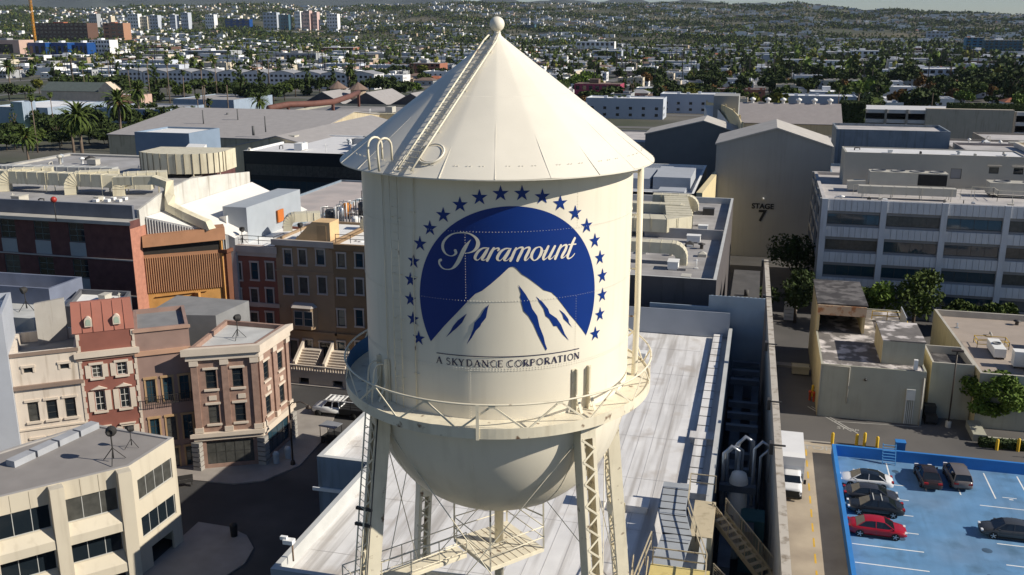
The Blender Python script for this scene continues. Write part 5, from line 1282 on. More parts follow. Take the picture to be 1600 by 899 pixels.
# boilers, compressors and pipework
cl = [mat('tank_dark', (.05, .055, .06), rough=.4), mat('tank_red', (.35, .05, .03), rough=.5), mat('galvanised_pipe', (.45, .47, .5)), white, mat('tank_green', (.03, .12, .07), rough=.5), mat('tank_orange', (.6, .22, .03), rough=.5)]
rr = random.Random(11)
kinds = ['dark', 'red', 'steel', 'white', 'green', 'orange']
for i in range(26):
    x = -56 + (i % 9) * 2.2 + rr.uniform(-.4, .4); y = 118 + (i // 9) * 6.5 + rr.uniform(-1, 1); ci = [0, 2, 3, 2, 0, 1, 2, 4, 3, 5][i % 10]; r = rr.uniform(.35, .75); h = rr.uniform(1.4, 2.8)
    t = thing('equipment_tank', f"{kinds[ci]} upright tank, {['first','second','third','fourth','fifth','sixth','seventh','eighth','ninth'][i % 9]} from left in the {['front','middle','back'][i // 9]} row of machinery", 'tank', (x, y, 15.55), 0, 'machinery crowded on the roof left of the tank')
    b = MB(); b.smooth = True; b.lathe([(.02, .3), (r, .3), (r, h), (r * .6, h + .25), (.02, h + .3)], 14); b.build('vessel', cl[ci], t)
    b = MB()
    for k in range(3):
        a = rr.uniform(0, 6.28); rx = r + .25 + .15 * k; q = (rx * math.cos(a), rx * math.sin(a)); hh = h + rr.uniform(-.3, .9)
        b.tube([(q[0], q[1], 0), (q[0], q[1], hh), (q[0] * .2, q[1] * .2, hh)], .07, 6)
    b.build('pipe', cl[2] if k % 2 else cl[3], t)
    b = MB()
    for sx in (-1, 1): b.beam((sx * (r + .1), -r, 0), (sx * (r + .1), -r, h + .6), .08); b.beam((sx * (r + .1), r, 0), (sx * (r + .1), r, h + .6), .08)
    b.beam((-r - .1, -r, h + .6), (r + .1, -r, h + .6), .08); b.beam((-r - .1, -r, h * .5), (r + .1, -r, h * .5), .06); b.build('frame', cl[2] if i % 2 else cl[0], t)
for i in range(7):
    ac_unit(-56 + i * 3.0, 139 + (i % 3) * 4, 15.55, 2.4, 2.2, 1.6, ['first', 'second', 'third', 'fourth', 'fifth', 'sixth', 'seventh'][i] + ' pale cooling unit from the left behind the roof machinery', 1, louver=False, m=[white, acm, gb][i % 3])
# ================================================================== BRICK STAGE (left) with ducts
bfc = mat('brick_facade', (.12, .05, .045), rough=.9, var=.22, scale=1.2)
bpk = mat('brick_sunlit', (.42, .19, .13), rough=.9, var=.15, scale=2)  # lighter copy of the facade brick; east-side sunlight put into its colour
panel = mat('spandrel_grey', (.33, .35, .35), rough=.8, var=.08)
BX1, BY0, BZ_ = -70.0, 94.3, 20.0
xs = [G(px, 430, 0) for px in ()]
def xzy(px, py, Y):
    d = FW + RT * ((px - 800) / FPX) + UP * ((450 - py) / FPX); t = Y / d.y; return CP.x + d.x * t, CP.z + d.z * t
hol = []; X00 = -120.0
for k in range(9):
    u1_ = BX1 - X00 - 6.2 - k * 4.8
    for z in (17.2, 12.85, 8.5, 4.1):
        hol.append((u1_ - 2.15, z, u1_, z + 2.25, (mat('green_black_frame', (.13, .17, .16)), glass_d, 2, 3, None, '')))
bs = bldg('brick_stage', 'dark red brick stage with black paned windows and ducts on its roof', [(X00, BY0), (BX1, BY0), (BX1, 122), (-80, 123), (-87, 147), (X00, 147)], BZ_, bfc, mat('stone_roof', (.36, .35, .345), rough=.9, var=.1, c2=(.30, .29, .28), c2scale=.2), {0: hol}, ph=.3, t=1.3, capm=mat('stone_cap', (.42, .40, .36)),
   cornice=[((0,), 19.62, 20.02, .5, mat('stone_cap', (.42, .40, .36))), ((0,), 15.3, 15.45, .14, bt), ((0,), 10.95, 11.1, .14, bt)])
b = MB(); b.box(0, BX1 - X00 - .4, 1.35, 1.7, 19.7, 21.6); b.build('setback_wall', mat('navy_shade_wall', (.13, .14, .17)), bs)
b = MB()
for k in range(9):
    u1_ = BX1 - X00 - 6.2 - k * 4.8
    for z in (15.5, 11.15, 6.8): b = MB(); b.box(u1_ - 2.15, u1_, -.05, -.004, z, z + 1.65); b.build('spandrel_panel', panel, bs)
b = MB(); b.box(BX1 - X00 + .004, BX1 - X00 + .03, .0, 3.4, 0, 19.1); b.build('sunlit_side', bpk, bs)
b = MB(); wy = [(2, 21.0), (6.7, 22.28), (13, 23.07), (19.4, 22.64), (27.7, 21.9)]
for (y0, z0_), (y1, z1_) in zip(wy, wy[1:]):
    x = BX1 - X00; b.add([(x - .3, y0, 15), (x + .02, y0, 15), (x + .02, y1, 15), (x - .3, y1, 15), (x - .3, y0, z0_), (x + .02, y0, z0_), (x + .02, y1, z1_), (x - .3, y1, z1_)], [(0, 1, 5, 4), (1, 2, 6, 5), (2, 3, 7, 6), (3, 0, 4, 7), (4, 5, 6, 7)])
b.build('parapet_wall', mat('pale_metal_wall', (.55, .53, .48), streak=.3), bs)
RZB = 19.75
rc = mat('duct_cream', (.66, .60, .44), rough=.5, var=.07, streak=.25)
for (px, py, l, run) in ((12, 298, 'leftmost cream gooseneck duct on the brick stage roof', 5), (115, 303, 'middle cream gooseneck duct on the brick stage roof', 5), (190, 305, 'rightmost cream gooseneck duct on the brick stage roof', 5)):
    p = G(px, py, RZB); hook(p.x - .3, p.y, RZB, rc, .55, l, 1.35, run)
pa, pb = G(-30, 275, RZB + 1.5), G(225, 290, RZB + 1.5)
duct('roof_duct', 'long cream trunk duct on posts behind the three goosenecks', [(pa.x, pa.y - 2, RZB + 1.9), (pb.x - 6, pb.y, RZB + 1.9), (pb.x, pb.y + 2, RZB + 1.5)], 1.6, 1.7, rc, legs=(.1, .3, .5, .7), zroof=RZB)
pa, pb = G(0, 262, RZB + 1.5), G(220, 262, RZB + 1.5)
duct('roof_duct', 'second long grey trunk duct further back on the brick stage roof', [(pa.x, pa.y - 3, RZB + 1.5), (pb.x, pb.y - 6, RZB + 1.5)], 1.8, 1.6, mat('duct_grey', (.42, .42, .40)), legs=(.2, .5, .8), zroof=RZB)
# big curved fan housing
t = thing('fan_housing', 'large curved cream panelled housing on the brick stage roof', 'duct housing', (-86.5, 131.0, RZB))
b = MB(); n = 14; P_ = []
for k in range(n + 1):
    a = R(-140 + k * 150 / n); P_.append((5.6 * math.cos(a) * 1.25, 4.6 * math.sin(a)))
b.prism(P_ + [(6.3, 5), (-6, 3.5)], .6, 3.6)
b.build('housing', rc, t); b = MB()
for p in P_: b.beam((p[0] * 1.01, p[1] * 1.01, .55), (p[0] * 1.01, p[1] * 1.01, 3.65), .1)
b.build('rib', mat('duct_seam', (.25, .22, .16)), t)
b = MB()
for p in P_[::4]: b.beam((p[0], p[1], -.0), (p[0], p[1], .6), .15)
b.build('stand', rc, t)
e1 = [G(208, 291, RZB + 2.4), G(240, 291, RZB + 2.4), G(246, 300, RZB + 1.5)]
duct('roof_duct', 'cream duct dropping over the roof edge and down the white roof', [(-76.8, 101.5, 23.4), (-71.6, 102.2, 23.6), (-69.6, 102.0, 23.2), (-69.3, 101.6, 21.8), (-69.0, 101.0, 20.6), (-66.6, 100.9, 19.6), (-64.0, 100.8, 18.7), (-63.6, 100.7, 18.0)], 1.1, 1.0, rc, seam=2.5, zroof=RZB)
for i in range(6):
    p = G(150 + i * 9, 316 - (i % 2) * 3, RZB); b = MB(); b.box(-.3, .3, -.3, .3, 0, .35)
    tag(b.build('roof_box', white, None, (p.x, p.y, RZB)), ['first', 'second', 'third', 'fourth', 'fifth', 'sixth'][i] + ' small white box from the left near the brick stage parapet', 'roof box', 'white boxes near the brick stage parapet')
for px, py, l in ((88, 346, 'red round lamp on a short post at the brick stage parapet'), (378, 372, 'red round lamp on the left corner of the red brownstone roof')):
    z_ = 20.0 if px < 100 else 16.0; p = G(px, py, z_); t = thing('red_lamp', l, 'lamp', (p.x, p.y, z_))
    b = MB(); b.tube([(0, 0, 0), (0, 0, 2.2)], .05, 6); b.build('post', mat('lamp_black', (.03, .028, .026)), t)
    b = MB(); b.smooth = True; b.lathe([(max(.36 * math.sin(k * math.pi / 8), .01), 2.5 - .36 * math.cos(k * math.pi / 8)) for k in range(9)], 14); b.build('lamp_head', mat('red_lamp', (.35, .03, .02), rough=.4), t)
# white roof hall and rust steel bay between the brick stage and the brownstones
wh = mat('white_membrane', (.74, .71, .66), rough=.8, var=.04, scale=.4)
t = thing('white_roof_hall', 'sloping white membrane roof hall right of the brick stage', 'building', (-69.9, 97.3, 0))
b = MB(); b.add([(0, 0, 20.0), (7.6, 5.2, 17.2), (8.4, 5.3, 16.8), (8.4, 25, 16.8), (0, 25, 20.4)], [(0, 1, 2, 3, 4)]); b.build('roof', wh, t)
b = MB(); b.quad((0, 0, 0), (7.6, 5.2, 0), (7.6, 5.2, 17.2), (0, 0, 20)); b.quad((8.4, 5.3, 0), (8.4, 25, 0), (8.4, 25, 16.8), (8.4, 5.3, 16.8)); b.quad((7.6, 5.2, 0), (8.4, 5.3, 0), (8.4, 5.3, 16.8), (7.6, 5.2, 17.2)); b.build('wall', mat('ribbed_grey', (.35, .35, .35)), t)
b = MB()
for k in range(30): b.beam((.1 + k * .25, -.03 + k * .171, 15), (.1 + k * .25, -.03 + k * .171, 19.85 - k * .093), .1, .1)
b.build('cladding_rib', mat('ribbed_pale', (.5, .5, .48)), t)
b = MB(); b.add([(3.6, 9, 18.4), (5.8, 8, 17.2), (5.8, 12, 17.2), (3.6, 12, 18.5), (5.8, 8, 18.9), (5.8, 12, 18.9)], [(0, 1, 4), (1, 2, 5, 4), (0, 4, 5, 3), (2, 3, 5)]); b.build('dormer', wh, t)
rust = mat('rust_orange', (.38, .19, .10), rough=.8, var=.12, scale=.8); rust2 = mat('rust_rib', (.44, .24, .125), rough=.7, var=.08); wood = mat('ply_brace', (.52, .27, .08), rough=.8, var=.15, scale=1)
t = thing('steel_clad_bay', 'rust orange ribbed cladding over exposed plywood bracing, in sun', 'set wall', (-69.95, 96.3, 0)); d_ = Vector((8.6, 1.6, 0))
b = MB(); wd = Vector((7.5, 5.2, 0)); nn = Vector((.57, -.82, 0))
def RB(u, z, f=0): p = wd * u + nn * f; return (p.x, p.y, z)
b.add([RB(0, 10.9), RB(1, 10.9), RB(1, 15.9), RB(0, 15.9)], [(0, 1, 2, 3)]); b.build('cladding', rust, t)
b = MB()
for k in range(36): b.beam(RB(k / 36 + .012, 10.9, .05), RB(k / 36 + .012, 15.2, .05), .12, .1)
b.build('cladding_rib', rust2, t)
b = MB(); b.add([RB(0, 16.6, .6), RB(1.03, 16.9, .6), RB(1.03, 18.3, .25), RB(0, 17.9, .25), RB(0, 17.9, -2.2), RB(1.03, 18.3, -2.2)], [(0, 1, 2, 3), (3, 2, 5, 4)]); b.build('fascia', rust, t); b = MB(); b.add([RB(0, 15.6, .02), RB(1, 15.6, .02), RB(1, 17.2, .02), RB(0, 17.2, .02)], [(0, 1, 2, 3)]); b.build('gap_shade_sheet', mat('gap_shade', (.03, .025, .02)), t)  # flat dark sheet painting the shade of the gap under the fascia
b = MB(); b.add([RB(0, 0, -.1), RB(1, 0, -.1), RB(1, 10.9, -.1), RB(0, 10.9, -.1)], [(0, 1, 2, 3)]); b.build('plywood', wood, t)
b = MB()
for k in range(5): b.beam(RB(.1 + k * .12, 10.4 - k * 1.3, .05), RB(.75, 10.6 - k * 1.0, .05), .16, .06)
b.beam(RB(.97, 0, .08), RB(.97, 16.7, .08), .25); b.beam(RB(.62, 0, .4), RB(.62, 10.6, .4), .5); b.build('brace', wood, t)
# ================================================================== VEHICLES AND STREET THINGS
tyre = mat('tyre', (.012, .012, .012), rough=.8, var=0); rimm = mat('rim', (.45, .46, .48), rough=.3, metal=.8, var=0); cgl = mat('car_glass', (.012, .016, .02), rough=.05, var=0, spec=.9)
def car_paint(n, c): return mat(n, c, rough=.22, var=0, spec=.6)
hl_m = mat('headlight_glass', (.65, .66, .68), rough=.1, var=0); tl_m = mat('taillight', (.30, .012, .01), rough=.2, var=0); blp = mat('black_plastic', (.02, .02, .02), rough=.6, var=0)
def loft_body(b, secs, zc):
    """secs: list of (x, halfwidth_low, halfwidth_top, z_low, z_shoulder, z_top)"""
    n = len(secs); vs = []
    for (x, wl_, wt, z0, zs, zt) in secs:
        prof = [(0, z0), (wl_ * .8, z0), (wl_ * .97, z0 + .1), (wl_, zs - .12), (wl_ * .97, zs), (wt, zt), (wt * .6, zt + .015), (0, zt + .02)]
        ring = [(x, y, z) for y, z in prof] + [(x, -y, z) for y, z in prof[-2:0:-1]]
        vs += ring
    m = 14; fs = []
    for i in range(n - 1):
        for j in range(m): fs.append((i * m + j, i * m + (j + 1) % m, (i + 1) * m + (j + 1) % m, (i + 1) * m + j))
    fs.append(tuple(range(m - 1, -1, -1))); fs.append(tuple((n - 1) * m + j for j in range(m)))
    b.add(vs, [tuple(reversed(f)) for f in fs])
def make_car(name, label, x, y, ang, paint, kind='sedan', roofrack=False, dark_roof=False, group='cars parked on the blue lot'):
    t = thing(name, label, 'car', (x, y, .017), ang, group); L = 4.75
    suv = kind == 'suv'; H = 1.6 if suv else 1.42; sh = .98 if suv else .90; W = .93
    b = MB(); b.smooth = True
    nose = .62 if not suv else .72
    S = [(-L / 2, .72, .62, .38, .62, sh * .86 if not suv else .98), (-L / 2 + .12, .86, .72, .28, .72, sh * .95 if not suv else 1.02), (-L / 2 + .5, W, .80, .22, .82, sh + .04), (-1.2, W, .84, .2, sh - .08, sh + .03), (0, W, .85, .2, sh - .1, sh + .0), (.95, W, .84, .2, sh - .12, sh - .0), (1.6, W, .80, .22, sh - .16, sh - .08), (2.05, .88, .72, .26, .68, nose + .14), (L / 2 - .06, .78, .62, .3, .58, nose), (L / 2, .66, .55, .38, .54, nose - .06)]
    loft_body(b, S, 0); body = b.build('body', paint, t)
    # greenhouse
    b = MB(); b.smooth = False
    if suv: gh = [(-2.2, .80, sh + .02), (-1.95, .66, H - .08), (-1.2, .66, H), (.2, .66, H - .02), (.75, .62, H - .1), (1.35, .80, sh - .0)]
    else: gh = [(-1.75, .80, sh + .02), (-1.05, .62, H - .07), (-.5, .60, H), (.2, .60, H - .01), (.55, .58, H - .06), (1.35, .80, sh - .02)]
    base = [(x_, .82, sh - .02) for x_, w_, z_ in gh]
    for i in range(len(gh) - 1):
        (x0, w0, z0), (x1, w1, z1) = gh[i], gh[i + 1]
        for s in (-1, 1):
            q = [(x0, s * .83, min(z0, sh)), (x1, s * .83, min(z1, sh)), (x1, s * w1, z1), (x0, s * w0, z0)]; b.add(q if s < 0 else q[::-1], [(0, 1, 2, 3)])
    gh0, gh1 = gh[0], gh[1]
    b.add([(gh[0][0], -gh[0][1], gh[0][2]), (gh[0][0], gh[0][1], gh[0][2]), (gh[1][0], gh[1][1], gh[1][2]), (gh[1][0], -gh[1][1], gh[1][2])], [(3, 2, 1, 0)])
    b.add([(gh[-1][0], -gh[-1][1], gh[-1][2]), (gh[-1][0], gh[-1][1], gh[-1][2]), (gh[-2][0], gh[-2][1], gh[-2][2]), (gh[-2][0], -gh[-2][1], gh[-2][2])], [(0, 1, 2, 3)])
    b.build('window_glass', cgl, t)
    b = MB(); b.smooth = True; R_ = gh[1:-1]; vs = []
    for x_, w_, z_ in R_: vs += [(x_, -w_ - .01, z_), (x_, -w_ * .6, z_ + .03), (x_, 0, z_ + .04), (x_, w_ * .6, z_ + .03), (x_, w_ + .01, z_)]
    b.add(vs, [(i * 5 + j, i * 5 + 5 + j, i * 5 + 6 + j, i * 5 + 1 + j) for i in range(len(R_) - 1) for j in range(4)])
    b.build('roof', cgl if dark_roof else paint, t)
    for s in (-1, 1):
        for (xa_, xb_) in ((gh[-1][0], gh[-2][0]), (gh[0][0], gh[1][0]), (-.15, -.18)):
            b = MB(); za_ = sh; i_ = {gh[-1][0]: (gh[-2][1], gh[-2][2]), gh[0][0]: (gh[1][1], gh[1][2])}.get(xa_, (.60 if not suv else .66, H)); b.beam((xa_, s * .835, za_ - .02), (xb_, s * (i_[0] + .01), i_[1]), .07, .05); b.build('pillar', paint, t)
    for xw in (-1.42, 1.42):
        for s in (-1, 1):
            b = MB(); b.smooth = False; c = Vector((xw, s * (W - .09), .33)); k = 20
            for rr_, y0_, y1_ in ((.335, -.115, .115),):
                vs = [(c.x + rr_ * math.cos(j * 6.2832 / k), c.y + yy, c.z + rr_ * math.sin(j * 6.2832 / k)) for yy in (y0_, y1_) for j in range(k)]
                b.add(vs, [(j, (j + 1) % k, k + (j + 1) % k, k + j) for j in range(k)] + [tuple(range(k)), tuple(range(2 * k - 1, k - 1, -1))])
            wh_ = b.build('wheel', tyre, t)
            b = MB(); yy = c.y + s * .12; vs = [(c.x, yy + s * .01, c.z)]
            for j in range(20): r_ = .235 if j % 4 < 2 else .07; vs.append((c.x + r_ * math.cos(j * 6.2832 / 20), yy, c.z + r_ * math.sin(j * 6.2832 / 20)))
            b.add(vs, [(0, j + 1, (j + 1) % 20 + 1) for j in range(20)]); b.build('rim', rimm, wh_)
    for s in (-1, 1):
        b = MB(); b.box(L / 2 - .2, L / 2 - .02, min(s * .42, s * .78), max(s * .42, s * .78), .58 if not suv else .66, .7 if not suv else .8); b.build('headlight', hl_m, t)
        b = MB(); b.box(-L / 2 - .015, -L / 2 + .2, min(s * .42, s * .8), max(s * .42, s * .8), .72, .88); b.build('taillight', tl_m, t)
        b = MB(); b.box(.95, 1.12, min(s * .92, s * 1.06), max(s * .92, s * 1.06), sh - .02, sh + .12); b.build('wing_mirror', paint, t)
    b = MB(); b.box(L / 2 - .07, L / 2 + .01, -.42, .42, .36, .52); b.build('grille', blp, t); b = MB(); b.box(-1.1, 1.1, -W - .004, W + .004, .17, .26); b.build('sill_trim', blp, t); b = MB(); b.box(-L / 2 - .01, -L / 2 + .05, -.55, .55, .32, .42); b.build('number_plate_recess', blp, t)
    b = MB()
    for s in (-1, 1):
        for xw in (-.12, .9, -1.15): b.box(xw, xw + .015, s * (W - .012) if s > 0 else -W - .003, W + .003 if s > 0 else -(W - .012), .35, sh - .06)
    b.build('door_gap', blp, t)
    if roofrack:
        b = MB()
        for xx in (-.45, .25): b.beam((xx, -.66, H + .08), (xx, .66, H + .08), .07, .05)
        b.build('roof_bar', mat('alu_frame', (.45, .45, .43)), t)
    return t
def cpos(px, py): p = G(px, py, .7); return p.x, p.y
x, y = cpos(1353, 748); make_car('parked_car', 'white sedan with black glass roof, parked nearest the blue back wall', x, y, math.pi, car_paint('car_white', (.72, .72, .72)), dark_roof=True)
x, y = cpos(1361, 771); make_car('parked_car', 'dark grey sedan parked between the white and the black roof-barred cars', x, y, 0, car_paint('car_dark_grey', (.035, .037, .045)))
x, y = cpos(1367, 787); make_car('parked_car', 'black hatchback with two silver roof bars beside the red car', x, y - .35, math.pi, car_paint('car_black', (.018, .02, .022)), 'sedan', True)
x, y = cpos(1370, 823); make_car('parked_car', 'bright red sedan on the blue lot', x, y, 0, car_paint('car_red', (.33, .008, .018)))
x, y = cpos(1450, 742); make_car('parked_car', 'dark brown sedan parked against the blue back wall', x, y, R(93), car_paint('car_brown', (.03, .02, .017)))
x, y = cpos(1496, 742); make_car('parked_car', 'taupe grey suv parked against the blue back wall', x, y, R(93), car_paint('car_taupe', (.14, .125, .12)), 'suv')
x, y = cpos(1578, 827); make_car('parked_car', 'grey sedan alone at the right edge of the blue lot', x, y, math.pi, car_paint('car_slate', (.05, .052, .055)))
# box truck in the lane
t = thing('box_truck', 'white box truck standing in the tan lane beside the tall wall', 'truck', (4.7, 86.3, 0.012), R(-90)); t.scale = (.93, .93, .93)
wp = car_paint('truck_white', (.75, .75, .74))
b = MB(); b.box(-5.6, .9, -1.2, 1.2, .95, 3.5); b.build('cargo_box', [mat('truck_box', (.62, .63, .65), var=.04)], t); b = MB(); b.box(-.2, .95, -1.15, 1.15, 2.6, 3.52); b.build('roof_fairing', wp, t)
b = MB(); b.smooth = True; loft_body(b, [(.95, 1.0, .85, .55, 1.5, 2.2), (1.3, 1.02, .85, .5, 1.5, 2.25), (1.95, 1.02, .82, .5, 1.45, 2.05), (2.45, 1.02, .9, .5, 1.3, 1.48), (3.3, 1.0, .85, .5, 1.15, 1.35), (3.5, .95, .8, .55, 1.0, 1.2)], 0); b.build('cab', wp, t)
b = MB(); b.add([(2.0, -.78, 2.04), (2.0, .78, 2.04), (2.5, .86, 1.5), (2.5, -.86, 1.5)], [(0, 3, 2, 1)]); b.box(1.2, 1.9, -1.03, 1.03, 1.5, 1.95); b.build('window_glass', cgl, t)
b = MB(); b.box(3.4, 3.56, -.8, .8, .55, 1.1); b.box(3.3, 3.6, -1.0, 1.0, .4, .55); b.build('grille', blp, t)
for s in (-1, 1):
    b = MB(); b.box(3.38, 3.58, min(s * .72, s * .98), max(s * .72, s * .98), .8, 1.05); b.build('headlight', hl_m, t)
    b = MB(); b.box(2.3, 2.4, min(s * 1.1, s * 1.35), max(s * 1.1, s * 1.35), 1.4, 1.85); b.build('wing_mirror', blp, t)
    for xx in (2.7, -3.2):
        b = MB(); b.tube([(xx, s * .75, .42), (xx, s * 1.02, .42)], .42, 18); b.build('wheel', tyre, t)
# white pickup with rack on the street
p = G(517, 640, .9)
t = thing('pickup_truck', 'white double-cab pickup with roof rack parked by the stone stoop', 'pickup truck', (p.x + .6, p.y + .6, .0), math.pi)
b = MB(); b.smooth = True; loft_body(b, [(-.5, .98, .9, .5, 1.1, 1.25), (1.4, .98, .88, .5, 1.1, 1.25), (2.6, .96, .84, .5, 1.0, 1.18), (2.75, .9, .78, .55, .9, 1.05)], 0); b.build('body', wp, t)
b = MB(); b.add([(-.5, -.86, 1.2), (1.5, -.86, 1.2), (1.5, .86, 1.2), (-.5, .86, 1.2), (-.4, -.72, 1.85), (.9, -.72, 1.85), (.9, .72, 1.85), (-.4, .72, 1.85)], [(0, 1, 5, 4), (1, 2, 6, 5), (2, 3, 7, 6), (3, 0, 4, 7)]); b.build('window_glass', cgl, t)
b = MB(); b.box(-.45, .95, -.74, .74, 1.85, 1.9); b.build('roof', wp, t)
b = MB()
for s in (-1, 1):
    b.beam((-.5, s * .87, 1.2), (-.4, s * .73, 1.86), .1); b.beam((.35, s * .87, 1.2), (.3, s * .73, 1.86), .12); b.beam((1.5, s * .87, 1.2), (.92, s * .73, 1.86), .08)
b.build('pillar', wp, t)
b = MB()
for k in range(5): b.beam((-.9 + k * .5, -.8, 2.05), (-.9 + k * .5, .8, 2.05), .14, .06)
for s in (-1, 1): b.beam((-3.2, s * .8, 2.0), (1.3, s * .8, 2.0), .08)
b.build('roof_rack', white, t)
b = MB(); b.box(-3.3, -.55, -1, 1, .55, 1.15)
for s in (-1, 1):
    for xx in (-3.2, -1.9, -.7): b.beam((xx, s * .95, 1.1), (xx, s * .85, 2.0), .07)
    for zz in (1.4, 1.7): b.beam((-3.2, s * .92, zz), (-.7, s * .92, zz), .05)
b.build('stake_bed', blp, t)
b = MB(); b.box(2.7, 2.85, -.85, .85, .5, .95); b.build('grille', blp, t)
for s in (-1, 1):
    for xx in (2.0, -2.2):
        b = MB(); b.tube([(xx, s * .75, .4), (xx, s * 1.0, .4)], .4, 18); b.build('wheel', tyre, t)
# golf cart
p = G(517, 678, .9); t = thing('golf_cart', 'small dark golf cart with flat grey canopy near the white-roof stage', 'golf cart', (p.x, p.y, 0), R(170))
b = MB(); b.box(-.9, .8, -.65, .65, .3, .7); b.box(-.9, .1, -.6, .6, .7, .95); b.build('body', blp, t)
b = MB(); b.box(-1.0, .95, -.75, .75, 1.85, 1.93); b.build('canopy', mat('canopy_grey', (.22, .23, .25)), t)
b = MB()
for sx in (-.9, .85):
    for s in (-.65, .65): b.beam((sx, s, .7), (sx, s, 1.87), .05)
b.build('canopy_post', blp, t)
for sx in (-.6, .6):
    for s in (-.6, .6): b = MB(); b.tube([(sx, s - .08, .22), (sx, s + .08, .22)], .22, 12); b.build('wheel', tyre, t)
# lamps, bollards, bins, boxes
lb_ = mat('lamp_brown', (.05, .035, .025), rough=.5)
t = thing('street_lamp', 'curved-arm street lamp on the pavement by the corner brick building', 'street lamp', (G(458, 728).x, G(458, 728).y, .13))
b = MB(); b.tube([(0, 0, 0), (0, 0, 6.2)], [.09] * 2, 8); b.tube([(0, 0, 6.1), (.3, 0, 6.5), (1.2, 0, 6.7), (2.0, 0, 6.4)], .05, 6); b.lathe([(.25, 0), (.22, .3), (.1, .5)], 12); b.build('pole', lb_, t); b = MB(); b.smooth = True; b.lathe([(.05, 6.45), (.3, 6.2), (.28, 6.1), (.02, 6.05)], 12, c=(2.05, 0)); b.build('lamp_head', lb_, t)
p = G(1481, 668); t = thing('light_pole', 'tall dark brown light pole beside the cream-yellow side block', 'light pole', (p.x, p.y, 0))
b = MB(); b.tube([(0, 0, .6), (0, 0, 8.6)], .08, 8); b.build('pole', lb_, t); b = MB(); b.smooth = True; b.lathe([(.3, 0), (.3, .65), (.02, .68)], 14); b.build('base', mat('cap_pale', (.45, .42, .36)), t); b = MB(); b.box(-.6, .6, -.25, .25, 8.6, 8.75); b.build('lamp_head', lb_, t)
p = G(458, 870, 12.6); t = thing('wall_lamp_post', 'short rusty post with a white lamp on the stage parapet corner', 'lamp', (p.x, p.y, 12.3))
b = MB(); b.tube([(0, 0, 0), (0, 0, 1.1)], .05, 6); b.build('post', mat('rust_brown', (.2, .13, .08)), t); b = MB(); b.box(-.5, .1, -.2, .2, 1.1, 1.35); b.box(-.7, -.3, -.1, .1, 1.3, 1.5); b.build('lamp_head', white, t)
yl = mat('safety_yellow', (.65, .42, .03), rough=.6)
for i, (px, py, h) in enumerate(((1300, 695, 1.2), (1338, 696, 1.1), (1350, 698, 1.4), (1370, 700, 1.1), (1557, 704, 1.1), (1590, 706, 1.3), (1302, 636, 1.0), (1316, 637, 1.0), (1329, 638, 1.0), (1269, 620, 1.3))):
    p = G(px, py, 0); b = MB(); b.smooth = True; b.lathe([(.16, 0), (.16, h), (.1, h + .1), (.01, h + .12)], 12)
    lab = ['yellow bollard at the corner of the blue lot wall', 'first yellow bollard behind the blue wall from its corner', 'tallest yellow bollard behind the blue wall', 'yellow bollard next to the blue wall ladder', 'yellow bollard left of the pipe bench at the right edge', 'yellow bollard at the right edge behind the blue wall', 'leftmost yellow bollard against the grey green building', 'middle yellow bollard against the grey green building', 'right yellow bollard against the grey green building', 'yellow bollard at the left corner of the grey green building'][i]
    tag(b.build('bollard', yl, None, (p.x, p.y, .008)), lab, 'bollard', 'yellow bollards')
t = thing('ladder', 'blue ladder against the back wall of the blue lot', 'ladder', (13.6, 93.6, .02)); lbm = mat('ladder_blue', (.10, .32, .60))
b = MB()
for s in (0, 1.2): b.beam((s, -.35, 0), (s, .45, 1.9), .08)
b.build('side_rail', lbm, t); b = MB()
for k in range(7): b.beam((0, -.3 + .11 * k, .2 + k * .26), (1.2, -.3 + .11 * k, .2 + k * .26), .1, .05)
b.build('rung', lbm, t)
cols = {'purple': (.30, .13, .33), 'blue': (.03, .14, .42), 'red': (.5, .03, .02), 'teal': (.02, .2, .25)}
for i, (px, py, c, sz, l) in enumerate(((1335, 636, 'purple', .5, 'stacked purple and pink crates by the grey green wall'), (1351, 638, 'blue', .35, 'left blue tarp bundle at the foot of the grey green wall'), (1374, 640, 'blue', .4, 'right blue tarp bundle at the foot of the grey green wall'), (1410, 644, 'teal', .3, 'teal crate near the pipes of the grey green wall'), (1419, 645, 'red', .2, 'small red canister near the pipes of the grey green wall'))):
    p = G(px, py, 0); b = MB()
    if i == 0:
        for k in range(3): b.box(-.7 + k * .08, .6 - k * .1, -.4, .4, k * .32, k * .32 + .28)
    else: b.add([(-sz * 1.5, -sz, 0), (sz * 1.5, -sz, 0), (sz * 1.4, sz, 0), (-sz * 1.4, sz, 0), (-sz, -sz * .5, sz), (sz * .8, -sz * .6, sz * 1.2), (sz, sz * .5, sz * .9), (-sz * .8, sz * .5, sz * 1.1)], [(0, 1, 5, 4), (1, 2, 6, 5), (2, 3, 7, 6), (3, 0, 4, 7), (4, 5, 6, 7)])
    tag(b.build(['crate_stack', 'tarp_bundle', 'tarp_bundle', 'crate', 'canister'][i], mat('bin_' + c, cols[c]), None, (p.x, p.y, .008)), l, ['crates', 'bundle', 'bundle', 'crate', 'canister'][i])
for i, (px, py) in enumerate(((1265, 626), (1271, 628))):
    p = G(px, py); t = thing('hydrant_pipe', ['left orange red standpipe at the corner of the grey green building', 'right orange red standpipe at the corner of the grey green building'][i], 'standpipe', (p.x, p.y, .008)); b = MB(); b.smooth = True
    b.lathe([(.14, 0), (.14, .9), (.2, .95), (.2, 1.1), (.05, 1.25)], 10); b.build('pipe', mat('hydrant_red', (.55, .08, .03)), t)
p = G(1452, 659); t = thing('utility_cart', 'dark utility cart parked in the shade beside the grey green building', 'cart', (p.x, p.y, .008)); b = MB(); b.box(-.6, .6, -1.2, 1.2, .35, 1.0); b.box(-.6, .6, .1, 1.2, 1.0, 1.7); b.build('body', blp, t)
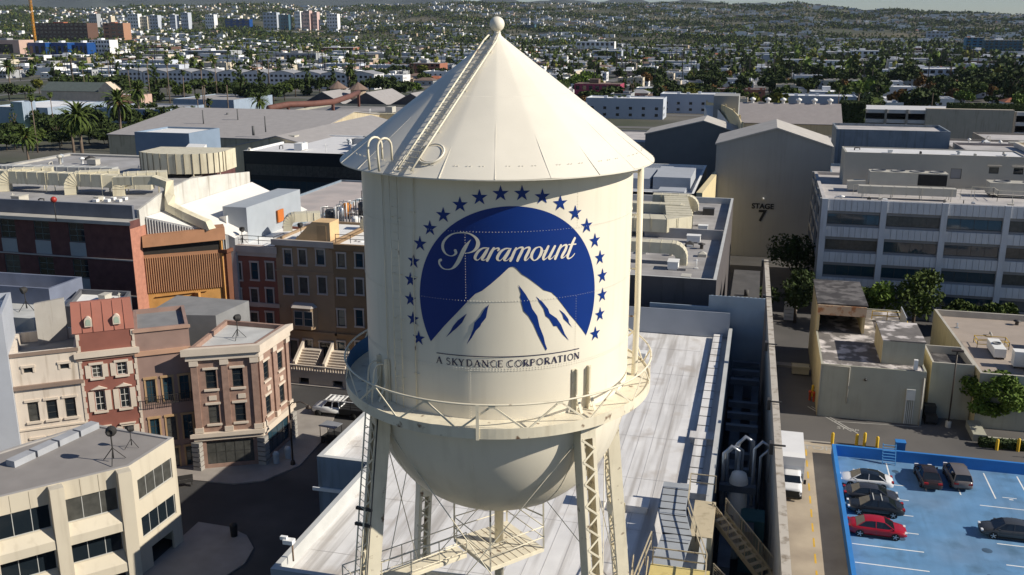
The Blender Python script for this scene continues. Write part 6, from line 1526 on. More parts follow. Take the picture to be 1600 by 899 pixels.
for sx in (-.55, .55):
    for sy in (-.8, .8): b = MB(); b.tube([(sx - .08, sy, .28), (sx + .08, sy, .28)], .28, 12); b.build('wheel', tyre, t)
p = G(1250, 585); b = MB(); b.box(-1.0, 1.0, -.6, .6, .15, 1.1); b.box(-1.1, 1.1, -.7, -.6, .9, 1.15); b.box(-1.1, 1.1, .6, .7, .9, 1.15); tag(b.build('dumpster', mat('bin_beige', (.45, .40, .28)), None, (p.x, p.y, .008)), 'small beige bin left of the grey green building', 'bin')
p = G(1234, 500); b = MB()
for k in range(5): b.box(-.9, .9, -.8, .8, .1 + k * .55, .55 + k * .55)
tag(b.build('pallet_stack', white, None, (p.x, p.y, .008)), 'stack of pale pallets in the shade below the grey gabled stage', 'pallets')
p = G(1408, 698, .9); b = MB(); b.box(-.45, .45, -.4, .4, 0, 1.1); b.box(-.5, .5, -.45, .45, 1.1, 1.2); tag(b.build('bin', lotw, None, (p.x, p.y + .6, .008)), 'blue square bin just behind the blue lot wall', 'bin')
p = G(1490, 640); ac_unit(p.x, p.y, .01, 1.6, 1.0, 2.0, 'grey cabinet machine between the side block and the light pole', 1, louver=False, m=mat('cabinet_grey', (.33, .38, .42)))
t = thing('pipe_bench', 'orange pipe frame lying behind the blue wall at the right edge', 'pipe frame', (28.6, 98.4, .01)); b = MB(); om = mat('orange_pipe', (.6, .25, .03))
b.box(0, 4, 0, .25, .5, .7); b.box(0, 4, 1.2, 1.4, .2, .35)
for x in (.3, 1.6, 3.2): b.beam((x, .1, 0), (x, .1, 1.5), .12)
b.build('frame', om, t)
for i, (px, py) in enumerate(((366, 838), (315, 714), (432, 724), (450, 716))):
    p = G(px, py, .13); b = MB(); b.smooth = True; b.lathe([(.28, 0), (.32, .9), (.34, 1.0), (.2, 1.2), (.01, 1.25)], 12)
    tag(b.build('trash_can', [blp, blp, cabm := mat('can_pale', (.45, .5, .52)), cabm][i], None, (p.x, p.y, .13)), ['dark trash can on the curved pavement tip at the bottom', 'dark low can before the storefront of the corner brick building', 'left pale keg by the corner brick building', 'right pale keg by the corner brick building'][i], 'trash can')
p = G(1226, 505); 
# ================================================================== SMALL ROOF GEAR
def numword(i): return ['first', 'second', 'third', 'fourth', 'fifth', 'sixth', 'seventh', 'eighth', 'ninth', 'tenth', 'eleventh', 'twelfth', 'thirteenth', 'fourteenth', 'fifteenth'][i]
rc_ = random.Random(21)
gearm = [('pale', white), ('beige', acm), ('grey', gb), ('dark', mat('dark_steel', (.06, .055, .05)))]
def scatter(place_, x0, y0, x1, y1, z, n, smax=1.2, grp=None):
    P_ = sorted((rc_.uniform(x0, x1), rc_.uniform(y0, y1)) for _ in range(n))
    P_.sort(key=lambda p: PROJ((p[0], p[1], z))[0])
    for i, (x, y) in enumerate(P_):
        k = rc_.randrange(5); c, m = gearm[rc_.randrange(4) if k != 1 else rc_.randrange(2)]; s = rc_.uniform(.45, 1) * smax; b = MB()
        if k == 0: b.smooth = True; b.lathe([(.22, 0), (.22, .8 * s), (.45, .85 * s), (.45, 1.05 * s), (.02, 1.25 * s)], 10); nm, ds = 'roof_vent', 'capped vent'
        elif k == 1: b.box(-s, s, -s * .7, s * .7, .15, s * 1.1); b.box(-s - .05, s + .05, -s * .7 - .05, s * .7 + .05, s * 1.1, s * 1.1 + .07); b.box(-s + .1, -s + .3, -s * .6, s * .6, 0, .15); b.box(s - .3, s - .1, -s * .6, s * .6, 0, .15); nm, ds = 'roof_unit', 'boxy unit'
        elif k == 2: b.tube([(0, 0, 0), (0, 0, s * .8), (.25, 0, s * .95), (.8, 0, s * .95), (.8, 0, .1)], .1, 7); nm, ds = 'roof_pipe', 'bent pipe'
        elif k == 3: b.box(-s * .6, s * .6, -s * .6, s * .6, 0, .35); b.add([(-s * .6, -s * .6, .35), (s * .6, -s * .6, .35), (s * .6, s * .6, .35), (-s * .6, s * .6, .35), (0, 0, .35 + s * .4)], [(0, 1, 4), (1, 2, 4), (2, 3, 4), (3, 0, 4)]); nm, ds = 'skylight', 'peaked skylight'
        else: b.tube([(0, 0, 0), (0, 0, 1.6 * s)], .07, 6); b.beam((-.5 * s, 0, 1.3 * s), (.5 * s, 0, 1.3 * s), .05); b.box(-.2, .2, -.2, .2, 0, .1); nm, ds = 'roof_mast', 'thin mast'
        o = b.build(nm, m, None, (x, y, z), rc_.choice([0, math.pi / 2])); tag(o, f'{c} {ds}, {numword(i)} piece from left on the {place_}', {'roof_vent': 'vent', 'roof_unit': 'roof unit', 'roof_pipe': 'pipe', 'skylight': 'skylight', 'roof_mast': 'mast'}[nm], 'small gear on the ' + place_)
scatter('office block roof', 11, 147.5, 41, 150, 17.0, 13, .8)
scatter('office plant room roof', 14, 164, 39, 171, 22.15, 7, .6)
scatter('ducted grey roof', -13, 100.5, -5, 122, 15.3, 10, .9)
scatter('brick stage roof', -115, 98, -72, 107, 19.7, 14, .9)
scatter('brick stage back roof', -118, 122, -92, 145, 19.7, 10, 1.3)
scatter('dark glass office roof', -110, 186, -75, 215, 15.65, 13, 1.6)
scatter('pinkish machinery roof', -60, 144, -36, 151, 15.55, 9, 1.4)
scatter('white stage roof', -22, 60, -5, 92, 11.56, 7, .55)
scatter('tan flat roof at the right edge', 25, 107, 40, 128, 5.4, 8, .6)
scatter('blue glass office roof', -38, 163, -13, 193, 14.2, 12, 1.6)
scatter('low block before the blank tan wall', 47, 259, 75, 279, 12.5, 13, 2.0)
scatter('low block right of the trimmed block', 57, 229, 89, 245, 13.5, 13, 2.0)
scatter('taupe block behind the blue metal block', 27, 233, 51, 251, 13.0, 12, 1.8)
scatter('blue metal block roof', 16, 213, 36, 225, 18.0, 8, 1.2)
scatter('wide weathered flat roof', -165, 292, -86, 358, 11.7, 15, 2.4)
scatter('brownstone row roofs', -60, 104, -46, 108, 15.9, 10, .7)
scatter('white roof of the low backlot building', G(110, 470, 15.6).x, G(110, 470, 15.6).y + 1, G(170, 470, 15.6).x, G(170, 470, 15.6).y + 4, 14.5, 5, .6)
# street marks
b = MB(); p = G(485, 666); b.smooth = False; b.lathe([(.01, .012), (.55, .012)], 18, c=(p.x, p.y)); p = G(366, 720); b.lathe([(.01, .14), (.4, .14)], 16, c=(p.x, p.y)); struct(b.build('manhole', mat('manhole_rust', (.10, .06, .04))))
b = MB()
for k in range(14):
    x, y = rc_.uniform(10, 40), rc_.uniform(60, 93); b.lathe([(.01, .0155), (rc_.uniform(.2, .5), .0155)], 10, c=(x, y))
struct(b.build('oil_stain', mat('oil_dark', (.045, .09, .15), var=.3)))
p = G(287, 762); t = thing('bench', 'dark bench on the pavement before the mauve townhouse', 'bench', (p.x, p.y, .13), R(36))
b = MB(); b.box(-.9, .9, -.25, .25, .4, .48); b.build('seat', mat('lamp_black', (.03, .028, .026)), t); b = MB(); b.box(-.9, .9, .22, .28, .5, .95); b.build('backrest', mat('lamp_black', (.03, .028, .026)), t)
for s in (-.75, .75): b = MB(); b.box(s - .05, s + .05, -.22, .22, 0, .4); b.build('leg', mat('lamp_black', (.03, .028, .026)), t)
# ================================================================== TREES
leafm = [mat('leaf_dark', (.036, .054, .014), rough=.8, var=.35, scale=.8, spec=.2), mat('leaf_mid', (.062, .088, .018), rough=.8, var=.35, scale=.8, spec=.2), mat('leaf_yellow', (.13, .135, .022), rough=.8, var=.35, scale=.8, spec=.2), mat('leaf_rust', (.13, .07, .02), rough=.8, var=.3, spec=.2), mat('leaf_fresh', (.09, .14, .018), rough=.75, var=.35, scale=1.5, spec=.25)]
bark = mat('bark', (.10, .075, .055), rough=.95, var=.2)
def leaf_cloud(b, rs, clumps, n, size):
    vs = []; 
    for (cx, cy, cz, r, rz) in clumps:
        m = int(n * r * r)
        d = rs.normal(size=(m, 3)); d /= np.linalg.norm(d, axis=1)[:, None]; rad = rs.uniform(.55, 1.08, m)[:, None]
        p = np.array([cx, cy, cz]) + d * rad * np.array([r, r, rz])
        for q in p:
            u = rs.normal(size=3); u /= np.linalg.norm(u); v = np.cross(u, rs.normal(size=3)); v /= np.linalg.norm(v); s = size * rs.uniform(.6, 1.25); u *= s; v *= s * .6
            b.add([q - u, q - v, q + u, q + v], [(0, 1, 2, 3)])
def make_tree(kind, seed, m, h=9.0, n=55, size=.75):
    rs = np.random.RandomState(seed); b = MB(); cl = []
    t = thing('tree', 'tree', 'tree')
    if kind == 'ball':
        for k in range(40):
            a = rs.uniform(0, 6.28); e = rs.uniform(-1, 1); q = math.sqrt(1 - e * e) * h * .44 * rs.uniform(.4, 1); cl.append((q * math.cos(a), q * math.sin(a), h * (.66 + .29 * e), h * rs.uniform(.11, .17), h * rs.uniform(.09, .13)))
    if kind == 'round':
        for k in range(9): a = rs.uniform(0, 6.28); r = rs.uniform(0, .30) * h; cl.append((r * math.cos(a), r * math.sin(a), h * rs.uniform(.48, .8), h * rs.uniform(.14, .24), h * rs.uniform(.12, .18)))
    elif kind == 'wide':
        for k in range(13): a = rs.uniform(0, 6.28); r = rs.uniform(.1, .5) * h; cl.append((r * math.cos(a), r * math.sin(a), h * rs.uniform(.45, .75), h * rs.uniform(.14, .24), h * rs.uniform(.11, .16)))
    elif kind == 'cone':
        for k in range(11): z = .12 + .078 * k; r = .19 * (1 - .075 * k); cl.append((rs.uniform(-.05, .05) * h, rs.uniform(-.05, .05) * h, z * h, r * h * rs.uniform(.8, 1.15), h * .09))
    elif kind == 'column':
        for k in range(9): cl.append((rs.uniform(-.015, .015) * h, rs.uniform(-.015, .015) * h, (.1 + .1 * k) * h, h * .075 * (1 - .05 * k), h * .09))
    dens = n / (h * .2) ** 2
    leaf_cloud(b, rs, cl, dens, size)
    b.build('crown', m, t)
    b = MB(); b.tube([(0, 0, 0), (.1, 0, h * .3), (.0, .1, h * .6)], [h * .03, h * .022, h * .008], 6)
    for k in range(4): a = k * 1.57 + seed; b.tube([(0.05, 0, h * .3), (h * .16 * math.cos(a), h * .16 * math.sin(a), h * .55)], [h * .014, h * .005], 5)
    b.build('trunk', bark, t); return t
palmt = mat('palm_trunk', (.16, .12, .09), rough=.95, var=.2)
def make_palm(kind, seed, m, h=20):
    rs = np.random.RandomState(seed); t = thing('palm_tree', 'palm', 'palm tree'); lean = rs.uniform(-.5, .5)
    b = MB(); r0 = .28 if kind == 'fan' else .45
    b.tube([(0, 0, 0), (lean * .3, 0, h * .5), (lean, 0, h)], [r0 * 1.3, r0 * .85, r0 * .7], 8); b.build('trunk', palmt, t); b = MB()
    n = 34 if kind == 'fan' else 72; L = 2.3 if kind == 'fan' else 6.0
    for k in range(n):
        a = rs.uniform(0, 6.28); e = rs.uniform(-.9, 1.35) if kind == 'fan' else rs.uniform(-.75, 1.4); l = L * rs.uniform(.8, 1.1); d = np.array([math.cos(a), math.sin(a), 0]); sd_ = np.array([-math.sin(a), math.cos(a), 0])
        P_ = []; seg = 4 if kind == 'fan' else 6
        for i in range(seg + 1):
            f = i / seg; ang = e - f * f * (1.5 if kind == 'fan' else 1.35); 
            P_.append(np.array([lean, 0, h]) if i == 0 else P_[-1] + (d * math.cos(ang) + np.array([0, 0, math.sin(ang)])) * l / seg)
        for i in range(seg):
            w0 = (.75 if kind == 'fan' else .42) * math.sin(math.pi * min(1, (i + .35) / (seg + .1))) * (1 if kind != 'fan' else .9); w1 = (.75 if kind == 'fan' else .42) * math.sin(math.pi * min(1, (i + 1.35) / (seg + .1))) if i < seg - 1 else .03
            dr = np.array([0, 0, -.35 * w0])
            b.add([P_[i], P_[i] + sd_ * w0 + dr, P_[i + 1] + sd_ * w1 + dr, P_[i + 1]], [(0, 1, 2, 3)]); b.add([P_[i], P_[i] - sd_ * w0 + dr, P_[i + 1] - sd_ * w1 + dr, P_[i + 1]], [(3, 2, 1, 0)])
    b.build('crown', m, t)
    if kind == 'date':
        b = MB(); b.smooth = True; b.lathe([(.4, h - 1.2), (.8, h - .6), (.75, h), (.2, h + .4)], 10, c=(lean, 0)); b.build('crown_base', mat('palm_base', (.28, .16, .05), var=.2), t)
    elif seed % 2: 
        b = MB(); b.lathe([(.3, h - 2.2), (.75, h - 1.8), (.85, h - .6), (.3, h)], 9, c=(lean * .95, 0)); b.build('dead_skirt', mat('palm_skirt', (.17, .13, .08), var=.2), t)
    return t
# ---- individual big trees near the office and the lot
def place(t, x, y, z=0, rz=None, s=1, label=None, name=None):
    t.location = (x, y, z); t.rotation_euler = (0, 0, random.uniform(0, 6.28) if rz is None else rz); t.scale = (s, s, s)
    if label: t['label'] = label
    return t
p = G(1550, 672); rt_ = make_tree('ball', 3, leafm[4], 6.6, 480, .2); place(rt_, p.x, p.y + .4, 0, label='round bright green street tree before the wall at the right edge'); rt_.scale = (1.12, 1.12, .92)
for i, (px, Y, h, k, mi, l) in enumerate(((1330, 140.5, 6.5, 'round', 1, 'leftmost leafy tree between the service building and the office block'), (1376, 139.5, 7.6, 'round', 4, 'tree behind the flat roof, second from left before the office block'), (1428, 138.5, 9.8, 'round', 1, 'tallest leafy tree before the office block'), (1500, 141, 5.0, 'wide', 1, 'low tree behind the beige-roofed building, left of two'), (1560, 141, 5.2, 'wide', 1, 'low tree behind the beige-roofed building at the right edge'), (1238, 152, 12.0, 'round', 0, 'tall dark tree in the gap between gabled stage and office block'), (1243, 140, 8.5, 'wide', 0, 'dark spreading tree below the tall one by the office corner'))):
    X = G(px, 500, 0); d = FW + RT * ((px - 800) / FPX) + UP * ((450 - 490) / FPX); tt = Y / d.y
    t = make_tree(k, 20 + i, leafm[mi], h, 240, .3); place(t, d.x * tt, Y, 0, label=l)
leaf_box('shrubs', 'clipped shrubs at the foot of the round green tree', 23.8, 30, 100.0, 101.0, 0, .8, 900, .2, cat='shrubs')
# ================================================================== HOUSES AND BLOCKS
wallc = {'white': (.78, .77, .75), 'cream': (.60, .52, .40), 'grey': (.36, .37, .38), 'pink': (.52, .36, .29), 'pale blue': (.46, .49, .54), 'tan': (.40, .31, .22), 'brick': (.33, .13, .08)}
roofc = {'white': (.74, .74, .74), 'grey': (.30, .30, .31), 'dark': (.12, .11, .11), 'terracotta': (.34, .12, .06), 'brown': (.19, .13, .10)}
wm_ = {k: mat('house_wall_' + k.replace(' ', '_'), v, var=.06, scale=.1) for k, v in wallc.items()}; rm__ = {k: mat('house_roof_' + k, v, var=.12, scale=.2) for k, v in roofc.items()}
def house_geo(kind, rs):
    w, d, h = rs.uniform(11, 18), rs.uniform(10, 16), 3.8
    if kind == 'flat': h = rs.uniform(3.6, 4.6)
    if kind == 'two': h = rs.uniform(6.4, 7.5)
    if kind == 'apt': w, d, h = rs.uniform(22, 38), rs.uniform(13, 20), rs.uniform(6.5, 10)
    a, r = MB(), MB(); a.box(0, w, 0, d, 0, h)
    if kind in ('flat', 'two', 'apt'):
        r.box(.3, w - .3, .3, d - .3, h, h + .05)
        for q in ((0, w, 0, .3), (0, w, d - .3, d), (0, .3, .3, d - .3), (w - .3, w, .3, d - .3)): a.box(*q, h, h + .5)
        if kind == 'flat': a.box(w, w + w * .4, d * .3, d * .9, 0, h * .8); r.box(w + .01, w + w * .4 + .1, d * .3 - .1, d * .9 + .1, h * .8, h * .8 + .15)
        if kind != 'flat':
            for k in range(3): x = rs.uniform(1, w - 3); y = rs.uniform(1, d - 3); a.box(x, x + 1.6, y, y + 1.6, h + .06, h + 1.2)
    elif kind == 'hip':
        o = .6; z = h + 1.9; r.add([(-o, -o, h), (w + o, -o, h), (w + o, d + o, h), (-o, d + o, h), (w * .3, d / 2, z), (w * .7, d / 2, z)], [(0, 1, 5, 4), (1, 2, 5), (2, 3, 4, 5), (3, 0, 4), (3, 2, 1, 0)])
    else:
        o = .5; z = h + 2.0; r.add([(-o, -o, h), (w + o, -o, h), (w + o, d + o, h), (-o, d + o, h), (w / 2, -o, z), (w / 2, d + o, z)], [(0, 4, 5, 3), (4, 1, 2, 5), (0, 1, 4), (2, 3, 5), (3, 2, 1, 0)]); a.box(w, w + 3, d * .4, d * .8, 0, h * .7); r.box(w - .0, w + 3.3, d * .4 - .2, d * .8 + .2, h * .7, h * .7 + .2)
    return a, r, w, d, h
PW = MB(); PW.quad((0, 0, 0), (1.5, 0, 0), (1.5, 0, 1.3), (0, 0, 1.3)); _o = PW.build('window', glass_d); hwin = _o.data; bpy.data.objects.remove(_o)
def house_proto(kind, wc, rc_, seed):
    rs = np.random.RandomState(seed); a, r, w, d, h = house_geo(kind, rs)
    t = thing('house' if kind != 'apt' else 'apartment_block', '', 'house' if kind != 'apt' else 'apartment block'); a.build('wall', wm_[wc], t); r.build('roof', rm__[rc_], t)
    for z in ([1.3] if h < 5 else [1.3, 4.4]):
        n = 3 if kind != 'apt' else 6
        for k in range(n): link('window', hwin, t, (w * (k + .5) / n - .75, -.03, z))
        for k in range(2): link('window', hwin, t, (w + .03, d * (.2 + .5 * k) * .5, z), R(90)) if kind not in ('flat', 'gable') else None
    t['desc'] = f"{wc} {dict(flat='flat-roofed bungalow', two='two-storey flat-roofed house', apt='apartment block', hip=rc_ + '-hipped house', gable=rc_ + '-gabled house')[kind]}"
    return t
rs = np.random.RandomState(5)
protos = []
for i, (k, w_, r_) in enumerate((('flat', 'white', 'white'), ('flat', 'pale blue', 'grey'), ('flat', 'cream', 'white'), ('two', 'white', 'white'), ('two', 'cream', 'grey'), ('two', 'pink', 'white'), ('two', 'grey', 'dark'), ('hip', 'white', 'terracotta'), ('hip', 'cream', 'grey'), ('hip', 'grey', 'brown'), ('gable', 'white', 'grey'), ('gable', 'pale blue', 'dark'), ('gable', 'tan', 'brown'), ('apt', 'white', 'white'), ('apt', 'pale blue', 'white'), ('apt', 'cream', 'grey'), ('apt', 'brick', 'grey'), ('apt', 'white', 'grey'))):
    protos.append(house_proto(k, w_, r_, 100 + i))
WGT = np.array([15, 7, 8, 12, 6, 3, 4, 4, 6, 5, 9, 5, 3, 9, 6, 5, 3, 6], float); WGT /= WGT.sum()
LAND = ((100, 'at the far left edge'), (200, 'above the lawn palms'), (300, 'above the blue vent block'), (400, 'above the dark glass office'), (500, 'left of the tank roof'), (640, 'by the left tank slope'), (800, 'left of the tower tip'), (950, 'by the right tank slope'), (1060, 'right of the tank roof'), (1160, 'above the dark stage roof'), (1270, 'above the gabled stage'), (1340, 'above the ivy block'), (1430, 'above the parking bands'), (1520, 'above the blank tan wall'), (9999, 'at the far right edge'))
def where(px, py):
    a = next(s for q, s in LAND if px < q); return a + (', nearest rows' if py > 135 else ', middle rows' if py > 105 else ', far rows')
placed = []     # (obj, desc, px, py)
occ = {}
def free(x, y, r):
    k0 = (int(x // 25), int(y // 25))
    for i in (-1, 0, 1):
        for j in (-1, 0, 1):
            for (a, b_, q) in occ.get((k0[0] + i, k0[1] + j), ()):
                if (a - x) ** 2 + (b_ - y) ** 2 < (q + r) ** 2: return False
    return True
def take(x, y, r): occ.setdefault((int(x // 25), int(y // 25)), []).append((x, y, r))
def occupy(x0, y0, x1, y1):
    x = x0
    while x <= x1:
        y = y0
        while y <= y1: take(x, y, 5); y += 9
        x += 9
def fill_ok(x, y):
    px, py, a = PROJ((x, y, 0))
    if px < -60 or px > 1660 or a < 50: return None
    lim = 128 if px < 330 else (136 if px < 700 else 186)
    if py > lim: return None
    return px, py
# ---- landmark blocks, far left to far right (px of base centre, py of base, width px, height px)
def lm(name, label, px, py, wpx, hpx, wc, rc_, depth=18, rows=3, cols=6, cat='building', glass=glass_d, z0=0):
    p = G(px - wpx / 2, py, 0); dist = PROJ(p)[2]; w = wpx * dist / FPX; h = hpx * dist / FPX
    ho = []
    cw_ = w / cols; fh = h / rows
    for i in range(cols):
        for j in range(rows): ho.append((i * cw_ + cw_ * .2, j * fh + fh * .3, (i + 1) * cw_ - cw_ * .2, j * fh + fh * .78, None))
    poly = rect(p.x, p.y, p.x + w, p.y + depth); o = thing(name, label, cat, (p.x, p.y, 0))
    b = MB(); wall_face(b, Vector((0, 0)), Vector((1, 0)), w, 0, h, ho, depth=.4)
    b.quad((w, 0, 0), (w, depth, 0), (w, depth, h), (w, 0, h)); b.quad((0, depth, 0), (0, 0, 0), (0, 0, h), (0, depth, h)); b.quad((w, depth, 0), (0, depth, 0), (0, depth, h), (w, depth, h)); b.build('wall', wc, o)
    b = MB(); b.quad((0, 0, h), (w, 0, h), (w, depth, h), (0, depth, h)); b.box(w * .3, w * .5, depth * .3, depth * .7, h + .01, h + 2.5); b.build('roof', rc_, o)
    for (u0, a, u1, c, _) in ho[:90]:
        b = MB(); b.quad((u0, .39, a), (u1, .39, a), (u1, .39, c), (u0, .39, c)); b.build('window', glass, o)
    occupy(p.x - 4, p.y - 4, p.x + w + 4, p.y + depth + 4); return o
W = wm_; RF = rm__
extra_ = []
cbl = mat('cobalt_panel', (.01, .06, .22), rough=.4); yel = mat('house_yellow', (.6, .45, .03)); wpk = mat('tower_pink', (.6, .42, .38)); tl = mat('teal_wall', (.05, .12, .16)); brn = mat('steel_brown', (.12, .065, .045)); 
lm('school_building', 'cobalt blue and white panelled building at the left, below the construction frame', 62, 92, 32, 24, cbl, RF['white'], 20, 1, 3)
lm('school_building', 'second cobalt blue section right of the first, at the left', 97, 92, 30, 24, cbl, RF['white'], 20, 1, 3)
lm('school_building', 'third cobalt blue section next to the white windowed block', 130, 92, 22, 24, cbl, RF['white'], 20, 1, 3)
lm('apartment_block', 'white block full of small windows right of the cobalt blue building', 160, 90, 36, 26, W['white'], RF['white'], 20, 4, 7)
lm('warehouse', 'wide blank pinkish warehouse wall at the left edge', 12, 92, 60, 28, W['pink'], RF['grey'], 30, 1, 1)
lm('construction_frame', 'long dark brown half-built steel frame building below the crane', 105, 72, 95, 34, brn, RF['terracotta'], 40, 6, 12)
lm('construction_frame', 'orange-edged end of the half-built frame building', 182, 72, 36, 34, mat('frame_orange', (.38, .2, .12)), RF['terracotta'], 30, 6, 3)
lm('office_tower', 'low red-sided dark block right of the construction frame', 230, 56, 46, 12, mat('house_red', (.3, .07, .04)), RF['dark'], 25, 2, 6)
for i, (px, py, w_, h_, m_, l) in enumerate(((150, 34, 22, 16, W['grey'], 'grey tower behind the construction frame'), (175, 36, 8, 20, W['cream'], 'thin cream tower among the left skyline'), (212, 34, 24, 17, W['white'], 'white tower with bands, left skyline'), (228, 42, 16, 26, W['cream'], 'tan stepped tower, left skyline'), (242, 36, 22, 18, W['pale blue'], 'pale blue block, left skyline'), (273, 32, 16, 20, W['pale blue'], 'first pale twin tower of the left skyline'), (292, 32, 18, 19, W['pale blue'], 'second pale twin tower of the left skyline'), (331, 26, 20, 15, W['white'], 'white slab tower right of the twin towers'), (375, 34, 50, 12, cbl, 'long dark blue block right of the slab tower'), (425, 38, 26, 22, W['pale blue'], 'blue glass block in the middle skyline'), (445, 28, 30, 14, tl, 'dark teal block behind the blue glass one'), (467, 28, 14, 15, W['white'], 'white and blue block beside the pink tower'), (481, 27, 14, 20, wpk, 'pink tower of the middle skyline'), (494, 27, 9, 14, wpk, 'short pink companion of the pink tower'), (521, 31, 20, 20, W['white'], 'white tower with blue bands, rightmost of the middle skyline'), (827, 42, 28, 11, tl, 'dark teal low block right of the tower tip'), (848, 42, 26, 10, W['grey'], 'pale grey block beside the teal one'))):
    lm('office_tower', l, px, 65, w_ * (.62 + .07 * (i % 5)), 65 - (py - h_) - 6 - (i * 5) % 9, m_, RF['white'], 22, 8, 4, cat='office tower', glass=glass_b)
lm('apartment_block', 'white terrace with pointed roofs right of centre', 545, 60, 55, 16, W['white'], RF['white'], 18, 2, 6)
lm('brick_block', 'red brick apartment block by the left tank slope', 668, 66, 24, 12, W['brick'], RF['grey'], 20, 3, 5)
lm('brick_block', 'wide orange brick apartment block behind the tank roof ladder', 665, 120, 50, 20, W['brick'], RF['grey'], 22, 3, 6)
lm('brick_block', 'orange brick box in the left skyline', 412, 64, 12, 14, W['brick'], RF['grey'], 15, 2, 2)
lm('shop_block', 'bright yellow sided shop block', 466, 66, 12, 10, yel, RF['white'], 15, 1, 2)
lm('long_block', 'long grey low block with pale roof above the dark glass office', 465, 98, 70, 14, W['grey'], RF['grey'], 30, 1, 8)
lm('long_block', 'long grey blank block above the blue vent block', 330, 92, 80, 12, W['grey'], RF['white'], 30, 1, 3)
lm('long_block', 'dark low block above the dark glass office', 245, 84, 60, 10, brn, RF['brown'], 30, 1, 8)
lm('apartment_block', 'magenta-fronted brown-roofed terrace right of the tank roof', 933, 158, 72, 26, mat('magenta_wall', (.35, .05, .10)), RF['brown'], 16, 2, 7)
lm('apartment_block', 'white and dark long apartment block right of the tank roof', 930, 84, 60, 18, W['white'], RF['white'], 18, 2, 8)
lm('apartment_block', 'pale blue apartment block right of the tank roof', 948, 96, 46, 16, W['pale blue'], RF['white'], 14, 2, 5)
lm('apartment_block', 'teal blue balcony apartment building at the right', 1520, 86, 26, 26, mat('teal_tower', (.04, .15, .24)), RF['white'], 20, 6, 3)
lm('apartment_block', 'dark apartment building with white bands at the right', 1563, 90, 54, 26, tl, RF['white'], 20, 6, 8)
lm('apartment_block', 'pale blue building left of the teal balcony apartments', 1462, 70, 30, 20, W['pale blue'], RF['white'], 20, 4, 5)
lm('apartment_block', 'white L-shaped apartment block above the blank tan wall', 1440, 128, 100, 20, W['pale blue'], RF['white'], 16, 2, 9)
lm('apartment_block', 'white apartment block with blue shadowed balconies above the ivy block', 1350, 96, 44, 16, W['white'], RF['white'], 18, 2, 5)
lm('long_block', 'dark brick low block at the right', 1500, 108, 100, 12, brn, RF['dark'], 20, 1, 8)
lm('villa', 'white house with pale roof behind the ivy block', 1295, 164, 60, 20, W['pale blue'], RF['white'], 16, 1, 4)
lm('villa', 'small white cube house above the ivy block', 1316, 132, 24, 14, W['pale blue'], RF['white'], 12, 1, 2)
lm('villa', 'white terrace right of the ivy block', 1370, 168, 80, 14, W['grey'], RF['white'], 16, 1, 6)
# scattered larger flat blocks of the flats
bk = random.Random(77); bn = 0
for _ in range(400):
    if bn >= 62: break
    px = bk.uniform(-20, 640) if bk.random() < .58 else bk.uniform(860, 1620); py = 58 + 68 * bk.random() ** 1.1; 
    if 180 < px < 640 and py > 112: continue
    p = G(px, py); w_ = bk.uniform(22, 58) * (.55 + py / 160); dd = bk.uniform(16, 34); mw = w_ * PROJ(p)[2] / FPX
    if not all(free(p.x - mw / 2 + mw * f, p.y + dd * g, 5) for f in (0, .25, .5, .75, 1) for g in (0, .5, 1)): continue
    wc = bk.choice(['white', 'white', 'cream', 'white', 'pale blue', 'tan', 'grey', 'pink', 'cream', 'brick']); hh = bk.choice([5, 6, 7, 9]) * (.6 + py / 200)
    o = lm('long_block' if hh < 8 else 'apartment_block', '', px, py, w_, hh, W[wc], RF[bk.choice(['white', 'white', 'grey'])], dd, 1 if hh < 7 else 2, bk.choice([3, 4, 6, 8]))
    o['group'] = 'larger flat blocks among the houses'; extra_.append((o, wc + (' long low flat block' if hh < 8 else ' larger apartment block'), px, py)); bn += 1
# crane
p = G(56, 74); d_ = PROJ(p)[2] / FPX; t = thing('tower_crane', 'orange lattice tower crane at the far left skyline', 'crane', (p.x, p.y, 0)); om = mat('crane_orange', (.7, .3, .02)); H_ = 80 * d_; b = MB(); w_ = 1.9
for sx in (-1, 1):
    for sy in (-1, 1): b.beam((sx * w_, sy * w_, 0), (sx * w_, sy * w_, H_), .9)
z = 0
while z < H_ - 6:
    for s in (-1, 1): b.beam((-w_, s * w_, z), (w_, s * w_, z + 6), .6); b.beam((s * w_, -w_, z), (s * w_, w_, z + 6), .6)
    z += 6
b.build('mast', om, t); b = MB(); b.beam((-20, 0, H_), (45, 0, H_), 2.0); b.build('jib', om, t)
